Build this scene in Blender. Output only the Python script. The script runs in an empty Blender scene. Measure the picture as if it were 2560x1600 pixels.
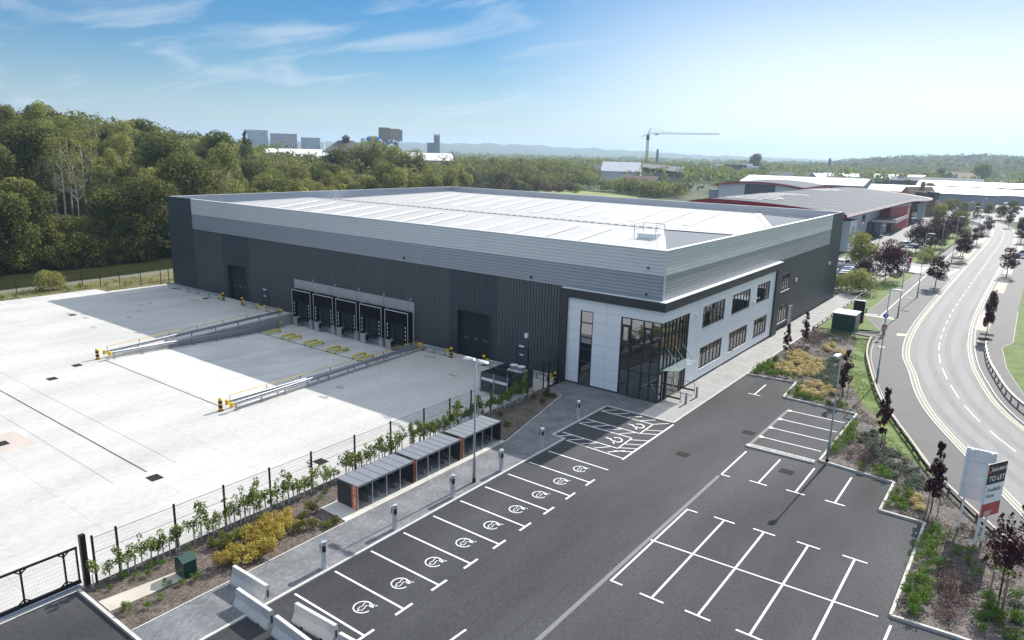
import bpy, bmesh, math, random
import numpy as np
from mathutils import Vector, Matrix
from mathutils.geometry import tessellate_polygon
SC = bpy.context.scene
COL = SC.collection
R = math.radians
# ------------------------------------------------------------------ camera
F_PX, YAW, PITCH, ROLL = 1781.44, 0.6356, 0.2320, 0.0258      # focal length for a 2560 px wide frame, angles in radians
CAM = np.array([24.51, -54.344, 20.697])
_fw = np.array([-math.sin(YAW)*math.cos(PITCH), math.cos(YAW)*math.cos(PITCH), -math.sin(PITCH)])
_r = np.array([math.cos(YAW), math.sin(YAW), 0.0]); _u = np.cross(_r, _fw)
_r2 = _r*math.cos(ROLL)+_u*math.sin(ROLL); _u2 = -_r*math.sin(ROLL)+_u*math.cos(ROLL)
cd = bpy.data.cameras.new('camera'); cam = bpy.data.objects.new('camera', cd); COL.objects.link(cam)
cd.sensor_width = 36; cd.lens = F_PX/2560*36; cd.clip_start = 0.5; cd.clip_end = 20000
M = Matrix.Identity(4)
for i in range(3):
    M[i][0] = _r2[i]; M[i][1] = _u2[i]; M[i][2] = -_fw[i]; M[i][3] = CAM[i]
cam.matrix_world = M; SC.camera = cam
SC.view_settings.view_transform = 'Standard'; SC.view_settings.look = 'None'
SC.view_settings.exposure = 0.5; SC.view_settings.gamma = 1.0
SC.render.engine = 'CYCLES'
SC.cycles.max_bounces = 6; SC.cycles.diffuse_bounces = 3; SC.cycles.glossy_bounces = 3; SC.cycles.transmission_bounces = 4
SC.cycles.volume_bounces = 0; SC.cycles.transparent_max_bounces = 12
SC.cycles.use_denoising = True; SC.cycles.sample_clamp_indirect = 6
# ------------------------------------------------------------------ sun and sky
SUN_AZ, SUN_EL = R(1.5), R(37.5)          # azimuth from +y towards +x
sd = Vector((math.sin(SUN_AZ)*math.cos(SUN_EL), math.cos(SUN_AZ)*math.cos(SUN_EL), math.sin(SUN_EL)))
sl = bpy.data.lights.new('sun', 'SUN'); sl.energy = 5.0; sl.angle = R(0.5); sl.color = (1.0, 0.95, 0.87)
so = bpy.data.objects.new('sun', sl); COL.objects.link(so); so.rotation_euler = sd.to_track_quat('Z', 'Y').to_euler(); so.location = (0, 60, 80)
W = bpy.data.worlds.new('World'); SC.world = W; W.use_nodes = True
wt = W.node_tree; wt.nodes.clear()
def wn(t, **k):
    n = wt.nodes.new(t)
    for a, b in k.items(): setattr(n, a, b)
    return n
wo = wn('ShaderNodeOutputWorld'); sky = wn('ShaderNodeTexSky', sky_type='NISHITA')
sky.sun_disc = False; sky.sun_elevation = SUN_EL; sky.sun_rotation = SUN_AZ
sky.altitude = 50; sky.air_density = 1.0; sky.dust_density = 0.3; sky.ozone_density = 5.0
bg = wn('ShaderNodeBackground'); bg.inputs[1].default_value = 0.062
tc = wn('ShaderNodeTexCoord')
# thin cirrus: streaky noise on the view direction projected on a high flat layer
sep = wn('ShaderNodeSeparateXYZ'); wt.links.new(tc.outputs['Generated'], sep.inputs[0])
def wm(op, a, b=None, c=None):
    n = wn('ShaderNodeMath', operation=op)
    for i, v in enumerate((a, b, c)):
        if v is None: continue
        if isinstance(v, (int, float)): n.inputs[i].default_value = v
        else: wt.links.new(v, n.inputs[i])
    return n.outputs[0]
zc = wm('MAXIMUM', sep.outputs[2], 0.0)
zz = wm('ADD', zc, 0.13)
cmb = wn('ShaderNodeCombineXYZ')
wt.links.new(wm('DIVIDE', sep.outputs[0], zz), cmb.inputs[0]); wt.links.new(wm('DIVIDE', sep.outputs[1], zz), cmb.inputs[1])
mp = wn('ShaderNodeMapping'); mp.inputs['Rotation'].default_value = (0, 0, R(28)); mp.inputs['Scale'].default_value = (0.75, 1.7, 1)
mp.inputs['Location'].default_value = (3.1, 0.4, 0)
wt.links.new(cmb.outputs[0], mp.inputs[0])
nz = wn('ShaderNodeTexNoise'); nz.inputs['Scale'].default_value = 1.15; nz.inputs['Detail'].default_value = 8; nz.inputs['Roughness'].default_value = 0.56; nz.inputs['Distortion'].default_value = 0.9
wt.links.new(mp.outputs[0], nz.inputs[0])
cr = wn('ShaderNodeMapRange'); cr.interpolation_type = 'SMOOTHSTEP'
cr.inputs[1].default_value = 0.45; cr.inputs[2].default_value = 0.70; cr.inputs[3].default_value = 0.06; cr.inputs[4].default_value = 0.5
wt.links.new(nz.outputs[0], cr.inputs[0])
# thin milky veil that thickens towards the sun
dotn = wn('ShaderNodeVectorMath', operation='DOT_PRODUCT'); dotn.inputs[1].default_value = (sd.x, sd.y, sd.z)
wt.links.new(tc.outputs['Generated'], dotn.inputs[0])
veil = wn('ShaderNodeMapRange'); veil.interpolation_type = 'SMOOTHSTEP'
veil.inputs[1].default_value = 0.66; veil.inputs[2].default_value = 1.02; veil.inputs[3].default_value = 0.0; veil.inputs[4].default_value = 0.8
wt.links.new(dotn.outputs['Value'], veil.inputs[0])
hz = wn('ShaderNodeMapRange'); hz.interpolation_type = 'SMOOTHSTEP'
hz.inputs[1].default_value = 0.20; hz.inputs[2].default_value = 0.0; hz.inputs[3].default_value = 0.0; hz.inputs[4].default_value = 0.18
wt.links.new(sep.outputs[2], hz.inputs[0])
zen_fill = wn('ShaderNodeMapRange'); zen_fill.interpolation_type = 'SMOOTHSTEP'      # bright veil added overhead, out of view, to lift the shade
zen_fill.inputs[1].default_value = 0.46; zen_fill.inputs[2].default_value = 0.80; zen_fill.inputs[3].default_value = 0.0; zen_fill.inputs[4].default_value = 0.7
wt.links.new(sep.outputs[2], zen_fill.inputs[0])
hl = wm('SQRT', wm('ADD', wm('MULTIPLY', sep.outputs[0], sep.outputs[0]), wm('MULTIPLY', sep.outputs[1], sep.outputs[1])))
sunny = wn('ShaderNodeMapRange'); sunny.interpolation_type = 'SMOOTHSTEP'      # white glare low under the sun
sunny.inputs[1].default_value = 0.72; sunny.inputs[2].default_value = 1.0; sunny.inputs[3].default_value = 0.0; sunny.inputs[4].default_value = 1.0
wt.links.new(wm('DIVIDE', sep.outputs[1], hl), sunny.inputs[0])
lowm = wn('ShaderNodeMapRange'); lowm.interpolation_type = 'SMOOTHSTEP'
lowm.inputs[1].default_value = 0.34; lowm.inputs[2].default_value = 0.05; lowm.inputs[3].default_value = 0.0; lowm.inputs[4].default_value = 0.9
wt.links.new(sep.outputs[2], lowm.inputs[0]); glare = wm('MULTIPLY', sunny.outputs[0], lowm.outputs[0])
both = wm('MAXIMUM', glare, wm('MAXIMUM', wm('MAXIMUM', cr.outputs[0], veil.outputs[0]), wm('MAXIMUM', hz.outputs[0], zen_fill.outputs[0])))
bgc = wn('ShaderNodeBackground'); bgc.inputs[0].default_value = (0.85, 0.92, 1.0, 1)
wt.links.new(wm('ADD', wm('ADD', wm('MULTIPLY', zen_fill.outputs[0], 0.95), wm('MULTIPLY', glare, 0.30)), 0.66), bgc.inputs[1])
mx = wn('ShaderNodeMixShader')
hsv = wn('ShaderNodeHueSaturation'); hsv.inputs['Saturation'].default_value = 1.6; wt.links.new(sky.outputs[0], hsv.inputs['Color'])
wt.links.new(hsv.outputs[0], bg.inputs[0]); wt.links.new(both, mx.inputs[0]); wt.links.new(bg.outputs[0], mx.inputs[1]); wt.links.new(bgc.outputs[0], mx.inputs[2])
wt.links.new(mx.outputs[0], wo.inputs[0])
# ------------------------------------------------------------------ helpers
random.seed(7); RNG = np.random.default_rng(7)
def G(px, py, z=0.0):
    """ground point seen at a pixel of the 2560 x 1600 photograph"""
    d = _fw+_r2*(px-1280)/F_PX-_u2*(py-800)/F_PX
    t = (z-CAM[2])/d[2]; q = CAM+t*d
    return (float(q[0]), float(q[1]))
def away(px, py, dist):
    """point at a horizontal distance from the camera in the direction of a pixel"""
    d = _fw+_r2*(px-1280)/F_PX-_u2*(py-800)/F_PX
    q = CAM+d*dist/math.hypot(d[0], d[1]); return (float(q[0]), float(q[1]), float(q[2]))
def wloc(o):
    v = Vector((0, 0, 0))
    while o is not None: v = v+o.location; o = o.parent
    return v
def thing(name, label, cat, loc=(0, 0, 0), group=None):
    o = bpy.data.objects.new(name, None); COL.objects.link(o); o.location = loc; o.empty_display_size = 0.5
    o['label'] = label; o['category'] = cat
    if group: o['group'] = group
    return o
def tag(o, label, cat, group=None):
    o['label'] = label; o['category'] = cat
    if group: o['group'] = group
    return o
def kind(o, k): o['kind'] = k; return o
def kids(o): return [c for c in bpy.data.objects if c.parent == o]
def copy_tree(o, parent=None, _k=None):
    if _k is None:
        _k = {}
        for c in bpy.data.objects:
            if c.parent: _k.setdefault(c.parent.name, []).append(c)
    c = o.copy(); COL.objects.link(c)
    if parent: c.parent = parent
    for ch in _k.get(o.name, []): copy_tree(ch, c, _k)
    return c
class MB:
    def __init__(s): s.v = []; s.f = []
    def quad(s, a, b, c, d):
        n = len(s.v); s.v += [tuple(a), tuple(b), tuple(c), tuple(d)]; s.f.append((n, n+1, n+2, n+3)); return s
    def tri(s, a, b, c):
        n = len(s.v); s.v += [tuple(a), tuple(b), tuple(c)]; s.f.append((n, n+1, n+2)); return s
    def box(s, x0, y0, z0, x1, y1, z1):
        return s.prism([(x0, y0), (x1, y0), (x1, y1), (x0, y1)], z0, z1)
    def prism(s, poly, z0, z1, top=None):
        n = len(s.v); k = len(poly); t = top or poly
        if sum(poly[i][0]*poly[(i+1) % k][1]-poly[(i+1) % k][0]*poly[i][1] for i in range(k)) < 0:
            poly = poly[::-1]; t = t[::-1]
        s.v += [(x, y, z0) for x, y in poly]+[(x, y, z1) for x, y in t]
        for i in range(k): j = (i+1) % k; s.f.append((n+i, n+j, n+k+j, n+k+i))
        if k == 4: s.f += [(n+3, n+2, n+1, n), (n+4, n+5, n+6, n+7)]
        else:
            for a, b, c in tessellate_polygon([[Vector((x, y, 0)) for x, y in poly]]):
                p = [poly[q] for q in (a, b, c)]
                if (p[1][0]-p[0][0])*(p[2][1]-p[0][1])-(p[1][1]-p[0][1])*(p[2][0]-p[0][0]) < 0: a, c = c, a
                s.f += [(n+c, n+b, n+a), (n+k+a, n+k+b, n+k+c)]
        return s
    def sheet(s, poly, z):
        n = len(s.v); s.v += [(x, y, z) for x, y in poly]
        for a, b, c in tessellate_polygon([[Vector((x, y, 0)) for x, y in poly]]):
            p = [poly[q] for q in (a, b, c)]
            if (p[1][0]-p[0][0])*(p[2][1]-p[0][1])-(p[1][1]-p[0][1])*(p[2][0]-p[0][0]) < 0: a, c = c, a
            s.f.append((n+a, n+b, n+c))
        return s
    def beam(s, a, b, w, h=None, up=(0, 0, 1)):
        """rectangular bar from a to b, w across and h along up"""
        h = w if h is None else h; a = Vector(a); b = Vector(b); d = (b-a).normalized(); u = Vector(up)
        if abs(d.dot(u)) > 0.95: u = Vector((1, 0, 0))
        x = d.cross(u).normalized(); u = x.cross(d).normalized(); n = len(s.v)
        for q in (a, b):
            for i, j in ((-1, -1), (1, -1), (1, 1), (-1, 1)): s.v.append(tuple(q+x*(i*w/2)+u*(j*h/2)))
        s.f += [(n, n+1, n+2, n+3), (n+7, n+6, n+5, n+4)]+[(n+i, n+4+i, n+4+(i+1) % 4, n+(i+1) % 4) for i in range(4)]
        return s
    def tube(s, pts, r, k=8, cap=True):
        pts = [Vector(p) for p in pts]; n0 = len(s.v); rr = r if isinstance(r, (list, tuple)) else [r]*len(pts)
        for i, p in enumerate(pts):
            d = (pts[min(i+1, len(pts)-1)]-pts[max(i-1, 0)]).normalized()
            ref = Vector((0, 0, 1)) if abs(d.z) < 0.9 else Vector((1, 0, 0))
            x = d.cross(ref).normalized(); y = d.cross(x).normalized()
            for j in range(k):
                t = 2*math.pi*j/k; s.v.append(tuple(p+x*(rr[i]*math.cos(t))+y*(rr[i]*math.sin(t))))
        for i in range(len(pts)-1):
            for j in range(k):
                a = n0+i*k+j; b = n0+i*k+(j+1) % k; s.f.append((a, a+k, b+k, b))
        if cap: s.f += [tuple(n0+j for j in range(k)), tuple(n0+(len(pts)-1)*k+j for j in range(k))[::-1]]
        return s
    def cyl(s, x, y, z0, z1, r0, r1=None, k=12): return s.tube([(x, y, z0), (x, y, z1)], [r0, r0 if r1 is None else r1], k)
    def strip(s, pts, w, z, closed=False):
        """flat painted line along a polyline"""
        n0 = len(s.v); m = len(pts)
        for i in range(m):
            if closed: a = pts[i-1]; b = pts[(i+1) % m]
            else: a = pts[max(i-1, 0)]; b = pts[min(i+1, m-1)]
            dx, dy = b[0]-a[0], b[1]-a[1]; L = math.hypot(dx, dy) or 1
            nx, ny = -dy/L*w/2, dx/L*w/2
            s.v += [(pts[i][0]+nx, pts[i][1]+ny, z), (pts[i][0]-nx, pts[i][1]-ny, z)]
        for i in range(m if closed else m-1):
            a = n0+2*i; b = n0+2*((i+1) % m); s.f.append((a+1, b+1, b, a))
        return s
    def rib(s, o, a, e, n, La, Le, pitch, depth, gw=0.25):
        """profiled sheet: o corner, a direction across the ribs, e along them, n outward; grooves of width gw*pitch"""
        o, a, e, n = Vector(o), Vector(a), Vector(e), Vector(n); k = max(1, round(La/pitch)); p = La/k; prof = []
        for i in range(k):
            t = i*p; prof += [(t, 0), (t+p*(1-gw), 0), (t+p*(1-gw*0.75), -depth), (t+p*(1-gw*0.25), -depth)]
        prof.append((La, 0)); b = len(s.v); flip = a.cross(e).dot(n) < 0
        for t, d in prof: q = o+a*t+n*d; s.v += [tuple(q), tuple(q+e*Le)]
        for i in range(len(prof)-1):
            q = b+2*i; s.f.append((q, q+1, q+3, q+2) if flip else (q, q+2, q+3, q+1))
        return s
    def build(s, name, mat, parent=None, smooth=False):
        off = wloc(parent) if parent else Vector((0, 0, 0))
        me = bpy.data.meshes.new(name); me.from_pydata([(x-off.x, y-off.y, z-off.z) for x, y, z in s.v], [], s.f); me.update()
        if smooth:
            for p in me.polygons: p.use_smooth = True
        me.materials.append(mat)
        o = bpy.data.objects.new(name, me); COL.objects.link(o)
        if parent: o.parent = parent
        return o
def off_line(pts, d):
    """polyline shifted sideways by d (positive = to the right of travel)"""
    out = []
    for i in range(len(pts)):
        a = pts[max(i-1, 0)]; b = pts[min(i+1, len(pts)-1)]; dx, dy = b[0]-a[0], b[1]-a[1]; L = math.hypot(dx, dy)
        out.append((pts[i][0]+dy/L*d, pts[i][1]-dx/L*d))
    return out
def smooth_line(pts, n=6):
    """Catmull-Rom through the points"""
    out = []
    for i in range(len(pts)-1):
        p0, p1, p2, p3 = pts[max(i-1, 0)], pts[i], pts[i+1], pts[min(i+2, len(pts)-1)]
        for j in range(n):
            t = j/n
            out.append(tuple(0.5*(2*p1[k]+(p2[k]-p0[k])*t+(2*p0[k]-5*p1[k]+4*p2[k]-p3[k])*t*t+(3*p1[k]-p0[k]-3*p2[k]+p3[k])*t**3) for k in (0, 1)))
    out.append(tuple(pts[-1])); return out
def dist_along(pts):
    d = [0]
    for a, b in zip(pts, pts[1:]): d.append(d[-1]+math.hypot(b[0]-a[0], b[1]-a[1]))
    return d
def at_dist(pts, t):
    d = dist_along(pts); t = max(0, min(t, d[-1]-1e-6))
    i = max(k for k in range(len(d)-1) if d[k] <= t); f = (t-d[i])/(d[i+1]-d[i])
    return (pts[i][0]+(pts[i+1][0]-pts[i][0])*f, pts[i][1]+(pts[i+1][1]-pts[i][1])*f)
def inside(p, poly):
    c = False; n = len(poly)
    for i in range(n):
        a, b = poly[i], poly[i-1]
        if (a[1] > p[1]) != (b[1] > p[1]) and p[0] < (b[0]-a[0])*(p[1]-a[1])/(b[1]-a[1])+a[0]: c = not c
    return c
def text_mesh(txt, size, name, mat, parent, mtx, align='CENTER', bold=0.0, sx=1.0):
    cu = bpy.data.curves.new(name, 'FONT'); cu.body = txt; cu.size = size; cu.align_x = align; cu.align_y = 'CENTER'; cu.offset = bold; cu.extrude = 0.004
    t = bpy.data.objects.new(name, cu); COL.objects.link(t); bpy.context.view_layer.update()
    me = bpy.data.meshes.new_from_object(t.evaluated_get(bpy.context.evaluated_depsgraph_get()))
    bpy.data.objects.remove(t); off = wloc(parent) if parent else Vector()
    me.transform(Matrix.Translation(-off) @ mtx @ Matrix.Diagonal((sx, 1, 1, 1))); me.materials.clear(); me.materials.append(mat)
    o = bpy.data.objects.new(name, me); COL.objects.link(o)
    if parent: o.parent = parent
    return o
def basis(o, x, y):
    x = Vector(x).normalized(); y = Vector(y).normalized(); z = x.cross(y); m = Matrix.Identity(4)
    for i in range(3): m[i][0] = x[i]; m[i][1] = y[i]; m[i][2] = z[i]; m[i][3] = o[i]
    return m
# ------------------------------------------------------------------ materials
def mat(name, col, rough=0.7, metal=0.0, spec=0.4, var=0.0, scale=1.0, bump=0.0, bscale=40.0, detail=5.0, stretch=(1, 1, 1), fine=0.0, fscale=30.0):
    m = bpy.data.materials.new(name); m.use_nodes = True; t = m.node_tree; b = t.nodes['Principled BSDF']
    b.inputs['Base Color'].default_value = (*col, 1); b.inputs['Roughness'].default_value = rough
    b.inputs['Metallic'].default_value = metal; b.inputs['Specular IOR Level'].default_value = spec
    if var or bump or fine:
        tcn = t.nodes.new('ShaderNodeTexCoord'); mpn = t.nodes.new('ShaderNodeMapping'); mpn.inputs['Scale'].default_value = stretch
        geo = t.nodes.new('ShaderNodeNewGeometry'); t.links.new(geo.outputs['Position'], mpn.inputs[0])
    if var or fine:
        fac = None
        for amt, sc in ((var, scale), (fine, fscale)):
            if not amt: continue
            n = t.nodes.new('ShaderNodeTexNoise'); n.inputs['Scale'].default_value = sc; n.inputs['Detail'].default_value = detail; n.inputs['Roughness'].default_value = 0.6
            t.links.new(mpn.outputs[0], n.inputs[0])
            r = t.nodes.new('ShaderNodeMapRange'); r.inputs[1].default_value = 0.3; r.inputs[2].default_value = 0.7
            r.inputs[3].default_value = 1-amt; r.inputs[4].default_value = 1+amt; t.links.new(n.outputs[0], r.inputs[0])
            if fac is None: fac = r.outputs[0]
            else:
                q = t.nodes.new('ShaderNodeMath'); q.operation = 'MULTIPLY'; t.links.new(fac, q.inputs[0]); t.links.new(r.outputs[0], q.inputs[1]); fac = q.outputs[0]
        vm = t.nodes.new('ShaderNodeVectorMath'); vm.operation = 'SCALE'; vm.inputs[0].default_value = col; t.links.new(fac, vm.inputs['Scale'])
        t.links.new(vm.outputs[0], b.inputs['Base Color'])
    if bump:
        n = t.nodes.new('ShaderNodeTexNoise'); n.inputs['Scale'].default_value = bscale; n.inputs['Detail'].default_value = 6; t.links.new(mpn.outputs[0], n.inputs[0])
        bn = t.nodes.new('ShaderNodeBump'); bn.inputs['Strength'].default_value = bump; bn.inputs['Distance'].default_value = 0.05
        t.links.new(n.outputs[0], bn.inputs['Height']); t.links.new(bn.outputs[0], b.inputs['Normal'])
    return m
def nodes_of(m): return m.node_tree, m.node_tree.nodes, m.node_tree.links, m.node_tree.nodes['Principled BSDF']
def add_joints(m, px, py, w, dark, ox=0.0, oy=0.0):
    """thin saw-cut joints on a slab every px, py metres"""
    t, N, L, b = nodes_of(m); src = b.inputs['Base Color'].links[0].from_socket
    g = N.new('ShaderNodeNewGeometry'); s = N.new('ShaderNodeSeparateXYZ'); L.new(g.outputs['Position'], s.inputs[0]); fac = None
    for ax, p, o in ((0, px, ox), (1, py, oy)):
        a = N.new('ShaderNodeMath'); a.operation = 'ADD'; a.inputs[1].default_value = 1000*p-o; L.new(s.outputs[ax], a.inputs[0])
        q = N.new('ShaderNodeMath'); q.operation = 'MODULO'; q.inputs[1].default_value = p; L.new(a.outputs[0], q.inputs[0])
        c = N.new('ShaderNodeMath'); c.operation = 'LESS_THAN'; c.inputs[1].default_value = w; L.new(q.outputs[0], c.inputs[0])
        if fac is None: fac = c.outputs[0]
        else:
            x = N.new('ShaderNodeMath'); x.operation = 'MAXIMUM'; L.new(fac, x.inputs[0]); L.new(c.outputs[0], x.inputs[1]); fac = x.outputs[0]
    k = N.new('ShaderNodeMath'); k.operation = 'MULTIPLY'; k.inputs[1].default_value = 1-dark; L.new(fac, k.inputs[0])
    x = N.new('ShaderNodeMixRGB'); x.blend_type = 'MIX'; x.inputs[2].default_value = (0.02, 0.02, 0.02, 1); L.new(k.outputs[0], x.inputs[0]); L.new(src, x.inputs[1]); L.new(x.outputs[0], b.inputs['Base Color'])
    return m
def block_mat(name, c1, c2, mortar, sx, sy, rot=0.0, rough=0.8, var=0.25):
    m = mat(name, c1, rough); t, N, L, b = nodes_of(m)
    g = N.new('ShaderNodeNewGeometry'); mpn = N.new('ShaderNodeMapping'); mpn.inputs['Rotation'].default_value = (0, 0, rot); L.new(g.outputs['Position'], mpn.inputs[0])
    br = N.new('ShaderNodeTexBrick'); L.new(mpn.outputs[0], br.inputs[0])
    br.inputs['Color1'].default_value = (*c1, 1); br.inputs['Color2'].default_value = (*c2, 1); br.inputs['Mortar'].default_value = (*mortar, 1)
    br.inputs['Scale'].default_value = 1.0; br.inputs['Mortar Size'].default_value = 0.008; br.inputs['Brick Width'].default_value = sx; br.inputs['Row Height'].default_value = sy
    n = N.new('ShaderNodeTexNoise'); n.inputs['Scale'].default_value = 0.7; n.inputs['Detail'].default_value = 8; L.new(g.outputs['Position'], n.inputs[0])
    r = N.new('ShaderNodeMapRange'); r.inputs[1].default_value = 0.3; r.inputs[2].default_value = 0.7; r.inputs[3].default_value = 1-var; r.inputs[4].default_value = 1+var; L.new(n.outputs[0], r.inputs[0])
    v = N.new('ShaderNodeVectorMath'); v.operation = 'SCALE'; L.new(br.outputs[0], v.inputs[0]); L.new(r.outputs[0], v.inputs['Scale']); L.new(v.outputs[0], b.inputs['Base Color'])
    return m
def glass_mat(name, col=(0.012, 0.016, 0.02), ior=1.9, rough=0.01):
    m = mat(name, col, rough, 0, 0.5); b = m.node_tree.nodes['Principled BSDF']; b.inputs['IOR'].default_value = ior; return m
def leaf_mat(name, dark, light, trans=0.35, hue=0.012, val=0.25):
    """foliage: every leaf clump has its own tone, every plant its own shift"""
    m = bpy.data.materials.new(name); m.use_nodes = True; t = m.node_tree; N = t.nodes; L = t.links; N.clear()
    out = N.new('ShaderNodeOutputMaterial'); at = N.new('ShaderNodeAttribute'); at.attribute_name = 'tint'
    mixc = N.new('ShaderNodeMixRGB'); mixc.inputs[1].default_value = (*dark, 1); mixc.inputs[2].default_value = (*light, 1); L.new(at.outputs['Fac'], mixc.inputs[0])
    oi = N.new('ShaderNodeObjectInfo'); hs = N.new('ShaderNodeHueSaturation'); L.new(mixc.outputs[0], hs.inputs['Color'])
    mh = N.new('ShaderNodeMapRange'); mh.inputs[3].default_value = 0.5-hue; mh.inputs[4].default_value = 0.5+hue; L.new(oi.outputs['Random'], mh.inputs[0]); L.new(mh.outputs[0], hs.inputs['Hue'])
    w = N.new('ShaderNodeTexWhiteNoise'); w.noise_dimensions = '1D'; L.new(oi.outputs['Random'], w.inputs['W'])
    mv = N.new('ShaderNodeMapRange'); mv.inputs[3].default_value = 1-val; mv.inputs[4].default_value = 1+val; L.new(w.outputs['Value'], mv.inputs[0]); L.new(mv.outputs[0], hs.inputs['Value'])
    d = N.new('ShaderNodeBsdfPrincipled'); d.inputs['Roughness'].default_value = 0.55; d.inputs['Specular IOR Level'].default_value = 0.12; L.new(hs.outputs[0], d.inputs['Base Color'])
    tr = N.new('ShaderNodeBsdfTranslucent'); L.new(hs.outputs[0], tr.inputs[0]); mxs = N.new('ShaderNodeMixShader'); mxs.inputs[0].default_value = trans
    L.new(d.outputs[0], mxs.inputs[1]); L.new(tr.outputs[0], mxs.inputs[2]); L.new(mxs.outputs[0], out.inputs[0])
    return m
def leaf_mesh(name, P, Nrm, size, seed=0, aspect=0.6, tint=None, mats=()):
    """one mesh of many small leaf-clump faces at points P, facing roughly Nrm"""
    rg = np.random.default_rng(seed); n = len(P)
    a = rg.normal(size=(n, 3)); a -= Nrm*np.sum(a*Nrm, 1, keepdims=True); a /= np.linalg.norm(a, axis=1, keepdims=True)+1e-9
    b = np.cross(Nrm, a); s = (np.asarray(size)*rg.uniform(0.55, 1.35, n))[:, None]; fold = Nrm*s*0.18
    V = np.empty((n, 4, 3)); V[:, 0] = P-a*s*0.5; V[:, 1] = P+b*s*aspect*0.5-fold; V[:, 2] = P+a*s*0.5; V[:, 3] = P-b*s*aspect*0.5-fold
    me = bpy.data.meshes.new(name); me.vertices.add(4*n); me.vertices.foreach_set('co', V.reshape(-1).astype(np.float32))
    me.loops.add(4*n); me.loops.foreach_set('vertex_index', np.arange(4*n, dtype=np.int32)); me.polygons.add(n)
    me.polygons.foreach_set('loop_start', np.arange(0, 4*n, 4, dtype=np.int32)); me.polygons.foreach_set('loop_total', np.full(n, 4, dtype=np.int32))
    at = me.attributes.new('tint', 'FLOAT', 'FACE'); at.data.foreach_set('value', (rg.random(n) if tint is None else tint).astype(np.float32))
    for m in mats: me.materials.append(m)
    me.update(calc_edges=True); me.validate(); return me
def blob_points(blobs, n, seed, shell=0.55, spread=0.7):
    """points and normals through a set of ellipsoid clumps (x, y, z, rx, ry, rz), denser near their skins"""
    rg = np.random.default_rng(seed); B = np.array(blobs, float); w = (B[:, 3]*B[:, 4]*B[:, 5])**(2/3); ix = rg.choice(len(B), n, p=w/w.sum())
    d = rg.normal(size=(n, 3)); d /= np.linalg.norm(d, axis=1, keepdims=True); rr = rg.random(n)**(1/3); rr = shell+(1-shell)*rr*1.08
    P = B[ix, :3]+d*B[ix, 3:6]*rr[:, None]; N = d+rg.normal(size=(n, 3))*spread+np.array([0, 0, 0.25]); N /= np.linalg.norm(N, axis=1, keepdims=True)
    clump = rg.random(len(B))[ix]; return P, N, np.clip(0.55*rg.random(n)+0.45*clump, 0, 1)
def mesh_obj(name, me, parent=None):
    o = bpy.data.objects.new(name, me); COL.objects.link(o)
    if parent: o.parent = parent
    return o
# ================================================================== materials used across the site
m_conc = add_joints(mat('yard_concrete', (0.465, 0.457, 0.44), 0.85, var=0.14, scale=0.22, fine=0.10, fscale=5, stretch=(1, 0.35, 1)), 5.2, 4.9, 0.028, 0.72, 0.6, -24.45)
m_ramp = mat('ramp_concrete', (0.50, 0.50, 0.485), 0.85, var=0.16, scale=0.5, fine=0.08, fscale=5, stretch=(1, 0.4, 1))
m_cwall = mat('cast_concrete', (0.36, 0.36, 0.355), 0.85, var=0.15, scale=0.9, fine=0.08, fscale=9)
m_kerb = mat('kerb_concrete', (0.48, 0.47, 0.44), 0.85, var=0.12, scale=1.2, fine=0.1, fscale=14)
m_tar = mat('car_park_tarmac', (0.047, 0.048, 0.0525), 0.85, spec=0.25, var=0.5, scale=0.13, fine=0.32, fscale=12, stretch=(1.0, 0.3, 1), detail=10)
m_road = mat('road_tarmac', (0.235, 0.233, 0.235), 0.8, spec=0.25, var=0.10, scale=0.5, fine=0.12, fscale=18, stretch=(1.6, 0.12, 1))
m_foot = mat('footway_tarmac', (0.068, 0.068, 0.072), 0.75, spec=0.35, var=0.14, scale=0.35, fine=0.16, fscale=20)
m_sidetar = mat('old_tarmac', (0.17, 0.165, 0.165), 0.75, var=0.12, scale=0.2, fine=0.1, fscale=9)
m_block = block_mat('grey_block_paving', (0.20, 0.205, 0.215), (0.135, 0.14, 0.15), (0.07, 0.07, 0.075), 0.22, 0.11, R(90))
m_lblock = block_mat('pale_block_paving', (0.34, 0.335, 0.325), (0.27, 0.268, 0.26), (0.16, 0.16, 0.155), 0.22, 0.11, R(90), var=0.15)
m_white = mat('road_paint', (0.72, 0.72, 0.70), 0.7, var=0.12, scale=1.5, fine=0.2, fscale=9)
m_yellow = mat('yellow_road_paint', (0.62, 0.47, 0.25), 0.6, var=0.1, scale=3)
m_tactile = mat('buff_tactile_slab', (0.66, 0.60, 0.42), 0.8, fine=0.12, fscale=12)
m_iron = mat('drain_iron', (0.030, 0.028, 0.026), 0.9, spec=0.1, fine=0.35, fscale=18)
m_bark = mat('bark_mulch', (0.105, 0.085, 0.072), 0.95, var=0.25, scale=0.8, fine=0.75, fscale=7.0, bump=0.6, bscale=14)
m_pbark = mat('weathered_bark_mulch', (0.118, 0.100, 0.092), 0.95, var=0.3, scale=0.6, fine=0.85, fscale=7.0, bump=0.6, bscale=14)
m_grass = mat('mown_grass', (0.105, 0.15, 0.035), 0.9, var=0.28, scale=0.5, fine=0.35, fscale=4, bump=0.5, bscale=16)
m_meadow = mat('meadow_grass', (0.20, 0.24, 0.07), 0.9, var=0.3, scale=0.05, fine=0.2, fscale=0.6)
m_earth = mat('rough_ground', (0.050, 0.066, 0.026), 0.95, var=0.4, scale=0.012, fine=0.35, fscale=0.2)
m_metal = mat('galvanised_steel', (0.34, 0.36, 0.39), 0.45, metal=0.5, var=0.1, scale=2)
m_pole = mat('lamp_post_grey', (0.30, 0.32, 0.34), 0.45, metal=0.5, var=0.08, scale=2)
m_black = mat('black_powder_coat', (0.012, 0.012, 0.014), 0.5)
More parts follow.
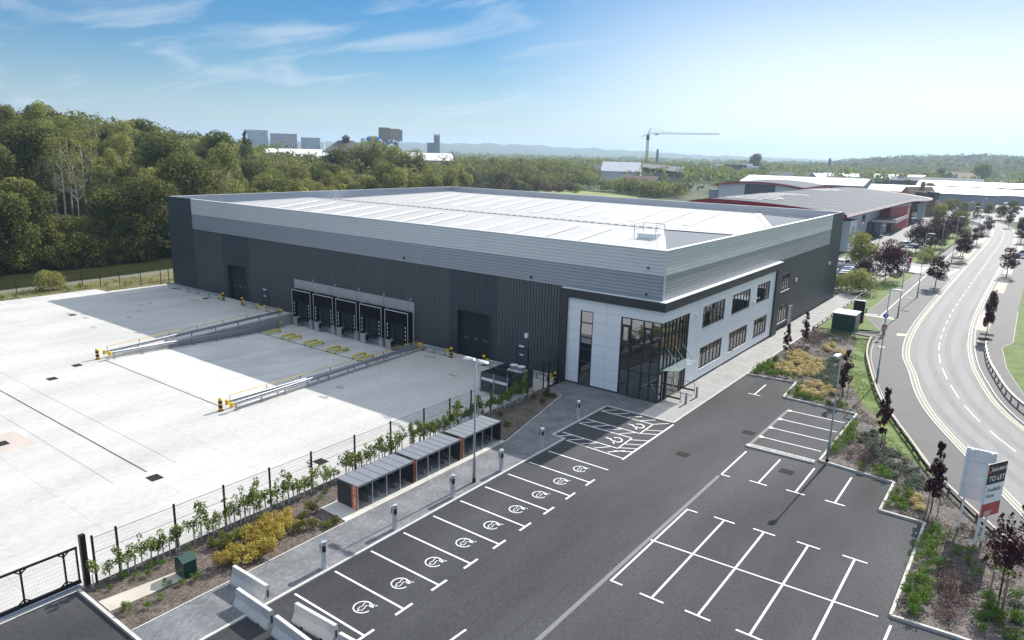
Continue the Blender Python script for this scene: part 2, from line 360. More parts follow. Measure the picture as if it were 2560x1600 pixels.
m_dkgrey = mat('charcoal_panel', (0.055, 0.06, 0.068), 0.5, var=0.06, scale=1)
m_yel = mat('safety_yellow', (0.72, 0.46, 0.02), 0.5, var=0.06, scale=3)
m_yel2 = mat('wheel_guide_yellow', (0.62, 0.52, 0.06), 0.5, var=0.1, scale=3)
m_plainwhite = mat('white_paint', (0.80, 0.81, 0.82), 0.5, var=0.03, scale=1)
m_chrome = mat('polished_cap', (0.75, 0.78, 0.8), 0.2, metal=0.9)
m_glass = glass_mat('dark_glazing', ior=3.2)
m_timber = mat('weathered_timber', (0.42, 0.38, 0.32), 0.85, var=0.15, scale=3)
m_dtimber = mat('dark_timber', (0.12, 0.09, 0.065), 0.85, var=0.2, scale=4)
m_orange = mat('orange_panel', (0.75, 0.15, 0.025), 0.5)
m_green = mat('dark_green_paint', (0.012, 0.05, 0.04), 0.4, var=0.1, scale=2)
m_red = mat('crimson_cladding', (0.40, 0.018, 0.038), 0.5, var=0.06, scale=0.5)
# ================================================================== the setting: terrain
def smooth(t): t = min(1, max(0, t)); return t*t*(3-2*t)
AZ_H = [20, 44, 51, 57.7, 64.7, 71.3, 80, 95, 120]; AZ_V = [0, 0, 3, 9, 15, 17, 17, 12, 0]
RE_A = [-60, -10, 1.8, 5.3, 10.1, 13, 15.5, 19, 24]; RE_V = [0.0, 0.25, 0.28, 0.20, -0.05, -0.45, -0.85, -1.3, -1.6]      # wooded ridge to the north-east
FR_A = [-40, 18, 22, 26, 30, 37, 45, 51, 60, 90]; FR_V = [0.0, 0.0, 0.05, 0.25, 0.42, 0.52, 0.50, 0.38, 0.3, 0.3]    # blue hills far off
def wob(a, s, k=5):
    return sum(math.sin(a*s*(1.9**i)+1.7*i*i+0.6)/(1.55**i) for i in range(k))
def terr(x, y):
    dx, dy = x-CAM[0], y-CAM[1]; d = math.hypot(dx, dy); az = math.degrees(math.atan2(-dx, dy))
    z = float(np.interp(az, AZ_H, AZ_V))*smooth((-104-x)/125.0)*(1-0.75*smooth((d-500)/500)) if x < -104 else 0.0
    if d > 900:
        z += (20.7+2300*math.tan(R(float(np.interp(az, RE_A, RE_V)))))*smooth((d-1000)/1250)*(1 if d < 2300 else max(0, 1-(d-2300)/1500))
        z = max(z, -2)
        hf = 20.7+5200*math.tan(R(float(np.interp(az, FR_A, FR_V))+0.035*wob(az, 0.35)))
        z = max(z, hf*smooth((d-3400)/1800)) if d > 3400 else z
        if d > 1000: z += 2.6*smooth((d-1000)/600)*wob(az*1.0+d*0.004, 1.6, 6)*(0.5+min(d, 5000)/5000)
    if -62 < x < -12 and -34 < y < 6: z = -1.9
    return z-0.10
az_list = list(np.arange(-12, 85, 0.18))+list(np.arange(85, 348, 4.0))
r_list = [0]+list(np.geomspace(8, 900, 46))+list(np.geomspace(960, 2600, 16))+list(np.geomspace(2800, 9000, 14))
tv, tf = [], []
for r in r_list:
    for a in az_list:
        x = CAM[0]-r*math.sin(R(a)); y = CAM[1]+r*math.cos(R(a)); tv.append((x, y, terr(x, y)))
nA = len(az_list)
for i in range(len(r_list)-1):
    for j in range(nA):
        k = (j+1) % nA; tf.append((i*nA+j, i*nA+k, (i+1)*nA+k, (i+1)*nA+j))
tb = MB(); tb.v = tv; tb.f = [f[::-1] for f in tf]
terrain = kind(tb.build('ground', m_earth, smooth=True), 'structure')
def struct(mb, name, m): return kind(mb.build(name, m), 'structure')
# the yard: concrete slab with the sunken lorry ramp down to the docks
PL, PR = (lambda y: -46.8-3.0*(y+24)/24), (lambda y: -25.3-1.3*(y+24)/24)
yard = MB()
yard.sheet([(-83.2, -110), (-46.8, -110), (-46.8, -24), (-49.8, 0.02), (-83.2, 0.02)], 0)
yard.sheet([(-46.8, -110), (-25.3, -110), (-25.3, -24), (-46.8, -24)], 0)
yard.sheet([(-25.3, -110), (-9.35, -110), (-9.35, 0.02), (-26.6, 0.02), (-25.3, -24)], 0)
yard_o = struct(yard, 'concrete_yard', m_conc)
rp = MB(); ys = [-24, -18, -12, -6.5, -5.2, 0.02]; zs = [0, -0.4, -0.82, -1.15, -1.22, -1.22]
for (a, za), (b, zb) in zip(zip(ys, zs), list(zip(ys, zs))[1:]): rp.quad((PL(a), a, za), (PR(a), a, za), (PR(b), b, zb), (PL(b), b, zb))
ramp_o = struct(rp, 'loading_ramp', m_ramp)
rw = MB()
for P_, s in ((PL, 1), (PR, -1)):
    for (a, za), (b, zb) in zip(zip(ys, zs), list(zip(ys, zs))[1:]):
        q = [(P_(a), a, za-0.05), (P_(b), b, zb-0.05), (P_(b), b, 0.18), (P_(a), a, 0.18)]; w = [(x-s*0.3, y, z) for x, y, z in q]
        rw.quad(*q); rw.quad(q[3], q[2], w[2], w[3]); rw.quad(*w[::-1]); 
        if a == -24: rw.quad(q[0], q[3], w[3], w[0])
rwo = struct(rw, 'retaining_wall', m_cwall)
jl = MB()
for y, x0, x1 in ((-24.45, -46.5, -26.4), (-34.1, -83, -19.4)): jl.strip([(x0, y), (x1, y)], 0.09, 0.005)
jl.strip([(-19.3, -36.2), (-83, -36.2)], 0.018, 0.005); jl.strip([(-19.3, -32.2), (-83, -32.2)], 0.018, 0.005); jl.strip([(PL(-5.9)+0.1, -5.9), (PR(-5.9)-0.1, -5.9)], 0.12, -1.17)
o = jl.build('drain_channel', m_iron); o.parent = yard_o
bl = MB()
for y in (-10.5, -13.2, -15.9, -18.6, -21.3, -24): bl.strip([(-83, y), (-78.3, y+0.15)], 0.1, 0.006)
bl.strip([(-78.3, -9.2), (-78.3, -30)], 0.08, 0.006)
o = bl.build('bay_line', m_white); o.parent = yard_o
stn = MB(); 
for i in range(26):
    x = random.uniform(-75, -12); y = random.uniform(-20, -2.5)
    if PL(y)-1 < x < PR(y)+1: z = -1.17 if y > -5 else None
    else: z = 0.007
    if z is None: continue
    stn.sheet([(x+random.uniform(0.3, 0.9)*math.cos(t), y+random.uniform(0.15, 0.4)*math.sin(t)) for t in np.linspace(0, 6.28, 12)[:-1]], z)
o = stn.build('oil_stain', mat('oil_stain', (0.30, 0.30, 0.30), 0.8)); o.parent = yard_o
pk = MB().sheet([(-33.2, -39.8), (-29.6, -39.6), (-29.6, -36.6), (-33.2, -36.8)], 0.004); o = pk.build('slab_patch', mat('pinkish_concrete', (0.46, 0.40, 0.36), 0.85, var=0.12, scale=0.6)); o.parent = yard_o
# car park tarmac and its entrance apron
CP = [(-1.5, -70), (-1.5, -11.95), (-2.6, -11.95), (-2.6, -3.8), (3.42, -3.8), (3.42, 13.1), (7.9, 13.6), (8.2, 8.5), (14.3, 8.1), (14.3, -3.9), (19.1, -4.4), (19.1, -9.2), (21.5, -9.2), (21.5, -20.2), (24.2, -20.0), (70, -19.8), (70, -70)]
cp_o = struct(MB().sheet(CP, 0), 'car_park', m_tar)
ap_o = struct(MB().sheet([(-9.35, -110), (-1.6, -110), (-1.6, -42.5), (-9.35, -42.5)], -0.004), 'entrance_road', m_tar)
# block paving
pv = MB().sheet([(-4.4, -42.3), (-1.62, -42.3), (-1.62, -12.08), (-2.72, -12.08), (-2.72, -3.68), (0.4, -3.68), (0.4, -0.45), (-9.0, -0.45), (-9.0, -4.0), (-7.0, -4.0), (-4.55, -15.4), (-4.5, -30.3)], 0.07)
pv_o = struct(pv, 'block_pavement', m_block)
pp = MB().sheet([(0.4, -3.68), (3.3, -3.68), (3.3, 66.3), (0.15, 66.3), (0.15, 31.6), (0.4, 31.6)], 0.07)
struct(pp, 'office_footpath', m_lblock)
kb = MB()
def kerb(mb, pts, w=0.14, h=0.115, side=0.0):
    p = off_line(pts, side)
    for a, b in zip(p, p[1:]):
        if math.hypot(b[0]-a[0], b[1]-a[1]) > 1e-3: mb.beam((a[0], a[1], h/2-0.08), (b[0], b[1], h/2-0.08), w, h+0.16)
kerb(kb, [(-1.56, -42.3), (-1.56, -12.0), (-2.66, -12.0), (-2.66, -3.74), (3.36, -3.74), (3.36, 66.3)], 0.15, 0.085)
kerb(kb, [(-4.42, -42.3), (-4.5, -30.3)], 0.07, 0.10); kerb(kb, [(-4.55, -15.4), (-7.0, -4.1), (-9.0, -4.0)], 0.07, 0.10)
kerb(kb, [(-9.3, -42.42), (-1.6, -42.42)], 0.15, 0.14)
kerb(kb, [(3.45, 13.25), (7.98, 13.68), (8.3, 8.6), (14.42, 8.2), (14.42, -3.75), (19.22, -4.25), (19.22, -9.08), (21.62, -9.08), (21.62, -20.08), (24.2, -19.88), (70, -19.68)], 0.15, 0.14)
struct(kb, 'kerb', m_kerb)
# kerbed island with cobbles between the two groups of bays
isl = MB().prism([(9.55, -4.62), (14.2, -4.5), (14.2, -3.98), (9.7, -4.02), (9.45, -4.2), (9.4, -4.42)], -0.02, 0.12)
iso = struct(isl, 'traffic_island', m_kerb)
o = MB().sheet([(9.75, -4.5), (14.1, -4.4), (14.1, -4.1), (9.75, -4.13)], 0.126).build('cobble_strip', mat('cobbles', (0.30, 0.29, 0.28), 0.9, fine=0.9, fscale=6)); o.parent = iso
# beds, grass and the far verge
struct(MB().sheet([(-9.3, -42.3), (-4.5, -42.3), (-4.58, -30.35), (-6.9, -30.2), (-6.9, -15.3), (-4.65, -15.3), (-7.05, -4.15), (-9.3, -4.15)], 0.06), 'planting_bed', m_bark)
struct(MB().sheet([(-6.9, -30.2), (-4.5, -30.3), (-4.55, -15.3), (-6.9, -15.3)], 0.085), 'shelter_slab', m_kerb)
struct(MB().sheet([(-7.65, -42.25), (-6.5, -42.25), (-6.25, -38.3), (-7.1, -38.3)], 0.08), 'concrete_path', mat('buff_concrete', (0.46, 0.42, 0.36), 0.85, var=0.1, scale=1))
RAIL_L = [(10.2, 36.4), (10.7, 32.0), (11.4, 27.8), (12.4, 23.6), (13.8, 18.2), (15.5, 12.4), (17.4, 7.6), (19.2, 3.2), (20.8, -0.8), (23.6, -5.9), (26.6, -10.6), (29.5, -14.8), (33.0, -19.6)]
GRL = [(8.8, 36.3), (9.6, 30), (10.6, 23), (12.2, 16.4), (14.6, 10.6), (15.9, 8.6), (16.6, 5.2), (17.6, 2.4), (19.6, 0.6), (21.4, -1.8)]
RDL = [(40, -32), (35, -22), (30.5, -13), (26.4, -4.6), (22.6, 4.0), (19.3, 11.9), (17.4, 18.2), (15.9, 25.1), (14.8, 29.5), (14.2, 32.6), (13.5, 38.5), (13.0, 46), (12.65, 60), (12.5, 94.1), (12.5, 130), (12.4, 174.7), (11.9, 205), (10.9, 222), (8.6, 238), (4.4, 255), (-2.5, 276), (-12, 305), (-24, 345)]
RDR = [(55, -32), (43, -14), (33.5, 1.6), (29.2, 8.2), (25.8, 14.6), (23.8, 20.2), (22.5, 25.8), (21.4, 31.5), (20.6, 37.5), (20.0, 44), (19.4, 55), (19.05, 72), (19.0, 118), (19.1, 150), (18.9, 190), (18.0, 216), (16.2, 236), (12.6, 255), (7.2, 276), (-1.5, 305), (-13, 345)]
RDL, RDR = smooth_line(RDL, 4), smooth_line(RDR, 4)
rl = MB().sheet(RDL+RDR[::-1], 0.004); road_o = struct(rl, 'road', m_road)
bed = [(3.45, 13.3), (7.9, 13.75), (8.3, 8.6), (14.42, 8.2), (14.42, -3.75), (19.22, -4.25), (19.22, -9.08), (21.62, -9.08), (21.62, -20.0), (33, -19.7)]+RAIL_L[::-1][:-9][1:]+GRL[::-1]+[(3.5, 38.5)]
struct(MB().sheet(bed, 0.05), 'planting_bed', m_pbark)
struct(MB().sheet(GRL[::-1]+[(10.2, 36.4)]+RAIL_L[1:9]+[(21.3, -1.4)], 0.052), 'grass_verge', m_grass)
# footways either side of the road
fl = [(10.3, 37.0)]+RAIL_L+[(40, -32)]
fl = off_line(fl, 0.18)
fw = MB().sheet([(6.5, 66.9), (6.5, 51.8), (10.25, 42.4), (10.3, 40.8), (10.35, 37.0)]+[(x+0.18, y+0.05) for x, y in RAIL_L]+[p for p in off_line(RDL, -0.12) if p[1] < 96][::1]+[(12.3, 96.5), (6.5, 98.5)], 0.075)
foot_o = struct(fw, 'footway', m_foot)
struct(MB().sheet([(3.5, 38.7), (8.6, 36.6), (10.2, 37.2), (10.15, 40.5), (7.9, 39.4), (7.9, 41.8), (10.2, 42.45), (6.42, 51.7), (6.42, 98), (3.2, 100), (3.35, 66.4)], 0.053), 'grass_verge', m_grass)
struct(MB().sheet([(7.9, 39.2), (10.3, 40.8), (10.3, 38.9), (8.1, 38.0)], 0.058), 'footway', m_foot)
struct(MB().sheet([(2.0, 117), (5.4, 116), (6.2, 170), (6.8, 205), (3, 225), (-2, 240), (-4, 236), (0, 200)], 0.053), 'grass_verge', m_grass)
struct(MB().sheet([(6.5, 116.5), (12.3, 114.5)]+[p for p in off_line(RDL, -0.12) if 118 < p[1] < 235]+[(3.2, 240), (5.2, 226), (7.2, 200), (6.4, 170)], 0.075), 'footway', m_foot)
struct(MB().sheet([(-16, 66.8), (3.0, 66.8), (3.2, 101), (12.4, 97.0), (12.45, 114), (5.6, 115.8), (1.8, 117), (-0.2, 200), (-4.4, 236), (-10, 262), (-14, 262), (-11, 210), (-16, 150), (-16, 124), (-10, 124), (-10, 112)], 0.03), 'red_building_car_park', m_sidetar)
struct(MB().sheet([(3.0, 101.5), (7.0, 100.0), (7.4, 109.5), (3.2, 110.5)], 0.078), 'drive_entrance', mat('pale_concrete', (0.52, 0.51, 0.49), 0.8, var=0.1, scale=0.6))
frp = [(x, y) for x, y in off_line(RDR, 0.12) if -14 < y < 236]
fr = MB().sheet(frp+[(24, 236), (23.2, 150), (23.4, 70), (23.7, 47.2), (22.8, 43.2), (23.7, 33.3), (25.5, 23.7), (29.5, 15.5), (37, 3), (48, -14)], 0.075)
struct(fr, 'footway', m_foot)
struct(MB().sheet([(24, 236), (23.2, 150), (23.4, 70), (23.7, 47.2), (22.8, 43.2), (23.7, 33.3), (25.5, 23.7), (29.5, 15.5), (37, 3), (48, -14), (120, -14), (120, 236)], 0.05), 'grass_verge', m_grass)
rk = MB()
for ln, s in ((RDL, -0.06), (RDR, 0.06)): kerb(rk, [p for p in ln if p[1] < 290], 0.13, 0.11, s)
kerb(rk, [(6.46, 98), (6.46, 51.8), (10.2, 42.4), (8.0, 39.3)], 0.06, 0.10); kerb(rk, [(3.28, 39), (3.28, 66.3)], 0.1, 0.11)
kerb(rk, [(23.4, 70), (23.7, 47.2), (22.8, 43.2), (23.7, 33.3), (25.5, 23.7), (29.5, 15.5)], 0.06, 0.10)
kerb(rk, [(x+0.42, y+0.1) for x, y in RAIL_L], 0.06, 0.10)
struct(rk, 'kerb', m_kerb)
# painted lines on the road
mk = MB(); cl = [((a[0]+b[0])/2, (a[1]+b[1])/2) for a, b in zip([at_dist(RDL, t) for t in np.linspace(0, dist_along(RDL)[-1], 90)], [at_dist(RDR, t) for t in np.linspace(0, dist_along(RDR)[-1], 90)])]
L_ = dist_along(cl)[-1]; t = 2.0
while t < L_-4:
    p = at_dist(cl, t)
    n = 4.2 if p[1] < 42 else 2.4
    mk.strip([at_dist(cl, t+n*k/3) for k in range(4)], 0.10, 0.011); t += n+(2.0 if n > 3 else 2.6)
o = mk.build('centre_line', m_white); o.parent = road_o
yl = MB()
for ln, s in ((RDL, 1), (RDR, -1)):
    for off in (0.32, 0.58): yl.strip([p for p in off_line(ln, s*off) if p[1] < 235 and not (ln is RDL and 97 < p[1] < 116)], 0.07, 0.011)
o = yl.build('double_yellow_line', m_yellow); o.parent = road_o
gv = MB()
tk = [p for p in cl if p[1] < 240]
for off in (-2.45, -0.85, 0.85, 2.45): gv.strip(off_line(tk, off), 0.62, 0.008)
o = gv.build('wheel_track', mat('polished_tarmac', (0.17, 0.17, 0.173), 0.75, spec=0.25, var=0.12, scale=0.6, fine=0.1, fscale=12, stretch=(1.6, 0.1, 1))); o.parent = road_o
cw = MB(); cw.strip([(8.5, 51.9), (8.35, 72), (8.2, 98.5)], 0.13, 0.082); cw.strip([(8.2, 117), (8.2, 148), (8.6, 200)], 0.13, 0.082)
for i in range(2): cw.strip([(10.9+0.6*i, 99.2-0.3*i), (11.9+0.2*i, 111.8)], 0.15, 0.083)
cw.strip([(9.0, 70.6), (9.9, 70.3)], 0.12, 0.082)
o = cw.build('cycle_lane_line', m_white); o.parent = foot_o
sy = MB()
for x, y in ((7.4, 52.6), (9.3, 52.2)):
    for q in (-0.42, 0.42): sy.strip([(x+q+0.28*math.cos(a), y+0.28*math.sin(a)) for a in np.linspace(0, 6.28, 15)[:-1]], 0.1, 0.083, True)
    sy.strip([(x-0.42, y), (x-0.1, y+0.4), (x+0.28, y+0.4), (x+0.42, y)], 0.1, 0.084); sy.strip([(x-0.1, y+0.4), (x+0.05, y), (x+0.28, y+0.4)], 0.1, 0.085)
o = sy.build('cycle_symbol', m_white); o.parent = foot_o
ts = MB()
ts.strip([(6.55, 51.7), (10.5, 51.2)], 0.55, 0.083)
for q in ([(12.05, 42.6), (13.05, 43.1), (13.1, 41.9), (12.15, 41.4)], [(20.25, 45.6), (21.3, 45.6), (21.3, 44.6), (20.3, 44.6)], [(11.5, 34.4), (12.1, 34.3), (12.1, 33.7), (11.5, 33.8)]): ts.sheet(q, 0.083)
o = ts.build('tactile_slab', m_tactile); o.parent = foot_o
pit = MB()
TREEPITS = [(11.4, 82.8), (11.4, 126.4), (11.2, 164.0), (11.3, 198.6), (10.3, 135.6), (20.3, 106.8), (20.1, 180.8), (20.9, 49.8), (20.9, 46.9)]
for x, y in TREEPITS: pit.sheet([(x-0.75, y-0.75), (x+0.75, y-0.75), (x+0.75, y+0.75), (x-0.75, y+0.75)], 0.082)
o = pit.build('tree_grille', m_iron); o.parent = foot_o
bp = MB()
for y0, y1 in ((52, 68), (112, 130), (140, 176), (86, 104)): bp.sheet([(19.35, y0), (20.9, y0), (20.9, y1), (19.35, y1)], 0.081)
for y0, y1 in ((132, 160), (172, 194)): bp.sheet([(9.4, y0), (12.1, y0), (12.1, y1), (9.4, y1)], 0.081)
o = bp.build('paved_bay', mat('buff_block', (0.40, 0.37, 0.32), 0.85, fine=0.12, fscale=5)); o.parent = foot_o
# ------------------------------------------------------------------ car park markings
Y0, XS, XT = -14.61, -1.26, 3.57; mz = 0.006
ln = MB()
for i in range(10):
    y = Y0-2.4*i; ln.strip([(XS, y), (XT, y)], 0.11, mz); 
    if i: ln.strip([(XT+0.02, y-0.55), (XT+0.02, y+0.55)], 0.13, mz+0.001)
for x in (12.2, 14.47, 16.85, 19.2):
    sft = 0.13*(x-12.2)/2.3
    ln.strip([(x, -16.2+sft), (x, -25.8+sft)], 0.11, mz)
    for y in (-16.2+sft, -25.8+sft): ln.strip([(x-0.62, y), (x+0.62, y)], 0.11, mz+0.001)
ln.strip([(9.8, -20.95), (21.15, -20.4)], 0.10, mz+0.002)
ln.strip([(9.97, -16.3), (9.97, -25.8)], 0.11, mz)
for y in (-16.35, -25.75): ln.strip([(9.97, y), (10.6, y)], 0.11, mz+0.001)
for x, y0, y1 in ((9.78, -5.4, -10.3), (12.15, -5.25, -10.0), (14.45, -5.2, -9.8), (16.8, -5.1, -9.7)):
    ln.strip([(x, y0), (x, y1)], 0.11, mz); ln.strip([(x if x < 10 else x-0.58, y1), (x+0.58, y1)], 0.11, mz+0.001)
ln.strip([(21.75, -20.75), (21.62, -25.4)], 0.11, mz)
for y in (5.5, 2.95, 0.52, -1.87):
    ln.strip([(9.7, y), (14.05, y+0.05)], 0.11, mz); ln.strip([(9.72, y-0.2), (9.72, y+0.2)], 0.3, mz+0.002)
ln.strip([(5.9, 11.3), (6.0, 7.7)], 0.11, mz); ln.strip([(5.45, 7.7), (6.55, 7.7)], 0.11, mz+0.001)
a_, b_ = G(1165, 1574), G(1128, 1600); ln.strip([a_, (a_[0]+(b_[0]-a_[0])*6, a_[1]+(b_[1]-a_[1])*6)], 0.11, mz)
for pts in ([(-2.47, -4.98), (2.2, -4.98)], [(2.2, -4.98), (2.26, -7.38)], [(-2.47, -7.38), (2.26, -7.38)], [(-2.44, -8.56), (2.22, -8.58)], [(2.22, -8.58), (2.31, -10.98)], [(-2.44, -10.96), (2.31, -10.98)], [(-1.35, -12.12), (3.55, -12.3)]):
    ln.strip(pts, 0.1, mz)
ln.strip([(3.46, -3.95), (3.5, -12.5)], 0.14, mz+0.001)
def hatch(x0, x1, ya, yb, n):
    for i in range(n):
        x = x0+(x1-x0)*i/n; w = (x1-x0)/n*0.75; ln.strip([(x, ya), (x+w, yb)], 0.09, mz+0.003)
hatch(-2.45, 3.4, -4.93, -3.95, 5); hatch(-2.42, 2.2, -8.53, -7.42, 4); hatch(-2.42, 3.2, -12.05, -11.0, 5)
for y in (-5.9, -6.8, -8.4, -9.4, -10.3, -11.0): ln.strip([(2.28, y-0.55), (3.46, y+0.15)], 0.09, mz+0.004)
ln_o = ln.build('bay_line', m_white); ln_o.parent = cp_o
ch = MB(); ch.sheet([(9.62, -10.6), (9.83, -10.6), (9.76, -32), (9.53, -32)], 0.004); ch.sheet([(9.42, -3.8), (9.66, -3.8), (9.7, 5.5), (9.46, 5.5)], 0.004)
o = ch.build('channel_drain', mat('channel_concrete', (0.17, 0.17, 0.17), 0.8, fine=0.15, fscale=10)); o.parent = cp_o
def px_line(pts, c): return [(x-c[0], y-c[1]) for x, y in (G(*p) for p in pts)]
B0 = lambda X, Y: (560+X/3.025, 1300+Y/3.025)
cc = G(*B0(1045, 662))
car_o = px_line([B0(*p) for p in ((1002, 688), (1018, 662), (1042, 654), (1055, 634), (1084, 616), (1104, 634), (1098, 652), (1072, 650), (1056, 672), (1034, 690), (1022, 684), (1008, 694))], cc)
for i in range(9):
    s = MB(); c = (2.0, Y0-2.4*i-1.2+0.12) if i >= 0 else None
    s.strip([(c[0]+0.43*math.cos(a), c[1]+0.43*math.sin(a)) for a in np.linspace(0.75, 0.75+5.5, 30)], 0.065, mz)
    s.strip([(c[0]+x*0.95, c[1]+y*0.95) for x, y in car_o], 0.04, mz+0.001, True)
    px, py = c[0]+0.40*math.cos(0.62), c[1]+0.40*math.sin(0.62)
    s.strip([(px-0.12, py+0.02), (px+0.06, py+0.08)], 0.11, mz+0.002); s.strip([(px-0.10, py+0.10), (px-0.04, py+0.24)], 0.05, mz+0.001); s.strip([(px+0.06, py+0.16), (px+0.12, py+0.28)], 0.05, mz+0.001)
    o = s.build('charging_symbol', m_white); o.parent = cp_o
# first charging bay above line 0
s = MB(); K5 = lambda X, Y: (1380+X/7.5625, 1000+Y/7.5625); c0 = G(*K5(1600, 500))
wl = [[(1455, 456), (1520, 476), (1555, 484)], [(1600, 460), (1690, 462), (1745, 490), (1752, 516), (1715, 535), (1645, 535)], [(1540, 484), (1572, 512), (1625, 514), (1592, 545), (1618, 562)]]
for cy in (-6.19, -9.78):
    s = MB()
    for k, l in enumerate(wl): s.strip([(x+1.33, y+cy) for x, y in px_line([K5(*p) for p in l], c0)], 0.13, mz+0.001*k)
    o = s.build('wheelchair_symbol', m_white); o.parent = cp_o
tr_ = MB()
for x0, w in ((5.2, 0.5), (6.9, 0.6), (8.2, 0.35)):
    tr_.strip(smooth_line([(x0+w*math.sin(k*1.3), -40+k*9) for k in range(6)], 5), 0.05, 0.003)
tr_.strip([(4.0, -37), (4.05, -14)], 0.03, 0.003); tr_.strip([(6.6, -40), (6.65, -5)], 0.035, 0.0035); tr_.strip([(13.2, -30), (13.35, -10)], 0.035, 0.003); tr_.strip([(17.9, -30), (18.0, -11)], 0.03, 0.003)
o = tr_.build('tarmac_seam', mat('tarmac_seam', (0.03, 0.03, 0.032), 0.8)); o.parent = cp_o
# canal behind the yard with its towpath
cn = MB().sheet([(-103.5, -140), (-92.6, -140), (-91.9, -20), (-92.6, 0), (-96, 30), (-104, 70), (-125, 110), (-133, 104), (-114, 66), (-104.5, 30), (-103, 0), (-103, -20)], -0.02)
struct(cn, 'canal_water', mat('murky_water', (0.030, 0.033, 0.012), 0.25, spec=0.2, fine=0.05, fscale=1, bump=0.08, bscale=3))
struct(MB().sheet([(-90.6, -140), (-88.8, -140), (-88.6, -20), (-89.2, 0), (-92, 25), (-93.6, 25), (-91.2, 0), (-90.6, -20)], 0.02), 'towpath', mat('towpath_gravel', (0.15, 0.145, 0.12), 0.9, fine=0.15, fscale=3))
struct(MB().sheet([(-88.6, -140), (-83.3, -140), (-83.3, -9.2), (-80.2, -9.0), (-79.9, 0), (-79, 30), (-92, 25), (-89.2, 0), (-88.5, -20)], 0.015), 'grass_verge', mat('rough_verge', (0.14, 0.13, 0.055), 0.95, var=0.35, scale=0.6, fine=0.4, fscale=3))
struct(MB().sheet([(-80.2, -9.0), (-76, -9.4), (-76, 0), (-79.9, 0)], 0.03), 'concrete_apron', m_conc)
mdw = MB().sheet([G(*p) for p in ((1350, 478), (1400, 474), (1440, 476), (1490, 481), (1560, 487), (1600, 494), (1560, 503), (1480, 497), (1400, 490), (1340, 486))], 0.05)
struct(mdw, 'meadow', m_meadow)
# ================================================================== the warehouse
L2, L1, W1, W2, H, HB, HM = 78.76, 72.23, 55.6, 62.7, 13.06, 8.88, 10.98
m_lband = mat('silver_cladding', (0.60, 0.62, 0.64), 0.42, metal=0.35, spec=0.5, var=0.03, scale=0.3)
m_mband = mat('mid_grey_cladding', (0.31, 0.33, 0.37), 0.42, metal=0.35, spec=0.5, var=0.03, scale=0.3)
m_dwall = mat('graphite_cladding', (0.072, 0.080, 0.092), 0.45, metal=0.25, spec=0.5, var=0.05, scale=0.3)
m_navy = mat('navy_cladding', (0.040, 0.054, 0.068), 0.45, metal=0.2, spec=0.5, var=0.05, scale=0.3)
m_roof = mat('white_roof_sheet', (0.50, 0.50, 0.495), 0.7, spec=0.2, var=0.04, scale=0.2)
m_rlight = mat('translucent_roof_light', (0.70, 0.70, 0.70), 0.6)
m_inner = mat('parapet_lining', (0.42, 0.44, 0.48), 0.45, metal=0.3, var=0.03, scale=0.3)
m_cope = mat('pale_coping', (0.74, 0.75, 0.75), 0.4, metal=0.2)
m_frame = mat('anthracite_trim', (0.030, 0.034, 0.040), 0.5)
m_panel = mat('white_rainscreen', (0.86, 0.86, 0.86), 0.4, var=0.02, scale=0.4)
m_joint = mat('panel_joint', (0.55, 0.57, 0.59), 0.6)
m_shut = mat('roller_shutter', (0.020, 0.026, 0.033), 0.6, spec=0.2)
m_rubber = mat('black_rubber', (0.006, 0.006, 0.007), 0.85, spec=0.08)
wh = thing('warehouse', 'large grey and white distribution warehouse with five lorry docks and a white glazed office corner', 'warehouse', (-L1/2, W2/2, 0))
X, Y, Z3 = (1, 0, 0), (0, 1, 0), (0, 0, 1); mY = (0, -1, 0)
def south(mb, x0, x1, z0, z1, pitch=0.333): mb.rib((x0, 0, z0), X, Z3, mY, x1-x0, z1-z0, pitch, 0.06, 0.34)
def wall(nm, m, *a):
    b = MB(); south(b, *a) if len(a) == 4 else b.rib(*a); return b.build(nm, m, wh)
for a in ((-L1, -65.2, -0.1, HB), (-59.0, -49.6, -0.1, HB), (-49.6, -28.8, 4.55, HB), (-28.8, -23.7, -0.1, HB), (-17.4, -9.4, -0.1, HB)): wall('graphite_wall', m_dwall, *a)
for a in ((-L2, -L1, -0.1, H), (-65.2, -64.1, -0.1, HB), (-60.0, -59.0, -0.1, HB), (-64.1, -60.0, 4.72, HB), (-23.7, -22.55, -0.1, HB), (-18.35, -17.4, -0.1, HB), (-22.55, -18.35, 4.75, HB)): wall('navy_wall', m_navy, *a)
wall('graphite_wall', m_dwall, (0, 31.4, -0.1), Y, Z3, X, W1-31.4, HB+0.1, 0.333, 0.06, 0.34); wall('navy_wall', m_navy, (0, W1, -0.1), Y, Z3, X, W2-W1, H+0.1, 0.333, 0.06, 0.34)
b = MB(); b.quad((-L2, 0, -0.1), (-L2, 0, H), (-L2, W2, H), (-L2, W2, -0.1)); b.quad((-L2, W2, -0.1), (-L2, W2, H), (0, W2, H), (0, W2, -0.1)); b.build('rear_wall', m_navy, wh)
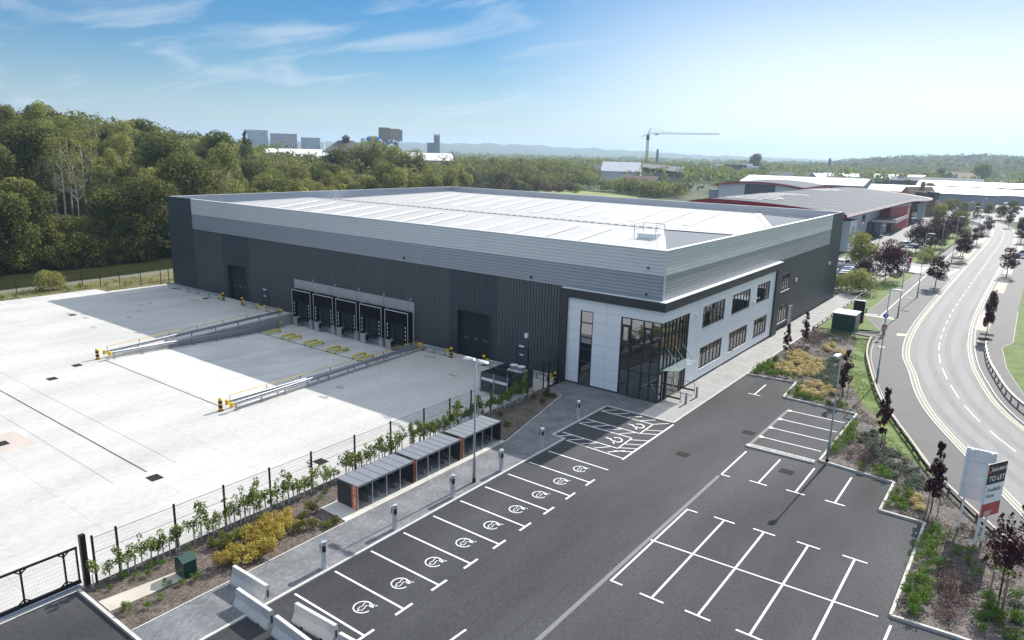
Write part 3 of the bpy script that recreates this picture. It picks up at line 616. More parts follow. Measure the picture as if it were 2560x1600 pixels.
for nm, z0, z1, m, op in (('light_band', HM, H, m_lband, 0.075), ('mid_band', HB, HM, m_mband, 0.06)):
    b = MB(); b.rib((-L1, -op, z0), Z3, X, mY, z1-z0, L1+op, 0.30, 0.05, 0.34); b.rib((op, -op, z0), Z3, Y, X, z1-z0, W1+op, 0.30, 0.045, 0.26)
    b.quad((-L1, -op, z0), (-L1, -op, z1), (-L1, 0.02, z1), (-L1, 0.02, z0)); b.quad((op, W1, z0), (-0.02, W1, z0), (-0.02, W1, z1), (op, W1, z1))
    b.quad((-L1, -op, z0), (-L1, 0.02, z0), (op, 0.02, z0), (op, -op, z0)); b.quad((op, -op, z0), (-0.02, -op, z0), (-0.02, W1, z0), (op, W1, z0))
    b.build(nm, m, wh)
c = MB(); c.beam((0.06, -0.06, HB), (0.06, -0.06, H), 0.10); c.build('corner_flashing', m_lband, wh)
co = MB()
co.box(-L1, -0.12, H, -0.28, 0.28, H+0.05); co.box(-0.28, -0.12, H, 0.12, W1, H+0.05); co.box(-L2+0.3, W2-0.3, H, -0.3, W2+0.03, H+0.05); co.box(-L2-0.03, 0.28, H, -L2+0.3, W2+0.03, H+0.05)
co.build('parapet_coping', m_cope, wh)
for q in ((-L2-0.03, -0.05, H, -L1, 0.28, H+0.055), (-0.3, W1, H, 0.04, W2+0.03, H+0.055)): MB().box(*q).build('dark_coping', m_navy, wh)
ip = MB(); pi = 0.28; zi = 11.3
ip.rib((-L2+pi, W2-pi, zi), X, Z3, mY, L2-2*pi, H-zi, 0.4, 0.03, 0.3); ip.rib((-L2+pi, pi, zi), Y, Z3, X, W2-2*pi, H-zi, 0.4, 0.03, 0.3)
ip.rib((-L2+pi, pi, zi), X, Z3, Y, L2-2*pi, H-zi, 0.4, 0.03, 0.3); ip.rib((-pi, pi, zi), Y, Z3, (-1, 0, 0), W2-2*pi, H-zi, 0.4, 0.03, 0.3)
ip.build('parapet_lining', m_inner, wh)
# two-span hipped roof
ze, zr = 11.62, 13.12; rf, hp, rt, rl_, gut, rcap = MB(), [], [], [], MB(), []
xl, xr = -L2+pi, -pi
for ya, yr, yb in ((pi, 15.7, 31.3), (31.45, 47.0, W2-pi)):
    ax, bx = -65.5, -7.9
    def ylim(x, lo):       # where a slope starts on its way up at x (eave side lo=True: front)
        t = 1.0 if ax <= x <= bx else ((x-xl)/(ax-xl) if x < ax else (xr-x)/(xr-bx))
        return t
    n = 190; xs = [xl+(xr-xl)*i/n for i in range(n+1)]+[ax, bx]; xs.sort()
    for x0, x1 in zip(xs, xs[1:]):
        if x1-x0 < 1e-4: continue
        for yy in (ya, yb):
            q = []
            for x in (x0, x1):
                t = ylim(x, 0); q.append((x, yy, ze)); q.append((x, yy+(yr-yy)*t, ze+(zr-ze)*t))
            a, b, c2, d = q[0], q[2], q[3], q[1]
            rf.quad(a, b, c2, d) if yy == ya else rf.quad(b, a, d, c2)
            if yy == ya and x1-x0 > 0.3 and int(round((x0-xl)/((xr-xl)/n))) % 1 == 0:      # standing seam
                s = 0.05; rf.quad((x0, a[1], ze+0.01), (x0+s, a[1], ze+s), (x0+s, d[1], d[2]+s), (x0, d[1], d[2]+0.01)); rf.quad((x0+s, a[1], ze+s), (x0+2*s, a[1], ze+0.01), (x0+2*s, d[1], d[2]+0.01), (x0+s, d[1], d[2]+s))
    for xe, xa, sg in ((xl, ax, 1), (xr, bx, -1)):
        p = [(xe, ya, ze), (xa, yr, zr), (xe, yb, ze)]; hp.append(MB().tri(*(p if sg < 0 else p[::-1])))
        rt += [MB().beam((xe, q, ze+0.04), (xa, yr, zr+0.04), 0.7 if sg < 0 else 0.35, 0.03) for q in (ya, yb)]
    rcap.append(MB().beam((ax, yr, zr+0.03), (bx, yr, zr+0.03), 0.22, 0.06))
    k = 0; x = ax+3.5
    while x < bx-3:
        a0, a1 = 0.16, 0.86
        rl_.append(MB().quad((x, ya+(yr-ya)*a0, ze+(zr-ze)*a0+0.065), (x+1.0, ya+(yr-ya)*a0, ze+(zr-ze)*a0+0.065), (x+1.0, ya+(yr-ya)*a1, ze+(zr-ze)*a1+0.065), (x, ya+(yr-ya)*a1, ze+(zr-ze)*a1+0.065))); x += 4.05
gut.box(xl, 31.3, ze-0.1, xr, 31.45, ze-0.02)
rfo = rf.build('roof', m_roof, wh)
mh = mat('shade_toned_hip_sheet', (0.30, 0.32, 0.35), 0.95, spec=0.05)  # hip ends coloured darker than the roof to imitate grazing light
t_, N_, L_n, b_n = nodes_of(mh); g_ = N_.new('ShaderNodeNewGeometry'); wv = N_.new('ShaderNodeTexWave'); wv.bands_direction = 'Y'; wv.inputs['Scale'].default_value = 0.8; L_n.new(g_.outputs['Position'], wv.inputs[0])
cr_ = N_.new('ShaderNodeMixRGB'); cr_.inputs[1].default_value = (0.19, 0.205, 0.23, 1); cr_.inputs[2].default_value = (0.26, 0.275, 0.30, 1); L_n.new(wv.outputs[1], cr_.inputs[0]); L_n.new(cr_.outputs[0], b_n.inputs['Base Color'])
for l_, nm, m in ((hp, 'hip_end', mh), (rt, 'hip_flashing', m_cope), (rl_, 'roof_light', m_rlight), (rcap, 'ridge_cap', m_cope)):
    for b in l_: b.build(nm, m, rfo)
sd_ = MB(); sd_.box(-65.5, 15.66, zr+0.062, -7.9, 15.74, zr+0.07); s2_ = MB().box(-64, 46.97, zr+0.062, -7.9, 47.03, zr+0.07)
x = -65.5
while x < -7.9: sd_.box(x, 15.62, zr+0.06, x+0.55, 15.78, zr+0.10); x += 1.0
x = -64
while x < -7.9: s2_.box(x, 46.95, zr+0.06, x+0.5, 47.05, zr+0.09); x += 1.6
sd_.build('ridge_clip', m_frame, rfo); s2_.build('ridge_clip', m_frame, rfo)
ht = MB().prism([(-7.9, 10.3), (-6.0, 10.3), (-6.0, 11.7), (-7.9, 11.7)], 12.6, 13.15); hto = ht.build('roof_hatch', m_plainwhite, wh)
hr = MB()
for x in (-8.1, -5.8):
    for y in (10.0, 12.0): hr.tube([(x, y, 12.6), (x, y, 14.05)], 0.03, 6)
for z in (13.5, 14.03): hr.tube([(-8.1, 10, z), (-8.1, 12, z), (-5.8, 12, z), (-5.8, 10, z)], 0.022, 6)
hr.build('hatch_guard_rail', m_metal, hto)
ld = MB()
for y in (60.3, 61.1): ld.tube([(-77.6, y, 12), (-77.6, y, 13.0), (-76.2, y, 13.0), (-76.2, y, 12)], 0.04, 6)
ld.build('roof_guard_rail', m_metal, wh)
# docks
dw = MB().box(-49.6, 0.0, -1.3, -28.8, 0.3, 4.55); dw.box(-50.2, -0.01, -1.3, -49.6, 0.3, -0.02); dw.box(-28.8, -0.01, -1.3, -26.2, 0.3, -0.02); dwo = dw.build('concrete_dock_wall', m_cwall, wh)
sc = MB()
for x in (-42.6, -33.6): sc.strip([(x, 0), (x, 0)], 0.0, 0) if False else sc.box(x, -0.008, 3.3, x+0.04, 0.004, 4.5)
sc.build('panel_joint', m_frame, dwo)
for i in range(5):
    x0 = -49.2+4.14*i; x1 = x0+3.6; f = -0.72
    d = MB(); d.box(x0, f, 3.0, x1, -0.005, 3.4); d.box(x0, f, -0.05, x0+0.12, -0.005, 3.0); d.box(x1-0.12, f, -0.05, x1, -0.005, 3.0)
    ds = d.build('dock_shelter', m_rubber, wh)
    d = MB(); d.box(x0+0.12, f+0.02, 2.0, x1-0.12, f+0.06, 3.0); d.box(x0+0.12, f+0.02, 0.0, x0+0.72, f+0.06, 2.0); d.box(x1-0.72, f+0.02, 0.0, x1-0.12, f+0.06, 2.0)
    d.build('curtain', mat('dock_curtain', (0.008, 0.009, 0.011), 0.85, spec=0.05) if i == 0 else bpy.data.materials['dock_curtain'], ds)
    d = MB(); d.box(x0, f-0.02, 3.33, x1, f-0.004, 3.40); d.box(x0, f-0.02, 0, x0+0.05, f-0.004, 3.33); d.box(x1-0.05, f-0.02, 0, x1, f-0.004, 3.33); d.build('trim', m_cope, ds)
    for xx in (x0+0.34, x1-0.46):
        for k in range(4): MB().box(xx, f+0.002, 0.28+0.44*k, xx+0.09, f+0.016, 0.52+0.44*k).build('marker', m_plainwhite, ds)
    d = MB().box(x0+0.75, -0.25, -0.05, x1-0.75, -0.12, 2.6); d.build('dock_door', m_shut, ds)
    d = MB(); d.box(x0+0.1, -0.78, -1.3, x0+1.0, -0.02, -0.06); d.build('dock_pier', m_cwall, wh); MB().box(x1-0.75, -0.5, -1.3, x1-0.1, -0.02, -0.06).build('dock_pier', m_cwall, wh)
    d = MB(); d.box(x0+1.05, -0.55, -0.45, x1-0.85, -0.06, -0.06); d.box(x0+1.02, -0.86, -0.75, x0+1.2, -0.6, -0.15); d.build('dock_leveller', m_black, wh)
    d = MB(); d.box(x0+2.0, -0.9, 4.78, x0+2.2, -0.5, 4.92) if False else d.box(x0+3.4, -0.22, 4.72, x0+3.62, 0.0, 4.95); d.build('wall_light', m_metal, wh)
for x0, x1, zt in ((-64.1, -60.0, 4.72), (-22.55, -18.35, 4.75)):
    d = MB(); d.rib((x0, 0.42, -0.05), Z3, X, mY, zt+0.05, x1-x0, 0.16, 0.02, 0.2)
    rd = d.build('roller_door', m_shut, wh)
    d = MB(); d.box(x0, 0.0, zt, x1, 0.45, zt+0.02); d.box(x0-0.02, 0.0, -0.05, x0, 0.45, zt); d.box(x1, 0.0, -0.05, x1+0.02, 0.45, zt)
    d.box(x0-0.12, -0.07, -0.05, x0, 0.0, zt+0.12); d.box(x1, -0.07, -0.05, x1+0.12, 0.0, zt+0.12); d.box(x0, -0.07, zt, x1, 0.0, zt+0.12); d.build('door_frame', m_frame, rd)
    d = MB()
    for k in range(3): xx = x0+(x1-x0)*(0.14+0.3*k); d.box(xx, 0.39, 1.75, xx+0.55, 0.41, 2.0)
    d.build('vision_panel', mat('door_light', (0.09, 0.10, 0.11), 0.2) if x0 < -60 else bpy.data.materials['door_light'], rd)
for x0, x1 in ((-56.4, -55.2), (-14.85, -13.6)):
    d = MB().box(x0, -0.06, -0.05, x1, -0.004, 2.05); fd = d.build('fire_door', m_navy, wh)
    d = MB(); d.box(x0-0.09, -0.08, 0, x0, 0, 2.14); d.box(x1, -0.08, 0, x1+0.09, 0, 2.14); d.box(x0, -0.08, 2.05, x1, 0, 2.14); d.build('door_frame', m_frame, fd)
    d = MB().box(x0+0.35, -0.075, 1.42, x0+0.8, -0.062, 1.56); d.build('door_sign', m_cope, fd)
    d = MB().box(x0+0.3, -0.16, 2.28, x0+0.85, 0, 2.42); d.build('door_lamp', m_plainwhite, wh)
d = MB().box(-13.9, -0.2, 3.3, -13.55, 0, 3.75); d.build('alarm_box', m_plainwhite, wh)
d = MB()
for z in (11.5, 9.25): d.box(-1.6, -0.15, z-0.08, -1.4, -0.06, z+0.08)
d.box(-30.3, -0.2, 9.15, -30.1, -0.06, 9.35); d.box(-13.5, -0.2, 9.15, -13.3, -0.06, 9.35)
d.build('camera_bracket', m_frame, wh)
# office corner
fr_ = MB()
fr_.prism([(-9.6, -0.72), (0.62, -0.72), (0.62, 31.6), (0.0, 31.6), (0.0, 0.0), (-9.6, 0.0)], 8.08, 8.86)
fr_.box(-9.6, -0.72, -0.1, -8.92, 0.0, 8.08); fr_.box(0.0, 29.8, -0.1, 0.62, 31.6, 8.08)
fr_.build('office_frame', m_frame, wh)
d = MB(); d.box(-9.6, -0.74, 8.86, 0.64, -0.1, 8.89); d.box(0.1, -0.1, 8.86, 0.64, 31.62, 8.89); d.build('frame_capping', m_cope, wh)
def panels(mb, face, u0, u1, holes, z0, z1, t0, t1):
    """wall of boxes round rectangular openings: face 's' (u is x) or 'e' (u is y)"""
    us = sorted({u0, u1, *[h[0] for h in holes], *[h[1] for h in holes]})
    for a, b in zip(us, us[1:]):
        c = (a+b)/2; hs = sorted([h for h in holes if h[0] < c < h[1]], key=lambda h: h[2]); z = z0
        for h in hs+[(0, 0, z1, z1)]:
            if h[2] > z+1e-4:
                mb.box(a, t0, z, b, t1, h[2]) if face == 's' else mb.box(t0, a, z, t1, b, h[2])
            z = h[3]
E_W = [(8.2, 13.85, 5.05, 7.12), (15.85, 21.35, 5.05, 7.12), (23.5, 28.05, 5.05, 7.12), (8.2, 13.85, 1.08, 3.15), (15.85, 21.35, 1.08, 3.15), (23.5, 28.05, 1.08, 3.15)]
D_W = [(32.1, 36.75, 4.95, 7.05), (32.1, 36.95, 0.98, 3.1)]
wp = MB()
panels(wp, 'e', 5.1, 29.8, E_W, 0.25, 8.08, 0.1, 0.4); wp.box(0.1, -0.5, 7.1, 0.4, 5.1, 8.08)
panels(wp, 's', -8.92, -3.5, [(-7.58, -6.26, 0.05, 7.05)], 0.25, 8.08, -0.5, -0.2); wp.box(-3.5, -0.5, 7.1, 0.1, -0.2, 8.08)
wpo = wp.build('white_panel_wall', m_panel, wh)
pl = MB(); pl.box(0.06, 5.1, -0.1, 0.36, 29.8, 0.25); pl.box(-8.92, -0.46, -0.1, -7.58, -0.16, 0.25); pl.box(-6.26, -0.46, -0.1, -3.5, -0.16, 0.25); pl.build('plinth', mat('plinth_brick', (0.10, 0.085, 0.085), 0.8), wh)
jt = MB()
for z in (1.1, 2.1, 3.1, 4.1, 5.1, 6.1, 7.1): jt.box(-8.9, -0.504, z, -7.6, -0.499, z+0.03); jt.box(-6.24, -0.504, z, -3.52, -0.499, z+0.03)
for x in (-4.9,): jt.box(x, -0.505, 0.26, x+0.03, -0.5, 8.05)
for y in (7.3, 14.85, 22.4, 28.9): jt.box(0.399, y, 0.26, 0.404, y+0.03, 8.05)
for z in (4.1, 7.6): jt.box(0.399, 5.12, z, 0.404, 29.75, z+0.025)
jt.build('panel_joint', m_joint, wpo)
def window(y0, y1, z0, z1, xf, n, xin):
    xin = xf-0.11
    fm = MB()
    for k in range(n+1):
        y = y0+(y1-y0)*k/n; w = 0.05 if 0 < k < n else 0.08; fm.box(xin-0.03, max(y0, y-w/2), z0, xf-0.06, min(y1, y+w/2), z1)
    for z in (z0, z1-0.08): fm.box(xin-0.03, y0, z, xf-0.058, y1, z+0.08)
    wf = fm.build('window', m_frame, wh)
    MB().box(xin-0.04, y0, z0, xin, y1, z1).build('pane', m_glass, wf)
    MB().box(xf-0.02, y0-0.05, z0-0.06, xf+0.07, y1+0.05, z0-0.01).build('sill', m_joint, wf)
    for k in range(n):
        if k % 3 == 1: y = y0+(y1-y0)*k/n; MB().box(xin-0.02, y+0.06, z1-0.72, xin+0.03, y+(y1-y0)/n-0.06, z1-0.66).build('transom', m_frame, wf)
for w in E_W: window(*w, 0.4, 6 if w[1]-w[0] > 5 else 5, 0.24)
for w in D_W: window(*w, 0.17, 5, -0.08)
# corner curtain wall
gl = MB(); gl.box(-3.5, -0.40, 0, 0.3, -0.34, 7.1); gl.box(0.24, -0.34, 0, 0.30, 5.1, 7.1); cwo = gl.build('curtain_wall', m_glass, wh)
ml = MB()
for x in (-3.46, -2.55, -1.35, -0.55, 0.26): ml.box(x-0.05, -0.47, 0, x+0.05, -0.40, 7.1)
for z in (0.0, 3.55, 7.0): ml.box(-3.5, -0.465, z, 0.3, -0.405, z+0.1)
for z, a, b in ((5.95, -2.55, -1.35), (4.9, -3.46, -1.35), (6.35, -3.46, -2.55), (6.4, -1.35, -0.55), (5.9, -0.55, 0.26), (2.4, -3.46, 0.26), (1.1, -3.46, -2.55)): ml.box(a, -0.462, z, b, -0.404, z+0.07)
for x0, z0, z1 in ((-3.4, 4.9, 6.35), (-1.3, 4.9, 6.4)): 
    for q in (x0, x0+0.62): ml.box(q, -0.475, z0, q+0.12, -0.402, z1)
    ml.box(x0, -0.474, z1-0.12, x0+0.74, -0.403, z1); ml.box(x0, -0.474, z0, x0+0.74, -0.403, z0+0.12)
for y in (-0.44, 0.35, 1.05, 1.75, 2.5, 3.25, 4.0, 4.55, 5.06): ml.box(0.30, y-0.045, 0, 0.37, y+0.045, 7.1)
for z in (0.0, 2.62, 7.0): ml.box(0.305, -0.40, z, 0.365, 5.1, z+0.1)
for y in (1.05, 3.9): ml.box(0.30, y-0.12, 0, 0.42, y+0.12, 2.65)
ml.build('mullion', m_frame, cwo)
gl = MB(); gl.box(-7.58, -0.42, 0.0, -6.26, -0.36, 7.05); swo = gl.build('stair_window', m_glass, wh)
ml = MB()
for x in (-7.56, -6.34): ml.box(x, -0.5, 0, x+0.06, -0.42, 7.05)
for z in (0.0, 2.3, 3.5, 4.55, 5.9, 6.97): ml.box(-7.5, -0.49, z, -6.34, -0.425, z+0.09)
ml.build('mullion', m_frame, swo)
d = MB(); d.box(0.372, 1.2, 0.08, 0.40, 2.45, 2.55); d.box(0.372, 2.55, 0.08, 0.40, 3.8, 2.55); do = d.build('entrance_door', m_glass, wh)
d = MB(); d.box(0.41, 2.3, 0.8, 0.46, 2.36, 1.8); d.box(0.41, 2.62, 0.8, 0.46, 2.68, 1.8); d.build('handle', m_chrome, do)
d = MB(); d.box(0.404, 1.7, 1.25, 0.41, 1.95, 1.5); d.box(0.404, 2.85, 1.25, 0.41, 3.1, 1.5); d.build('door_sticker', m_plainwhite, do)
cg = mat('canopy_glass', (0.45, 0.55, 0.56), 0.08, spec=0.6)
cp = MB(); q = [(0.42, -0.2, 2.95), (1.85, 0.2, 3.12), (1.85, 4.2, 3.12), (0.42, 4.6, 2.95)]; cp.quad(*q); cp.quad(*[(x, y, z-0.04) for x, y, z in q[::-1]])
for a, b in zip(q, q[1:]+q[:1]): cp.quad(a, (a[0], a[1], a[2]-0.04), (b[0], b[1], b[2]-0.04), b)
tg_, gg_ = cg.node_tree, None; ob_ = [n for n in tg_.nodes if n.type == 'OUTPUT_MATERIAL'][0]; tp_ = tg_.nodes.new('ShaderNodeBsdfTransparent'); mg_ = tg_.nodes.new('ShaderNodeMixShader'); mg_.inputs[0].default_value = 0.45
tg_.links.new(tp_.outputs[0], mg_.inputs[1]); tg_.links.new(tg_.nodes['Principled BSDF'].outputs[0], mg_.inputs[2]); tg_.links.new(mg_.outputs[0], ob_.inputs[0])
cpo = cp.build('entrance_canopy', cg, wh)
d = MB()
for y in (0.7, 2.2, 3.7): d.tube([(0.4, y, 4.7), (1.7, y, 3.12)], 0.025, 6); d.beam((0.42, y, 2.9), (1.8, y, 3.07), 0.05, 0.06)
d.build('tie_rod', m_metal, cpo)
d = MB(); d.tube([(0.3, 38.6, 0), (0.3, 38.6, 2.5)], 0.09, 8); d.box(-0.04, 38.2, 0, 0.04, 39.4, 2.4); d.build('side_door', m_metal, wh)
d = MB()
for y, z in ((6.4, 6.6), (22.5, 5.3), (39.9, 5.6), (56.9, 5.9)): d.box(0.4 if y < 30 else 0, y-0.13, z-0.22, 0.62 if y < 30 else 0.2, y+0.13, z+0.2)
d.build('wall_light', m_plainwhite, wh)
# ================================================================== yard furniture
def rail_run(label, pts, posts, h0=None, cap=(True, True), handrail=None, hr_end=None, foot=None):
    """galvanised W-beam barrier along 3-D points (z = ground under it)"""
    x, y, z = pts[0]; t = thing('safety_barrier', label, 'barrier', (x, y, z), 'safety barriers in the yard')
    b = MB(); n = 16
    for k in range(len(pts)-1):
        a, c = Vector(pts[k]), Vector(pts[k+1]); d = (c-a).normalized(); nx = Vector((d.y, -d.x, 0)).normalized()
        prof = [(0.0, 0.42), (0.05, 0.47), (0.05, 0.53), (0.0, 0.57), (0.0, 0.60), (0.05, 0.64), (0.05, 0.70), (0.0, 0.75)]
        for (o1, z1), (o2, z2) in zip(prof, prof[1:]):
            for s in (1, -1):
                q = [a+nx*(s*(o1+0.02))+Vector((0, 0, z1)), c+nx*(s*(o1+0.02))+Vector((0, 0, z1)), c+nx*(s*(o2+0.02))+Vector((0, 0, z2)), a+nx*(s*(o2+0.02))+Vector((0, 0, z2))]
                b.quad(*(q if s > 0 else q[::-1]))
    b.build('rail', m_metal, t)
    xy = [(p[0], p[1]) for p in pts]; L = dist_along(xy)[-1]
    def P3(s):
        d = dist_along(xy); i = max(k for k in range(len(d)-1) if d[k] <= min(s, L-1e-6)); f = (s-d[i])/(d[i+1]-d[i]); return Vector(pts[i]).lerp(Vector(pts[i+1]), f)
    for k in range(posts):
        s = 0.4+(L-0.8)*k/(posts-1); p = P3(s); fz = 0.0 if foot is None else foot
        m = MB().box(p.x-0.06, p.y-0.05, p.z-0.02, p.x+0.06, p.y+0.05, p.z+0.72); m.box(p.x-0.13, p.y-0.13, p.z-0.02, p.x+0.13, p.y+0.13, p.z+0.02); m.build('post', m_metal, t)
    for e, on in zip((pts[0], pts[-1]), cap):
        if on: MB().prism([(e[0]+0.16*math.cos(q), e[1]+0.16*math.sin(q)) for q in np.linspace(0, 6.283, 9)[:-1]], e[2]+0.38, e[2]+0.78).build('end_cap', m_yel, t)
    if handrail:
        m = MB(); hp_ = [P3(s) for s in np.linspace(handrail[0], L-handrail[1], 14)]; m.tube([p+Vector((0, 0, 1.12)) for p in hp_], 0.028, 6)
        m.build('handrail', m_yel, t)
        m = MB()
        for p in hp_[::2]: m.tube([p+Vector((0, 0, 0.6)), p+Vector((0, 0, 1.12))], 0.03, 6)
        m.build('handrail_post', m_iron, t)
    return t
def pit_z(y): return float(np.interp(y, [-24, -18, -12, -6.5, -5.2, 0], [0, -0.4, -0.82, -1.15, -1.22, -1.22]))
rail_run('long barrier with yellow handrail on the upper side of the ramp wall nearest the canal', [(-47.3, -24.1, 0.0), (-48.7, -13.0, 0.0), (-50.1, -1.7, 0.0)], 8, handrail=(0.3, 0.2))
rail_run('long barrier sloping down the inner side of the ramp wall towards the first dock', [(-46.4, -24.0, 0)]+[(PL(y)+0.35, y, pit_z(y)+0.05) for y in (-18, -12, -6.5, -2.6)], 8)
rail_run('long barrier on the yard side of the ramp wall nearest the plant cage', [(-24.95, -24.5, 0), (-25.7, -13, 0), (-26.45, -1.8, 0)], 10)
rail_run('barrier with yellow handrail inside the ramp wall below the last dock', [(-25.75, -24.4, 0)]+[(PR(y)-0.42, y, pit_z(y)*0.25) for y in (-18, -12, -6.5, -1.2)], 6, handrail=(0.3, 0.1))
rail_run('short barrier between the dock corner and the tall right-hand roller door', [(-26.4, -1.55, 0), (-22.6, -1.5, 0)], 3, (True, False))
rail_run('short barrier between the tall right-hand roller door and its fire exit', [(-17.4, -1.5, 0), (-14.7, -1.45, 0)], 2)
rail_run('short barrier behind the plant cage beside the office frame', [(-13.05, -1.45, 0), (-9.95, -1.42, 0)], 3)
rail_run('barrier along the wall at the canal end of the dock side', [(-77.6, -1.6, 0), (-64.0, -1.45, 0)], 6, (False, True))
rail_run('short barrier between the far roller door and its fire exit', [(-58.5, -1.55, 0), (-55.2, -1.6, 0)], 2, (False, True))
rail_run('short barrier between the far fire exit and the ramp wall', [(-53.9, -1.55, 0), (-50.5, -1.6, 0)], 2, (True, True))
for x, y, lb in ((-47.35, -24.75, 'at the mouth of the ramp on the canal side'), (-25.8, -24.95, 'at the mouth of the ramp nearest the car park'), (-22.15, -1.45, 'on the dock side of the tall right-hand roller door'), (-17.87, -1.4, 'on the office side of the tall right-hand roller door'), (-63.4, -1.4, 'on the canal side of the far roller door'), (-58.95, -1.45, 'on the dock side of the far roller door'), (-9.45, -1.35, 'beside the black pedestrian gate under the office frame')):
    t = thing('bollard', 'yellow and black banded bollard '+lb, 'bollard', (x, y, 0), 'yellow and black bollards')
    MB().tube([(x, y, 0), (x, y, 1.0), (x, y, 1.08)], [0.15, 0.15, 0.08], 14).build('post', m_yel, t, True)
    m = MB(); 
    for z in (0.25, 0.62): m.cyl(x, y, z, z+0.24, 0.158, k=14)
    m.build('band', m_black, t)
    MB().cyl(x, y, 0, 0.03, 0.24, k=14).build('base_plate', m_black, t)
ord9 = ['nearest the canal-side wall', 'second from the canal-side wall', 'third from the canal-side wall', 'fourth from the canal-side wall', 'in the middle of the row', 'fourth from the handrail', 'third from the handrail', 'second from the handrail', 'nearest the handrail']
for k, x in enumerate((-47.35, -44.55, -43.3, -40.4, -39.3, -36.45, -35.1, -32.25, -31.05)):
    t = MB().tube([(x, -5.85, pit_z(-5.85)-0.02), (x, -5.85, -0.98), (x, -5.75, -0.9), (x, -4.1, -0.9), (x, -4.0, -0.98), (x, -4.0, -1.22)], 0.125, 8).build('wheel_guide', m_yel2, None, True)
    tag(t, 'yellow tubular wheel guide on the ramp floor, '+ord9[k], 'wheel guide', 'yellow wheel guides in front of the docks')
for (x, y), lb, m, p in (((-12.1, -12.0), 'in the shaded yard beside the plant cage', 0, cp_o), ((-12.15, -26.0), 'in the yard behind the cycle shelters', 0, 0), ((-18.2, -34.2), 'at the near end of the long drain channel', 0, 0), ((-46.7, -26.9), 'just outside the ramp mouth on the canal side', 0, 0), ((-44.1, -30.05), 'in the open yard, further out from the ramp mouth', 0, 0), ((-68.6, -18.3), 'on the edge of the building shadow near the canal', 0, 0), ((-66.3, -2.3), 'in the shade by the far roller door', 0, 0), ((-76.0, -1.6), 'at the far end of the canal-side barrier', 0, 0), ((-31.3, -38.2), 'in a pinkish slab patch at the left edge of the picture', 0, 0), ((8.7, -1.7), 'in the car park lane beside the short row of bays', 1, 0), ((6.4, -8.9), 'in the middle of the car park lane', 1, 0), ((13.1, -7.0), 'between the bay lines below the kerbed island', 1, 0)):
    t = MB().box(x-0.45, y-0.38, -0.02, x+0.45, y+0.38, 0.009).build('drain_cover', m_iron); tag(t, 'dark iron drain cover '+lb, 'drain cover', 'drain covers')
# plant enclosure
t = thing('plant_enclosure', 'dark panelled open-topped plant cage with white bands and galvanised posts', 'enclosure', (-11.6, -5.6, 0))
cx0, cx1, cy0, cy1 = -13.15, -10.2, -7.65, -3.9
for a, b in (((cx0, cy0), (cx1, cy0)), ((cx0, cy0), (cx0, cy1)), ((cx1, cy0), (cx1, cy1)), ((cx0, cy1), (cx1, cy1))):
    MB().beam((a[0], a[1], 0.95), (b[0], b[1], 0.95), 0.06, 1.7).build('panel', m_dkgrey, t)
m = MB(); m.box(cx0, cy0-0.045, 1.12, cx1, cy0-0.03, 1.36); m.build('band', m_plainwhite, t)
for x in (cx0, (cx0+cx1)/2, cx1): MB().box(x-0.06, cy0-0.1, 0, x+0.06, cy0-0.032, 1.85).build('gate_post', m_metal, t)
m = MB(); m.box(cx0, -5.9, 1.5, cx1, -5.82, 1.8); m.build('cross_panel', m_dkgrey, t)
MB().box((cx0+cx1)/2-0.35, cy0-0.12, 1.05, (cx0+cx1)/2-0.1, cy0-0.1, 1.4).build('latch', m_plainwhite, t)
t = thing('condenser_unit', 'pale twin-fan condenser unit standing inside the plant cage', 'condenser', (-11.2, -4.9, 0))
MB().box(-12.0, -5.4, 0.25, -10.4, -4.4, 1.75).build('casing', mat('condenser_white', (0.60, 0.60, 0.58), 0.5), t)
for x in (-11.6, -10.8):
    f = MB().cyl(x, -4.9, 1.75, 2.1, 0.36, 0.4, 16).build('fan_housing', m_metal, t)
    MB().cyl(x, -4.9, 2.1, 2.12, 0.36, k=16).build('fan_grille', m_cope, f)
m = MB(); m.box(-11.9, -5.42, 0.9, -11.25, -5.4, 1.65); m.box(-11.15, -5.42, 0.9, -10.5, -5.4, 1.65); m.build('coil', m_black, t)
# ------------------------------------------------------------------ mesh fence and gates
def mesh_mat(name, sx, sz, w):
    m = mat(name, (0.02, 0.02, 0.022), 0.5); t, N, L, b = nodes_of(m); out = [n for n in N if n.type == 'OUTPUT_MATERIAL'][0]
    g = N.new('ShaderNodeNewGeometry'); s = N.new('ShaderNodeSeparateXYZ'); L.new(g.outputs['Position'], s.inputs[0]); fs = []
    for ax, p in ((1, sx), (2, sz)):
        a = N.new('ShaderNodeMath'); a.operation = 'ADD'; a.inputs[1].default_value = 500; L.new(s.outputs[ax], a.inputs[0])
        q = N.new('ShaderNodeMath'); q.operation = 'MODULO'; q.inputs[1].default_value = p; L.new(a.outputs[0], q.inputs[0])
        c = N.new('ShaderNodeMath'); c.operation = 'LESS_THAN'; c.inputs[1].default_value = w; L.new(q.outputs[0], c.inputs[0]); fs.append(c.outputs[0])
    x = N.new('ShaderNodeMath'); x.operation = 'MAXIMUM'; L.new(fs[0], x.inputs[0]); L.new(fs[1], x.inputs[1])
    tr = N.new('ShaderNodeBsdfTransparent'); mx_ = N.new('ShaderNodeMixShader'); L.new(x.outputs[0], mx_.inputs[0]); L.new(tr.outputs[0], mx_.inputs[1]); L.new(b.outputs[0], mx_.inputs[2]); L.new(mx_.outputs[0], out.inputs[0])
    return m
m_mesh = mesh_mat('welded_mesh', 0.055, 0.2, 0.006)
FX = -9.25
t = thing('mesh_fence', 'black welded mesh fence on thin posts between the concrete yard and the sapling hedge', 'fence', (FX, -24, 0))
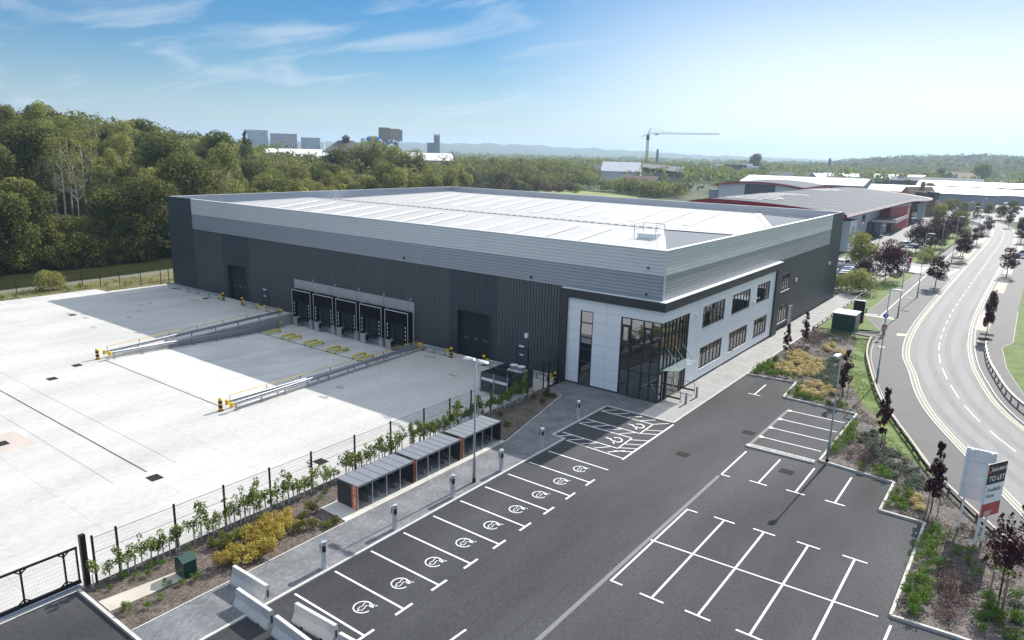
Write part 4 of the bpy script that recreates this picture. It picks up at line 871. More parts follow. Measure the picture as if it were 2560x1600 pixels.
fy = [-41.6, -40.5, -37.6, -34.8, -31.9, -28.95, -25.5, -22.3, -19.0, -16.2, -13.7, -11.2, -8.5, -6.0, -3.6]
for y in fy: MB().box(FX-0.045, y-0.045, 0, FX+0.045, y+0.045, 2.55).build('post', m_black, t)
m = MB()
for a, b in zip(fy, fy[1:]): m.quad((FX, a, 0.08), (FX, b, 0.08), (FX, b, 2.42), (FX, a, 2.42))
m.build('mesh_panel', m_mesh, t)
m = MB()
for z in (0.1, 0.9, 1.65, 2.42): m.beam((FX, fy[0], z), (FX, fy[-1], z), 0.014)
m.build('wire', m_black, t)
t = thing('pedestrian_gate', 'black framed pedestrian gate against the office frame at the end of the mesh fence', 'gate', (-9.1, -2.3, 0))
for y in (-3.05, -1.55): MB().box(-9.14, y-0.07, 0, -9.0, y+0.07, 2.5).build('gate_post', m_black, t)
m = MB(); m.box(-9.1, -3.0, 2.36, -9.04, -1.55, 2.44); m.box(-9.1, -3.0, 0.15, -9.04, -1.55, 0.22); m.box(-9.1, -1.75, 0.2, -9.04, -1.68, 2.4); m.build('gate_frame', m_black, t)
t = thing('sliding_gate', 'wide black sliding gate of braced square tubes filled with mesh at the yard entrance', 'gate', (-9.55, -46, 0))
GX = -9.6
gm = MB(); gm.beam((GX, -53.5, 2.05), (GX, -42.15, 2.05), 0.09); gm.beam((GX, -53.5, 0.28), (GX, -42.15, 0.28), 0.14, 0.16)
gy = [-42.2, -42.75, -44.5, -46.3, -48.1, -49.9, -51.7, -53.4]
for y in gy:
    gm.beam((GX, y, 0.25), (GX, y, 2.05), 0.075)
for y in gy[1:]:
    for s in (-1, 1):
        gm.beam((GX, y, 1.82), (GX, y+s*0.26, 2.03), 0.05); gm.beam((GX, y, 0.55), (GX, y+s*0.3, 0.33), 0.05)
gm.build('gate_frame', m_black, t)
m = MB().quad((GX+0.03, -53.5, 0.3), (GX+0.03, -42.2, 0.3), (GX+0.03, -42.2, 2.03), (GX+0.03, -53.5, 2.03)); m.build('mesh_infill', m_mesh, t)
MB().box(-9.62, -42.05, 0, -9.4, -41.8, 2.65).build('gate_post', m_black, t)
MB().box(-9.75, -56, 0.0, -9.45, -42.2, 0.09).build('track', m_metal, t)
# ------------------------------------------------------------------ cycle shelters
m_sroof = mat('shelter_roof', (0.17, 0.185, 0.21), 0.55, var=0.06, scale=2); m_shel = mat('shelter_panel', (0.040, 0.042, 0.047), 0.5, var=0.06, scale=2); m_alu = mat('bare_aluminium', (0.55, 0.56, 0.57), 0.35, metal=0.7)
m_cglass = mat('shelter_glass', (0.03, 0.035, 0.04), 0.05, spec=0.5)
for k, (y0, y1) in enumerate(((-29.05, -24.45), (-24.2, -19.95), (-19.6, -15.45))):
    lb = ('first cycle shelter from the sliding gate, its whole orange end panel showing', 'middle cycle shelter of the row beside the tall lamp post', 'last cycle shelter of the row, partly in the building shadow')[k]
    t = thing('cycle_shelter', 'charcoal box-shaped '+lb, 'cycle shelter', (-5.9, (y0+y1)/2, 0.09), 'cycle shelters')
    xa, xb, zt = -6.75, -4.95, 1.62; zb = 0.09
    rfm = MB(); rfm.rib((xa, y0, zt), Y, X, Z3, y1-y0, xb-xa+0.02, 0.62, 0.02, 0.1); rfm.box(xa, y0, zt-0.09, xb+0.02, y1, zt-0.022); rfm.build('roof', m_sroof, t)
    pn = MB(); pn.box(xa, y0, zb, xb-0.52, y0+0.05, zt-0.09); pn.build('end_panel', m_shel, t)
    MB().box(xa, y1-0.05, zb, xb, y1, zt-0.09).build('end_panel', m_shel, t)
    MB().box(xa, y0+0.05, zb, xa+0.04, y1-0.05, zt-0.09).build('back_panel', m_shel, t)
    og = MB().box(xb-0.52, y0-0.005, zb, xb-0.04, y0+0.05, zt-0.09).build('sign_panel', m_orange, t)
    text_mesh('CYCLE  PARKING', 0.25, 'lettering', m_plainwhite, og, basis((xb-0.28, y0-0.012, (zb+zt)/2-0.05), (0, 0, -1), (1, 0, 0)), bold=0.004)
    m = MB()
    for j in range(5): y = y0+0.02+(y1-y0-0.04)*j/4; m.box(xb-0.06, y-0.025, zb, xb, y+0.025, zt-0.09)
    m.box(xb-0.05, y0, zt-0.13, xb-0.005, y1, zt-0.085); m.build('front_frame', m_alu, t)
    glz = []
    for j in range(4):
        ya = y0+0.02+(y1-y0-0.04)*j/4
        if j != 1: glz.append(MB().box(xb-0.03, ya+0.03, zb+0.05, xb-0.024, ya+(y1-y0)/4-0.05, zt-0.15))
    gmat = bpy.data.materials.get('clear_shelter_glazing')
    if not gmat:
        gmat = mat('clear_shelter_glazing', (0.02, 0.02, 0.02), 0.03); q_ = gmat.node_tree; o_ = [n for n in q_.nodes if n.type == 'OUTPUT_MATERIAL'][0]; a_ = q_.nodes.new('ShaderNodeBsdfTransparent'); x_ = q_.nodes.new('ShaderNodeMixShader'); x_.inputs[0].default_value = 0.12
        q_.links.new(a_.outputs[0], x_.inputs[1]); q_.links.new(q_.nodes['Principled BSDF'].outputs[0], x_.inputs[2]); q_.links.new(x_.outputs[0], o_.inputs[0])
    for m in glz: m.build('front_glazing', gmat, t)
    for j in range(6):
        y = y0+0.45+j*(y1-y0-0.9)/5
        r_ = MB(); r_.beam((xa+0.1, y, 0.55), (xb-0.35, y, 0.2), 0.22, 0.05); r_.box(xb-0.42, y-0.03, zb, xb-0.36, y+0.03, 0.45); r_.build('cycle_rack', m_metal, t)
# ------------------------------------------------------------------ charging posts, bollards, lamp posts
def charge_post(x, y, lb):
    t = thing('charging_post', 'silver charging post with black display '+lb, 'charging post', (x, y, 0.07), 'charging posts')
    MB().prism([(x+0.15*math.cos(a), y+0.15*math.sin(a)) for a in np.linspace(R(22.5), R(382.5), 9)[:-1]], 0.07, 1.45).build('post', mat('post_silver', (0.50, 0.52, 0.54), 0.45, metal=0.2) if not bpy.data.materials.get('post_silver') else bpy.data.materials['post_silver'], t)
    MB().tube([(x, y, 1.45), (x, y, 1.56), (x, y, 1.62)], [0.175, 0.175, 0.11], 10).build('cap', m_chrome, t)
    m = MB(); m.box(x+0.07, y-0.146, 1.02, x+0.146, y+0.03, 1.34); m.box(x-0.146, y-0.12, 1.02, x-0.07, y+0.06, 1.34); m.build('display', m_black, t)
    MB().box(x-0.2, y-0.2, 0.065, x+0.2, y+0.2, 0.085).build('base_plate', m_metal, t)
for x, y, lb in ((-1.85, -34.0, 'nearest the concrete barriers'), (-1.85, -29.1, 'second from the concrete barriers'), (-1.85, -24.25, 'standing in front of the first two cycle shelters'), (-1.85, -19.4, 'just beyond the tall lamp post on the paving'), (-1.95, -14.5, 'in the building shadow below the marked wheelchair bays'), (-2.95, -7.9, 'nearest the office glass corner')): charge_post(x, y, lb)
for x, y, lb in ((2.3, 1.1, 'nearer the entrance doors'), (2.35, 3.3, 'further from the entrance doors')):
    t = thing('bollard', 'short grey steel bollard '+lb, 'bollard', (x, y, 0.07), 'short bollards by the entrance')
    MB().cyl(x, y, 0.07, 0.98, 0.10, k=14).build('post', m_pole, t, True); MB().cyl(x, y, 0.98, 1.04, 0.11, k=14).build('cap', m_chrome, t)
for y, lb in ((0.95, 'left'), (3.95, 'right')):
    t = thing('guard_rail', 'thin black hooped guard rail on the '+lb+' of the entrance doors', 'guard rail', (0.5, y, 0.07), 'entrance guard rails')
    MB().tube([(0.5, y, 0.07), (0.5, y, 1.05), (0.6, y, 1.12), (1.75, y, 1.12), (1.85, y, 1.02), (1.85, y, 0.07)], 0.025, 6).build('hoop', m_black, t)
    MB().box(0.5, y-0.02, 0.35, 1.85, y+0.02, 0.5).build('kick_bar', m_black, t)
m_head = mat('lantern_grey', (0.62, 0.64, 0.66), 0.35, metal=0.3)
def lamp_post(x, y, h, heads, label, z0=0.07, group='lamp posts', dark=True, hd=0.95, door=True):
    t = thing('lamp_post', label, 'lamp post', (x, y, z0), group)
    m = MB().tube([(x, y, z0), (x, y, z0+1.5), (x, y, z0+1.62), (x, y, z0+h-0.08)], [0.10, 0.10, 0.062, 0.045], 10); m.build('column', m_pole, t, True)
    if dark: MB().cyl(x, y, z0, z0+0.28, 0.115, k=10).build('base_band', m_black, t)
    for ax, ay in heads:
        s = math.hypot(ax, ay); ux, uy = ax/s, ay/s; px, py = -uy, ux; q = []
        for d_, w in ((0.05, 0.07), (0.28, 0.10), (0.42, 0.20), (hd*0.85, 0.19), (hd, 0.10)): q.append((x+ux*d_+px*w, y+uy*d_+py*w))
        for d_, w in ((hd, 0.10), (hd*0.85, 0.19), (0.42, 0.20), (0.28, 0.10), (0.05, 0.07)): q.append((x+ux*d_-px*w, y+uy*d_-py*w))
        ctr = (x+ux*hd/2, y+uy*hd/2); top = [(ctr[0]+(a-ctr[0])*0.75, ctr[1]+(b-ctr[1])*0.6) for a, b in q]
        l = MB().prism(q, z0+h-0.13, z0+h-0.07).prism(q, z0+h-0.07, z0+h, top).build('lantern', m_head, t)
        e = (x+ux*0.66*hd, y+uy*0.66*hd); MB().box(e[0]-0.14, e[1]-0.14, z0+h-0.145, e[0]+0.14, e[1]+0.14, z0+h-0.128).build('lens', m_cope, l)
    return t
lamp_post(-2.15, -21.85, 8.2, [(-1, 0), (1, 0)], 'tall grey lamp post with two heads on the paving in front of the cycle shelters', group=None)
lamp_post(14.9, -3.75, 8.0, [(-0.2, -1)], 'grey single-headed lamp post at the end of the kerbed island in the car park', 0.05, None)
for x, y, h, lb in ((14.05, 18.5, 9.2, 'nearest lamp post on the curved footway, beside the timber rail'), (10.45, 53.0, 10.1, 'lamp post beside the painted cycle symbols on the footway'), (10.3, 71.4, 10.1, 'lamp post with a long shadow before the first purple street tree'), (10.1, 119.5, 10.0, 'lamp post just past the side entrance on the roadside'), (6.3, 134.7, 9.5, 'lamp post on the grass strip behind the footway'), (8.9, 174.8, 9.5, 'lamp post among the farther purple street trees'), (5.5, 199.5, 9.5, 'far lamp post where the road begins to bend'), (7.1, 229.5, 9.5, 'farthest lamp post on the bend of the road')):
    lamp_post(x, y, h, [(1, 0.1)], 'grey road '+lb, 0.07, 'road lamp posts', False, 1.1)
for x, y, h, lb in ((-4.0, 165.5, 6, 'slim lamp post in the open part of the red building car park'), (-6.3, 133.0, 6, 'slim lamp post behind the round green tree'), (-8.0, 254.7, 5.5, 'slim short lamp post near the blue parked car')):
    lamp_post(x, y, h, [(1, 0.1)], lb, 0.03, 'car park lamp posts', False, 0.7)
# ------------------------------------------------------------------ concrete barriers
m_jersey = mat('precast_concrete', (0.50, 0.49, 0.48), 0.85, var=0.10, scale=1.5, fine=0.1, fscale=8)
jl_ = ['on the paving nearest the brown bed', 'on the paving edge, second along', 'in the foreground reaching out of the bottom of the picture', 'across the first charging bay', 'cut off by the bottom edge in the car park']
for k, ((xa, ya), (xb, yb)) in enumerate((((-4.25, -37.45), (-1.62, -37.42)), ((-2.6, -38.32), (0.02, -38.36)), ((0.45, -38.42), (2.95, -38.55)), ((0.38, -37.33), (2.98, -37.24)), ((3.48, -37.45), (6.0, -37.35)))):
    z0 = 0.07 if k == 0 else 0.0; t = thing('concrete_barrier', 'pale precast concrete barrier '+jl_[k], 'barrier', ((xa+xb)/2, (ya+yb)/2, z0), 'concrete barriers')
    m = MB(); a, b = Vector((xa, ya, 0)), Vector((xb, yb, 0)); d = (b-a).normalized(); n = Vector((d.y, -d.x, 0)); L = (b-a).length
    def sect(s, zc): 
        pr = [(0.29, zc), (0.29, 0.10), (0.24, 0.22), (0.12, 0.45), (0.085, 0.86), (-0.085, 0.86), (-0.12, 0.45), (-0.24, 0.22), (-0.29, 0.10), (-0.29, zc)]
        return [a+d*s+n*o+Vector((0, 0, z0+z)) for o, z in pr]
    st = [0, 0.55, 0.56, 0.75, 0.76, L-0.76, L-0.75, L-0.56, L-0.55, L]; zc = [0, 0, 0.09, 0.09, 0, 0, 0.09, 0.09, 0, 0]; S = [sect(s, z) for s, z in zip(st, zc)]
    for p, q in zip(S, S[1:]):
        for i in range(9): m.quad(p[i], q[i], q[i+1], p[i+1])
        m.quad(p[9], q[9], q[0], p[0])
    for s, rv in ((S[0], False), (S[-1], True)):
        i0 = len(m.v); m.v += [tuple(v) for v in s]; f = list(range(i0, i0+10)); m.f.append(tuple(f[::-1] if rv else f))
    m.build('body', m_jersey, t)
    e = b+n*0; MB().beam(tuple(b+d*0.004+Vector((0, 0, z0+0.25))), tuple(b+d*0.004+Vector((0, 0, z0+0.62))), 0.10, 0.02, up=tuple(d)).build('joint_slot', m_dkgrey, t)
# ------------------------------------------------------------------ boxes, cabinets and signs
def cabinet(name, label, cat, x0, y0, x1, y1, h, roof='pitch'):
    t = thing(name, label, cat, ((x0+x1)/2, (y0+y1)/2, 0.05))
    MB().box(x0, y0, 0.03, x1, y1, h).build('casing', m_green, t)
    return t
t = cabinet('meter_cabinet', 'small dark green cabinet with a pitched lid at the end of the concrete path', 'cabinet', -7.05, -38.9, -6.2, -38.25, 0.95)
m = MB(); xm = -6.62
for x0, x1, z0, z1 in ((-7.09, xm, 0.95, 1.17), (xm, -6.16, 1.17, 0.95)): m.quad((x0, -38.95, z0), (x1, -38.95, z1), (x1, -38.2, z1), (x0, -38.2, z0))
m.tri((-7.09, -38.95, 0.95), (-6.16, -38.95, 0.95), (xm, -38.95, 1.17)); m.tri((-6.16, -38.2, 0.95), (-7.09, -38.2, 0.95), (xm, -38.2, 1.17)); m.build('lid', m_green, t)
MB().box(-6.19, -38.8, 0.2, -6.188, -38.35, 0.9).build('door', m_green, t)
t = cabinet('substation_kiosk', 'dark green electricity kiosk with a flat grey roof beside the footway', 'kiosk', 5.3, 38.35, 7.85, 41.4, 2.3)
MB().box(5.2, 38.25, 2.3, 7.95, 41.5, 2.42).build('roof', mat('kiosk_roof', (0.42, 0.50, 0.50), 0.5), t)
d = MB().box(7.86, 38.7, 0.1, 7.9, 41.0, 2.2).build('door', mat('kiosk_door', (0.03, 0.085, 0.07), 0.3), t); MB().box(7.905, 39.8, 0.9, 7.93, 39.85, 1.4).build('handle', m_chrome, d)
MB().box(7.1, 38.33, 1.5, 7.5, 38.348, 1.95).build('vent', m_dkgrey, t)
t = thing('totem_sign', 'tall black totem sign with a small red panel standing behind the green kiosk', 'sign', (6.8, 46.1, 0.05))
MB().box(6.1, 46.0, 0.05, 7.45, 46.25, 2.9).build('board', m_black, t); MB().box(6.95, 45.985, 0.25, 7.35, 45.998, 0.55).build('red_panel', m_red, t); MB().box(6.05, 45.97, 2.9, 7.5, 46.28, 2.95).build('cap', m_cope, t)
t = thing('route_sign', 'round blue cycle route sign on a thin post behind the nearest road lamp post', 'sign', (11.0, 39.3, 0.07))
MB().cyl(11.0, 39.3, 0.07, 3.2, 0.035, k=8).build('post', m_pole, t)
n_ = Vector((0.25, -1, 0.0)).normalized(); MB().tube([Vector((11.0, 39.3, 2.7))+n_*0.05, Vector((11.0, 39.3, 2.7))+n_*0.08], 0.30, 18).build('disc', mat('sign_blue', (0.01, 0.12, 0.45), 0.4), t)
q = MB(); c = Vector((11.0, 39.3, 2.7))+n_*0.085; tx = Vector((n_.y, -n_.x, 0))*-1
for s in (-1, 1):
    ring = [c+tx*(s*0.09+0.06*math.cos(a))+Vector((0, 0, -0.03+0.06*math.sin(a))) for a in np.linspace(0, 6.283, 11)]; q.tube(ring, 0.012, 4)
q.tube([c-tx*0.09, c+Vector((0, 0, 0.08)), c+tx*0.09], 0.012, 4); q.build('symbol', m_plainwhite, t)
for x, y, lb in ((6.45, 53.4, 'beside the cycle lane symbols'),):
    t = MB().cyl(x, y, 0.05, 0.75, 0.12, k=10).build('timber_post', m_pole); tag(t, 'squat grey marker post '+lb, 'post')
t = thing('park_sign', 'white and red narrow sign board at the side entrance by the grass', 'sign', (4.6, 102.4, 0.05)); MB().box(4.2, 102.35, 0.05, 4.9, 102.5, 2.7).build('board', m_plainwhite, t); MB().box(4.45, 102.33, 1.5, 4.92, 102.349, 2.6).build('red_panel', m_red, t)
# two boards in the bed: the back of a white one, and the letting board facing the car park
wb = thing('sign_board', 'blank white back of a large two-post sign board beside the letting board', 'sign', (23.7, -8.15, 0.05))
wbo = MB().box(22.96, -8.22, 1.92, 24.42, -8.12, 4.95).build('board', m_plainwhite, wb)
for x in (23.26, 24.2): MB().box(x-0.06, -8.34, 0.03, x+0.06, -8.225, 4.93).build('post', m_plainwhite, wb)
m = MB()
for z in (2.7, 3.45, 4.2): m.box(22.955, -8.228, z, 24.425, -8.221, z+0.025)
m.build('seam', m_joint, wbo)
ls = thing('letting_board', 'letting board in black, white and red bands on two white posts in the planted bed', 'sign', (24.4, -9.6, 0.05))
pB, pR = Vector((24.21, -10.03, 0)), Vector((24.93, -8.72, 0)); dx_ = (pR-pB).normalized(); nz_ = Vector((dx_.y, -dx_.x, 0)); LB = (pR-pB).length
for f in (0.05, 0.45): p = pB+dx_*(f*LB)-nz_*0.08; MB().box(p.x-0.06, p.y-0.06, 0.03, p.x+0.06, p.y+0.06, 4.85 if f < 0.1 else 2.3).build('post', m_plainwhite, ls)
for nm, z0, z1, mm in (('black_band', 3.68, 4.9, m_black), ('white_band', 2.53, 3.68, m_plainwhite), ('red_band', 1.73, 2.53, mat('letting_red', (0.42, 0.05, 0.03), 0.5))):
    MB().beam(pB+Vector((0, 0, (z0+z1)/2)), pR+Vector((0, 0, (z0+z1)/2)), 0.05, z1-z0).build(nm, mm, ls)
def brd(u, z): p = pB+dx_*(u*LB)+nz_*0.03; return Vector((p.x, p.y, z))
text_mesh('INDURENT', 0.27, 'lettering', m_plainwhite, ls, basis(brd(0.57, 4.52), dx_, (0, 0, 1)), bold=0.004)
text_mesh('TO LET', 0.42, 'lettering', m_plainwhite, ls, basis(brd(0.5, 3.99), dx_, (0, 0, 1)), bold=0.003)
m_ink = mat('dark_ink', (0.03, 0.04, 0.05), 0.6)
text_mesh('Available', 0.34, 'lettering', m_ink, ls, basis(brd(0.06, 3.34), dx_, (0, 0, 1)), 'LEFT', sx=0.95)
text_mesh('Now', 0.34, 'lettering', m_ink, ls, basis(brd(0.06, 2.97), dx_, (0, 0, 1)), 'LEFT')
m = MB()
for u, z in ((0.09, 4.62), (0.05, 4.35)): a = brd(u, z); m.beam(a, a+Vector((0, 0, 0.14)), 0.13, 0.012, up=tuple(nz_))
m.build('emblem', m_orange, ls)
m = MB()
for z, u0, u1 in ((2.68, 0.08, 0.5), (2.02, 0.12, 0.55), (1.92, 0.12, 0.45), (1.82, 0.12, 0.5)): m.beam(brd(u0, z), brd(u1, z), 0.008, 0.045 if z < 2.5 else 0.05)
m.build('small_print', m_cope, ls)
# ------------------------------------------------------------------ timber rails and the road barrier
t = thing('timber_rail', 'long pale knee-high timber rail curving along the footway between grass and road', 'rail', (16, 11, 0.05))
m = MB(); pts_ = smooth_line(RAIL_L, 4)
for a, b in zip(pts_, pts_[1:]): m.beam((a[0], a[1], 0.5), (b[0], b[1], 0.5), 0.17, 0.10)
m.build('rail', m_timber, t)
L_r = dist_along(pts_)[-1]
for k in range(int(L_r/1.75)+1): p = at_dist(pts_, k*1.75); MB().box(p[0]-0.08, p[1]-0.08, 0.03, p[0]+0.08, p[1]+0.08, 0.45).build('post', m_dtimber, t)
for nm, lb, pts in (('timber_rail', 'short grey timber rail in front of the green kiosk', [(3.6, 36.9), (6.0, 37.0), (8.8, 36.5), (10.1, 36.3)]), ('timber_rail', 'low timber rail across the far end of the office footpath', [(0.3, 66.6), (3.3, 66.8)]), ('timber_rail', 'low pale timber rail along the office footpath behind the kiosk', [(3.45, 37.2), (3.4, 52), (3.35, 66.5)])):
    t = thing(nm, lb, 'rail', (*pts[0], 0.05), 'knee-high timber rails'); m = MB()
    for a, b in zip(pts, pts[1:]): m.beam((a[0], a[1], 0.52), (b[0], b[1], 0.52), 0.12, 0.12)
    m.build('rail', m_dtimber if 'front' in lb else m_timber, t)
    for k in range(int(dist_along(pts)[-1]/2.4)+1): p = at_dist(pts, k*2.4); MB().box(p[0]-0.05, p[1]-0.05, 0.02, p[0]+0.05, p[1]+0.05, 0.46).build('post', m_dtimber, t)
rp_ = smooth_line([(21.2, 42.6), (21.35, 40.2), (22.0, 34.0), (22.9, 28.8), (24.5, 21.4), (26.9, 15.6), (30.4, 9.4), (34.5, 3.0)], 4)
t = thing('road_barrier', 'galvanised crash barrier on short posts along the outside of the road bend', 'barrier', (23, 28, 0.07)); m = MB()
for a, b in zip(rp_, rp_[1:]):
    m.beam((a[0], a[1], 0.62), (b[0], b[1], 0.62), 0.06, 0.26); m.beam((a[0], a[1], 0.76), (b[0], b[1], 0.76), 0.12, 0.03)
m.build('rail', m_metal, t)
for k in range(int(dist_along(rp_)[-1]/1.9)+1): p = at_dist(rp_, 0.3+k*1.9); MB().box(p[0]+0.05, p[1]-0.06, 0.05, p[0]+0.2, p[1]+0.06, 0.7).build('post', m_metal, t)
t = thing('canal_fence', 'thin black post and mesh fence along the grass bank of the canal', 'fence', (-86, -15, 0)); cf = [(-87, -60), (-86.8, -40), (-86.6, -26), (-86.4, -20), (-86.2, -14), (-85.9, -9), (-83, -7.5), (-81, -4.0), (-80.4, -1.5), (-80.2, 0)]
for k in range(20):
    p = at_dist(cf, 20+k*2.75); MB().box(p[0]-0.04, p[1]-0.04, 0, p[0]+0.04, p[1]+0.04, 2.3).build('post', m_black, t)
m = MB()
for z in (0.2, 1.2, 2.25):
    for a, b in zip(cf, cf[1:]): m.beam((a[0], a[1], z), (b[0], b[1], z), 0.02)
m.build('wire', m_black, t)
# ------------------------------------------------------------------ cars
m_tyre = mat('tyre', (0.015, 0.015, 0.016), 0.8); m_cglz = glass_mat('car_glass', (0.015, 0.02, 0.025), 1.6, 0.03)
PAINT = {n: mat('car_paint_'+n, c, 0.3, metal=mt, spec=0.6) for n, c, mt in (('white', (0.75, 0.75, 0.75), 0), ('silver', (0.42, 0.44, 0.47), 0.6), ('grey', (0.12, 0.13, 0.15), 0.5), ('black', (0.012, 0.012, 0.014), 0), ('blue', (0.02, 0.07, 0.22), 0.3), ('red', (0.28, 0.02, 0.02), 0), ('pale_blue', (0.32, 0.42, 0.55), 0.4))}
def car_proto(van=False):
    t = thing('parked_van' if van else 'parked_car', '', 'van' if van else 'car'); w = 0.9
    if van: low = [(-2.3, 0.35), (2.3, 0.35), (2.35, 0.75), (2.2, 1.0), (1.5, 1.12), (0.85, 1.75), (0.3, 1.85), (-2.25, 1.85), (-2.35, 0.7)]; gl = [((1.42, 1.14), (0.88, 1.70), (0.25, 1.70), (0.25, 1.14))]
    else: low = [(-2.05, 0.32), (2.05, 0.32), (2.12, 0.62), (1.95, 0.78), (1.05, 0.92), (0.45, 1.42), (-0.2, 1.48), (-1.3, 1.42), (-1.95, 0.98), (-2.12, 0.7)]; gl = [((0.95, 0.95), (0.42, 1.37), (-0.15, 1.42), (-0.15, 0.95)), ((-0.25, 0.95), (-0.25, 1.42), (-1.25, 1.36), (-1.6, 0.98))]
    m = MB(); n = len(low)
    def wd(z): return w if z < 1.0 else w-(z-1.0)*0.42
    for a, b in ((-1, 1),):
        i0 = len(m.v); m.v += [(x, -wd(z), z) for x, z in low]+[(x, wd(z), z) for x, z in low]
        for i in range(n): j = (i+1) % n; m.f.append((i0+i, i0+n+i, i0+n+j, i0+j))
        m.f += [tuple(i0+i for i in range(n)), tuple(i0+n+i for i in range(n))[::-1]]
    m.build('body', PAINT['silver'], t)
    m = MB()
    for g in gl:
        for s in (-1, 1):
            q = [(x, s*(wd(z)+0.012), z) for x, z in g]; m.quad(*(q if s < 0 else q[::-1]))
    if van: m.quad((1.53, -0.78, 1.14), (1.53, 0.78, 1.14), (0.9, 0.58, 1.72), (0.9, -0.58, 1.72))
    else: m.quad((1.04, -0.8, 0.95), (1.04, 0.8, 0.95), (0.48, 0.68, 1.40), (0.48, -0.68, 1.40)); m.quad((-1.9, 0.74, 1.04), (-1.9, -0.74, 1.04), (-1.36, -0.66, 1.40), (-1.36, 0.66, 1.40))
    m.build('window', m_cglz, t)
    for x in (-1.3, 1.35):
        for s in (-1, 1):
            wl = MB().tube([(x, s*0.72, 0.32), (x, s*0.93, 0.32)], 0.32, 12).build('wheel', m_tyre, t); MB().tube([(x, s*0.932, 0.32), (x, s*0.94, 0.32)], 0.19, 10).build('rim', m_metal, wl)
    m = MB(); m.box(2.06, -0.85, 0.6, 2.14, -0.5, 0.74); m.box(2.06, 0.5, 0.6, 2.14, 0.85, 0.74); m.build('headlight', m_cope, t)
    m = MB(); m.box(-2.14, -0.85, 0.72, -2.08, -0.6, 0.88); m.box(-2.14, 0.6, 0.72, -2.08, 0.85, 0.88); m.build('tail_light', m_red, t)
    return t
car0, van0 = car_proto(), car_proto(True); used = {}
_kk = {}
for c in bpy.data.objects:
    if c.parent: _kk.setdefault(c.parent.name, []).append(c)
def put_car(x, y, rz, paint, label, group, van=False, z=0.03, sc=1.0):
    src = van0 if van else car0; o = copy_tree(src, None, _kk) if used.get(van) else src; used[van] = True
    o.location = (x, y, z); o.rotation_euler = (0, 0, rz); o.scale = (sc, sc, sc); o['label'] = label; o['category'] = 'van' if van else 'car'; o['group'] = group
    for ch in (kids_fast(o)):
        if ch.name.startswith('body'): ch.material_slots[0].link = 'OBJECT'; ch.material_slots[0].material = PAINT[paint]
    return o
def kids_fast(o): return list(o.children)
bpy.context.view_layer.update()
g1 = 'cars outside the red edged building'
for x, y, rz, p, lb, v in ((-11.3, 132.6, 0.1, 'silver', 'silver hatchback parked by the ribbed white stair block', False), (-10.6, 140.0, 0.1, 'white', 'white van parked behind the silver hatchback', True), (-12.6, 163.5, 0.2, 'black', 'black car parked in front of the dark entrance canopy', False), (-6.4, 98.4, R(80), 'white', 'white car seen from behind beside the dark corner of the warehouse', False), (-1.7, 146.3, 0.3, 'white', 'white hatchback half hidden behind the purple bushes', False), (-11.8, 229.6, 0.5, 'blue', 'blue car parked beyond the crimson wall', False), (-14.4, 214.0, 1.2, 'blue', 'dark blue car half hidden by the crimson wall', False),
    (-3.2, 91.3, 0.12, 'silver', 'silver car in the row by the bush, farthest from the camera', False), (-2.9, 88.6, 0.12, 'pale_blue', 'pale blue car second from the far end of the row by the bush', False), (-2.6, 85.9, 0.12, 'blue', 'dark blue car in the middle of the row by the bush', False), (-2.2, 83.2, 0.12, 'white', 'white car second from the near end of the row by the bush', False), (-1.9, 80.4, 0.12, 'silver', 'silver car nearest the camera in the row by the bush', False)): put_car(x, y, rz, p, lb, g1, v)
put_car(22.2, 145.0, R(172), 'white', 'white van crossing the right-hand footway beside the road', 'vans', True, 0.08)
# ------------------------------------------------------------------ a walker on the footway
def skin(name, chains, mtl, parent, sub=1):
    bm = bmesh.new(); rad = []; idx = {}
    for ch in chains:
        prev = None
        for (x, y, z, r) in ch:
            k = (round(x, 4), round(y, 4), round(z, 4))
            if k not in idx: idx[k] = bm.verts.new((x, y, z)); rad.append(r)
            v = idx[k]
            if prev is not None and prev is not v and not bm.edges.get((prev, v)): bm.edges.new((prev, v))
            prev = v
    me = bpy.data.meshes.new(name); bm.to_mesh(me); bm.free(); o = bpy.data.objects.new(name, me); COL.objects.link(o)
    md = o.modifiers.new('s', 'SKIN'); sv = me.skin_vertices[0].data
    for i, r in enumerate(rad): sv[i].radius = (r, r); sv[i].use_root = (i == 0)
    s = o.modifiers.new('u', 'SUBSURF'); s.levels = sub; s.render_levels = sub
    bpy.context.view_layer.update(); m2 = bpy.data.meshes.new_from_object(o.evaluated_get(bpy.context.evaluated_depsgraph_get())); bpy.data.objects.remove(o)
    for p in m2.polygons: p.use_smooth = True
    m2.materials.clear(); m2.materials.append(mtl); o = bpy.data.objects.new(name, m2); COL.objects.link(o); o.parent = parent; return o
pr = thing('person', 'person in a red jacket and dark trousers walking on the footway beside the lamp post', 'person', (10.95, 39.9, 0.075)); pr.rotation_euler = (0, 0, R(8))
m_skin = mat('skin', (0.45, 0.28, 0.2), 0.6)
def hand(sx, x, y, z): return [[(x, y, z, 0.03), (x+0.012*k, y+0.012, z-0.06, 0.011), (x+0.013*k, y+0.03, z-0.10+0.008*abs(k), 0.008)] for k in (-1.5, -0.5, 0.5, 1.5)]+[[(x, y, z, 0.03), (x-sx*0.035, y+0.03, z-0.03, 0.011), (x-sx*0.03, y+0.045, z-0.065, 0.009)]]
body = [[(0, 0, 0.92, 0.13), (0, 0, 1.15, 0.13), (0, 0.01, 1.38, 0.13), (0, 0.01, 1.48, 0.055), (0, 0.02, 1.55, 0.075), (0, 0.03, 1.63, 0.098), (0, 0.02, 1.69, 0.075)], [(0, 0.03, 1.63, 0.098), (0, 0.125, 1.60, 0.02)]]
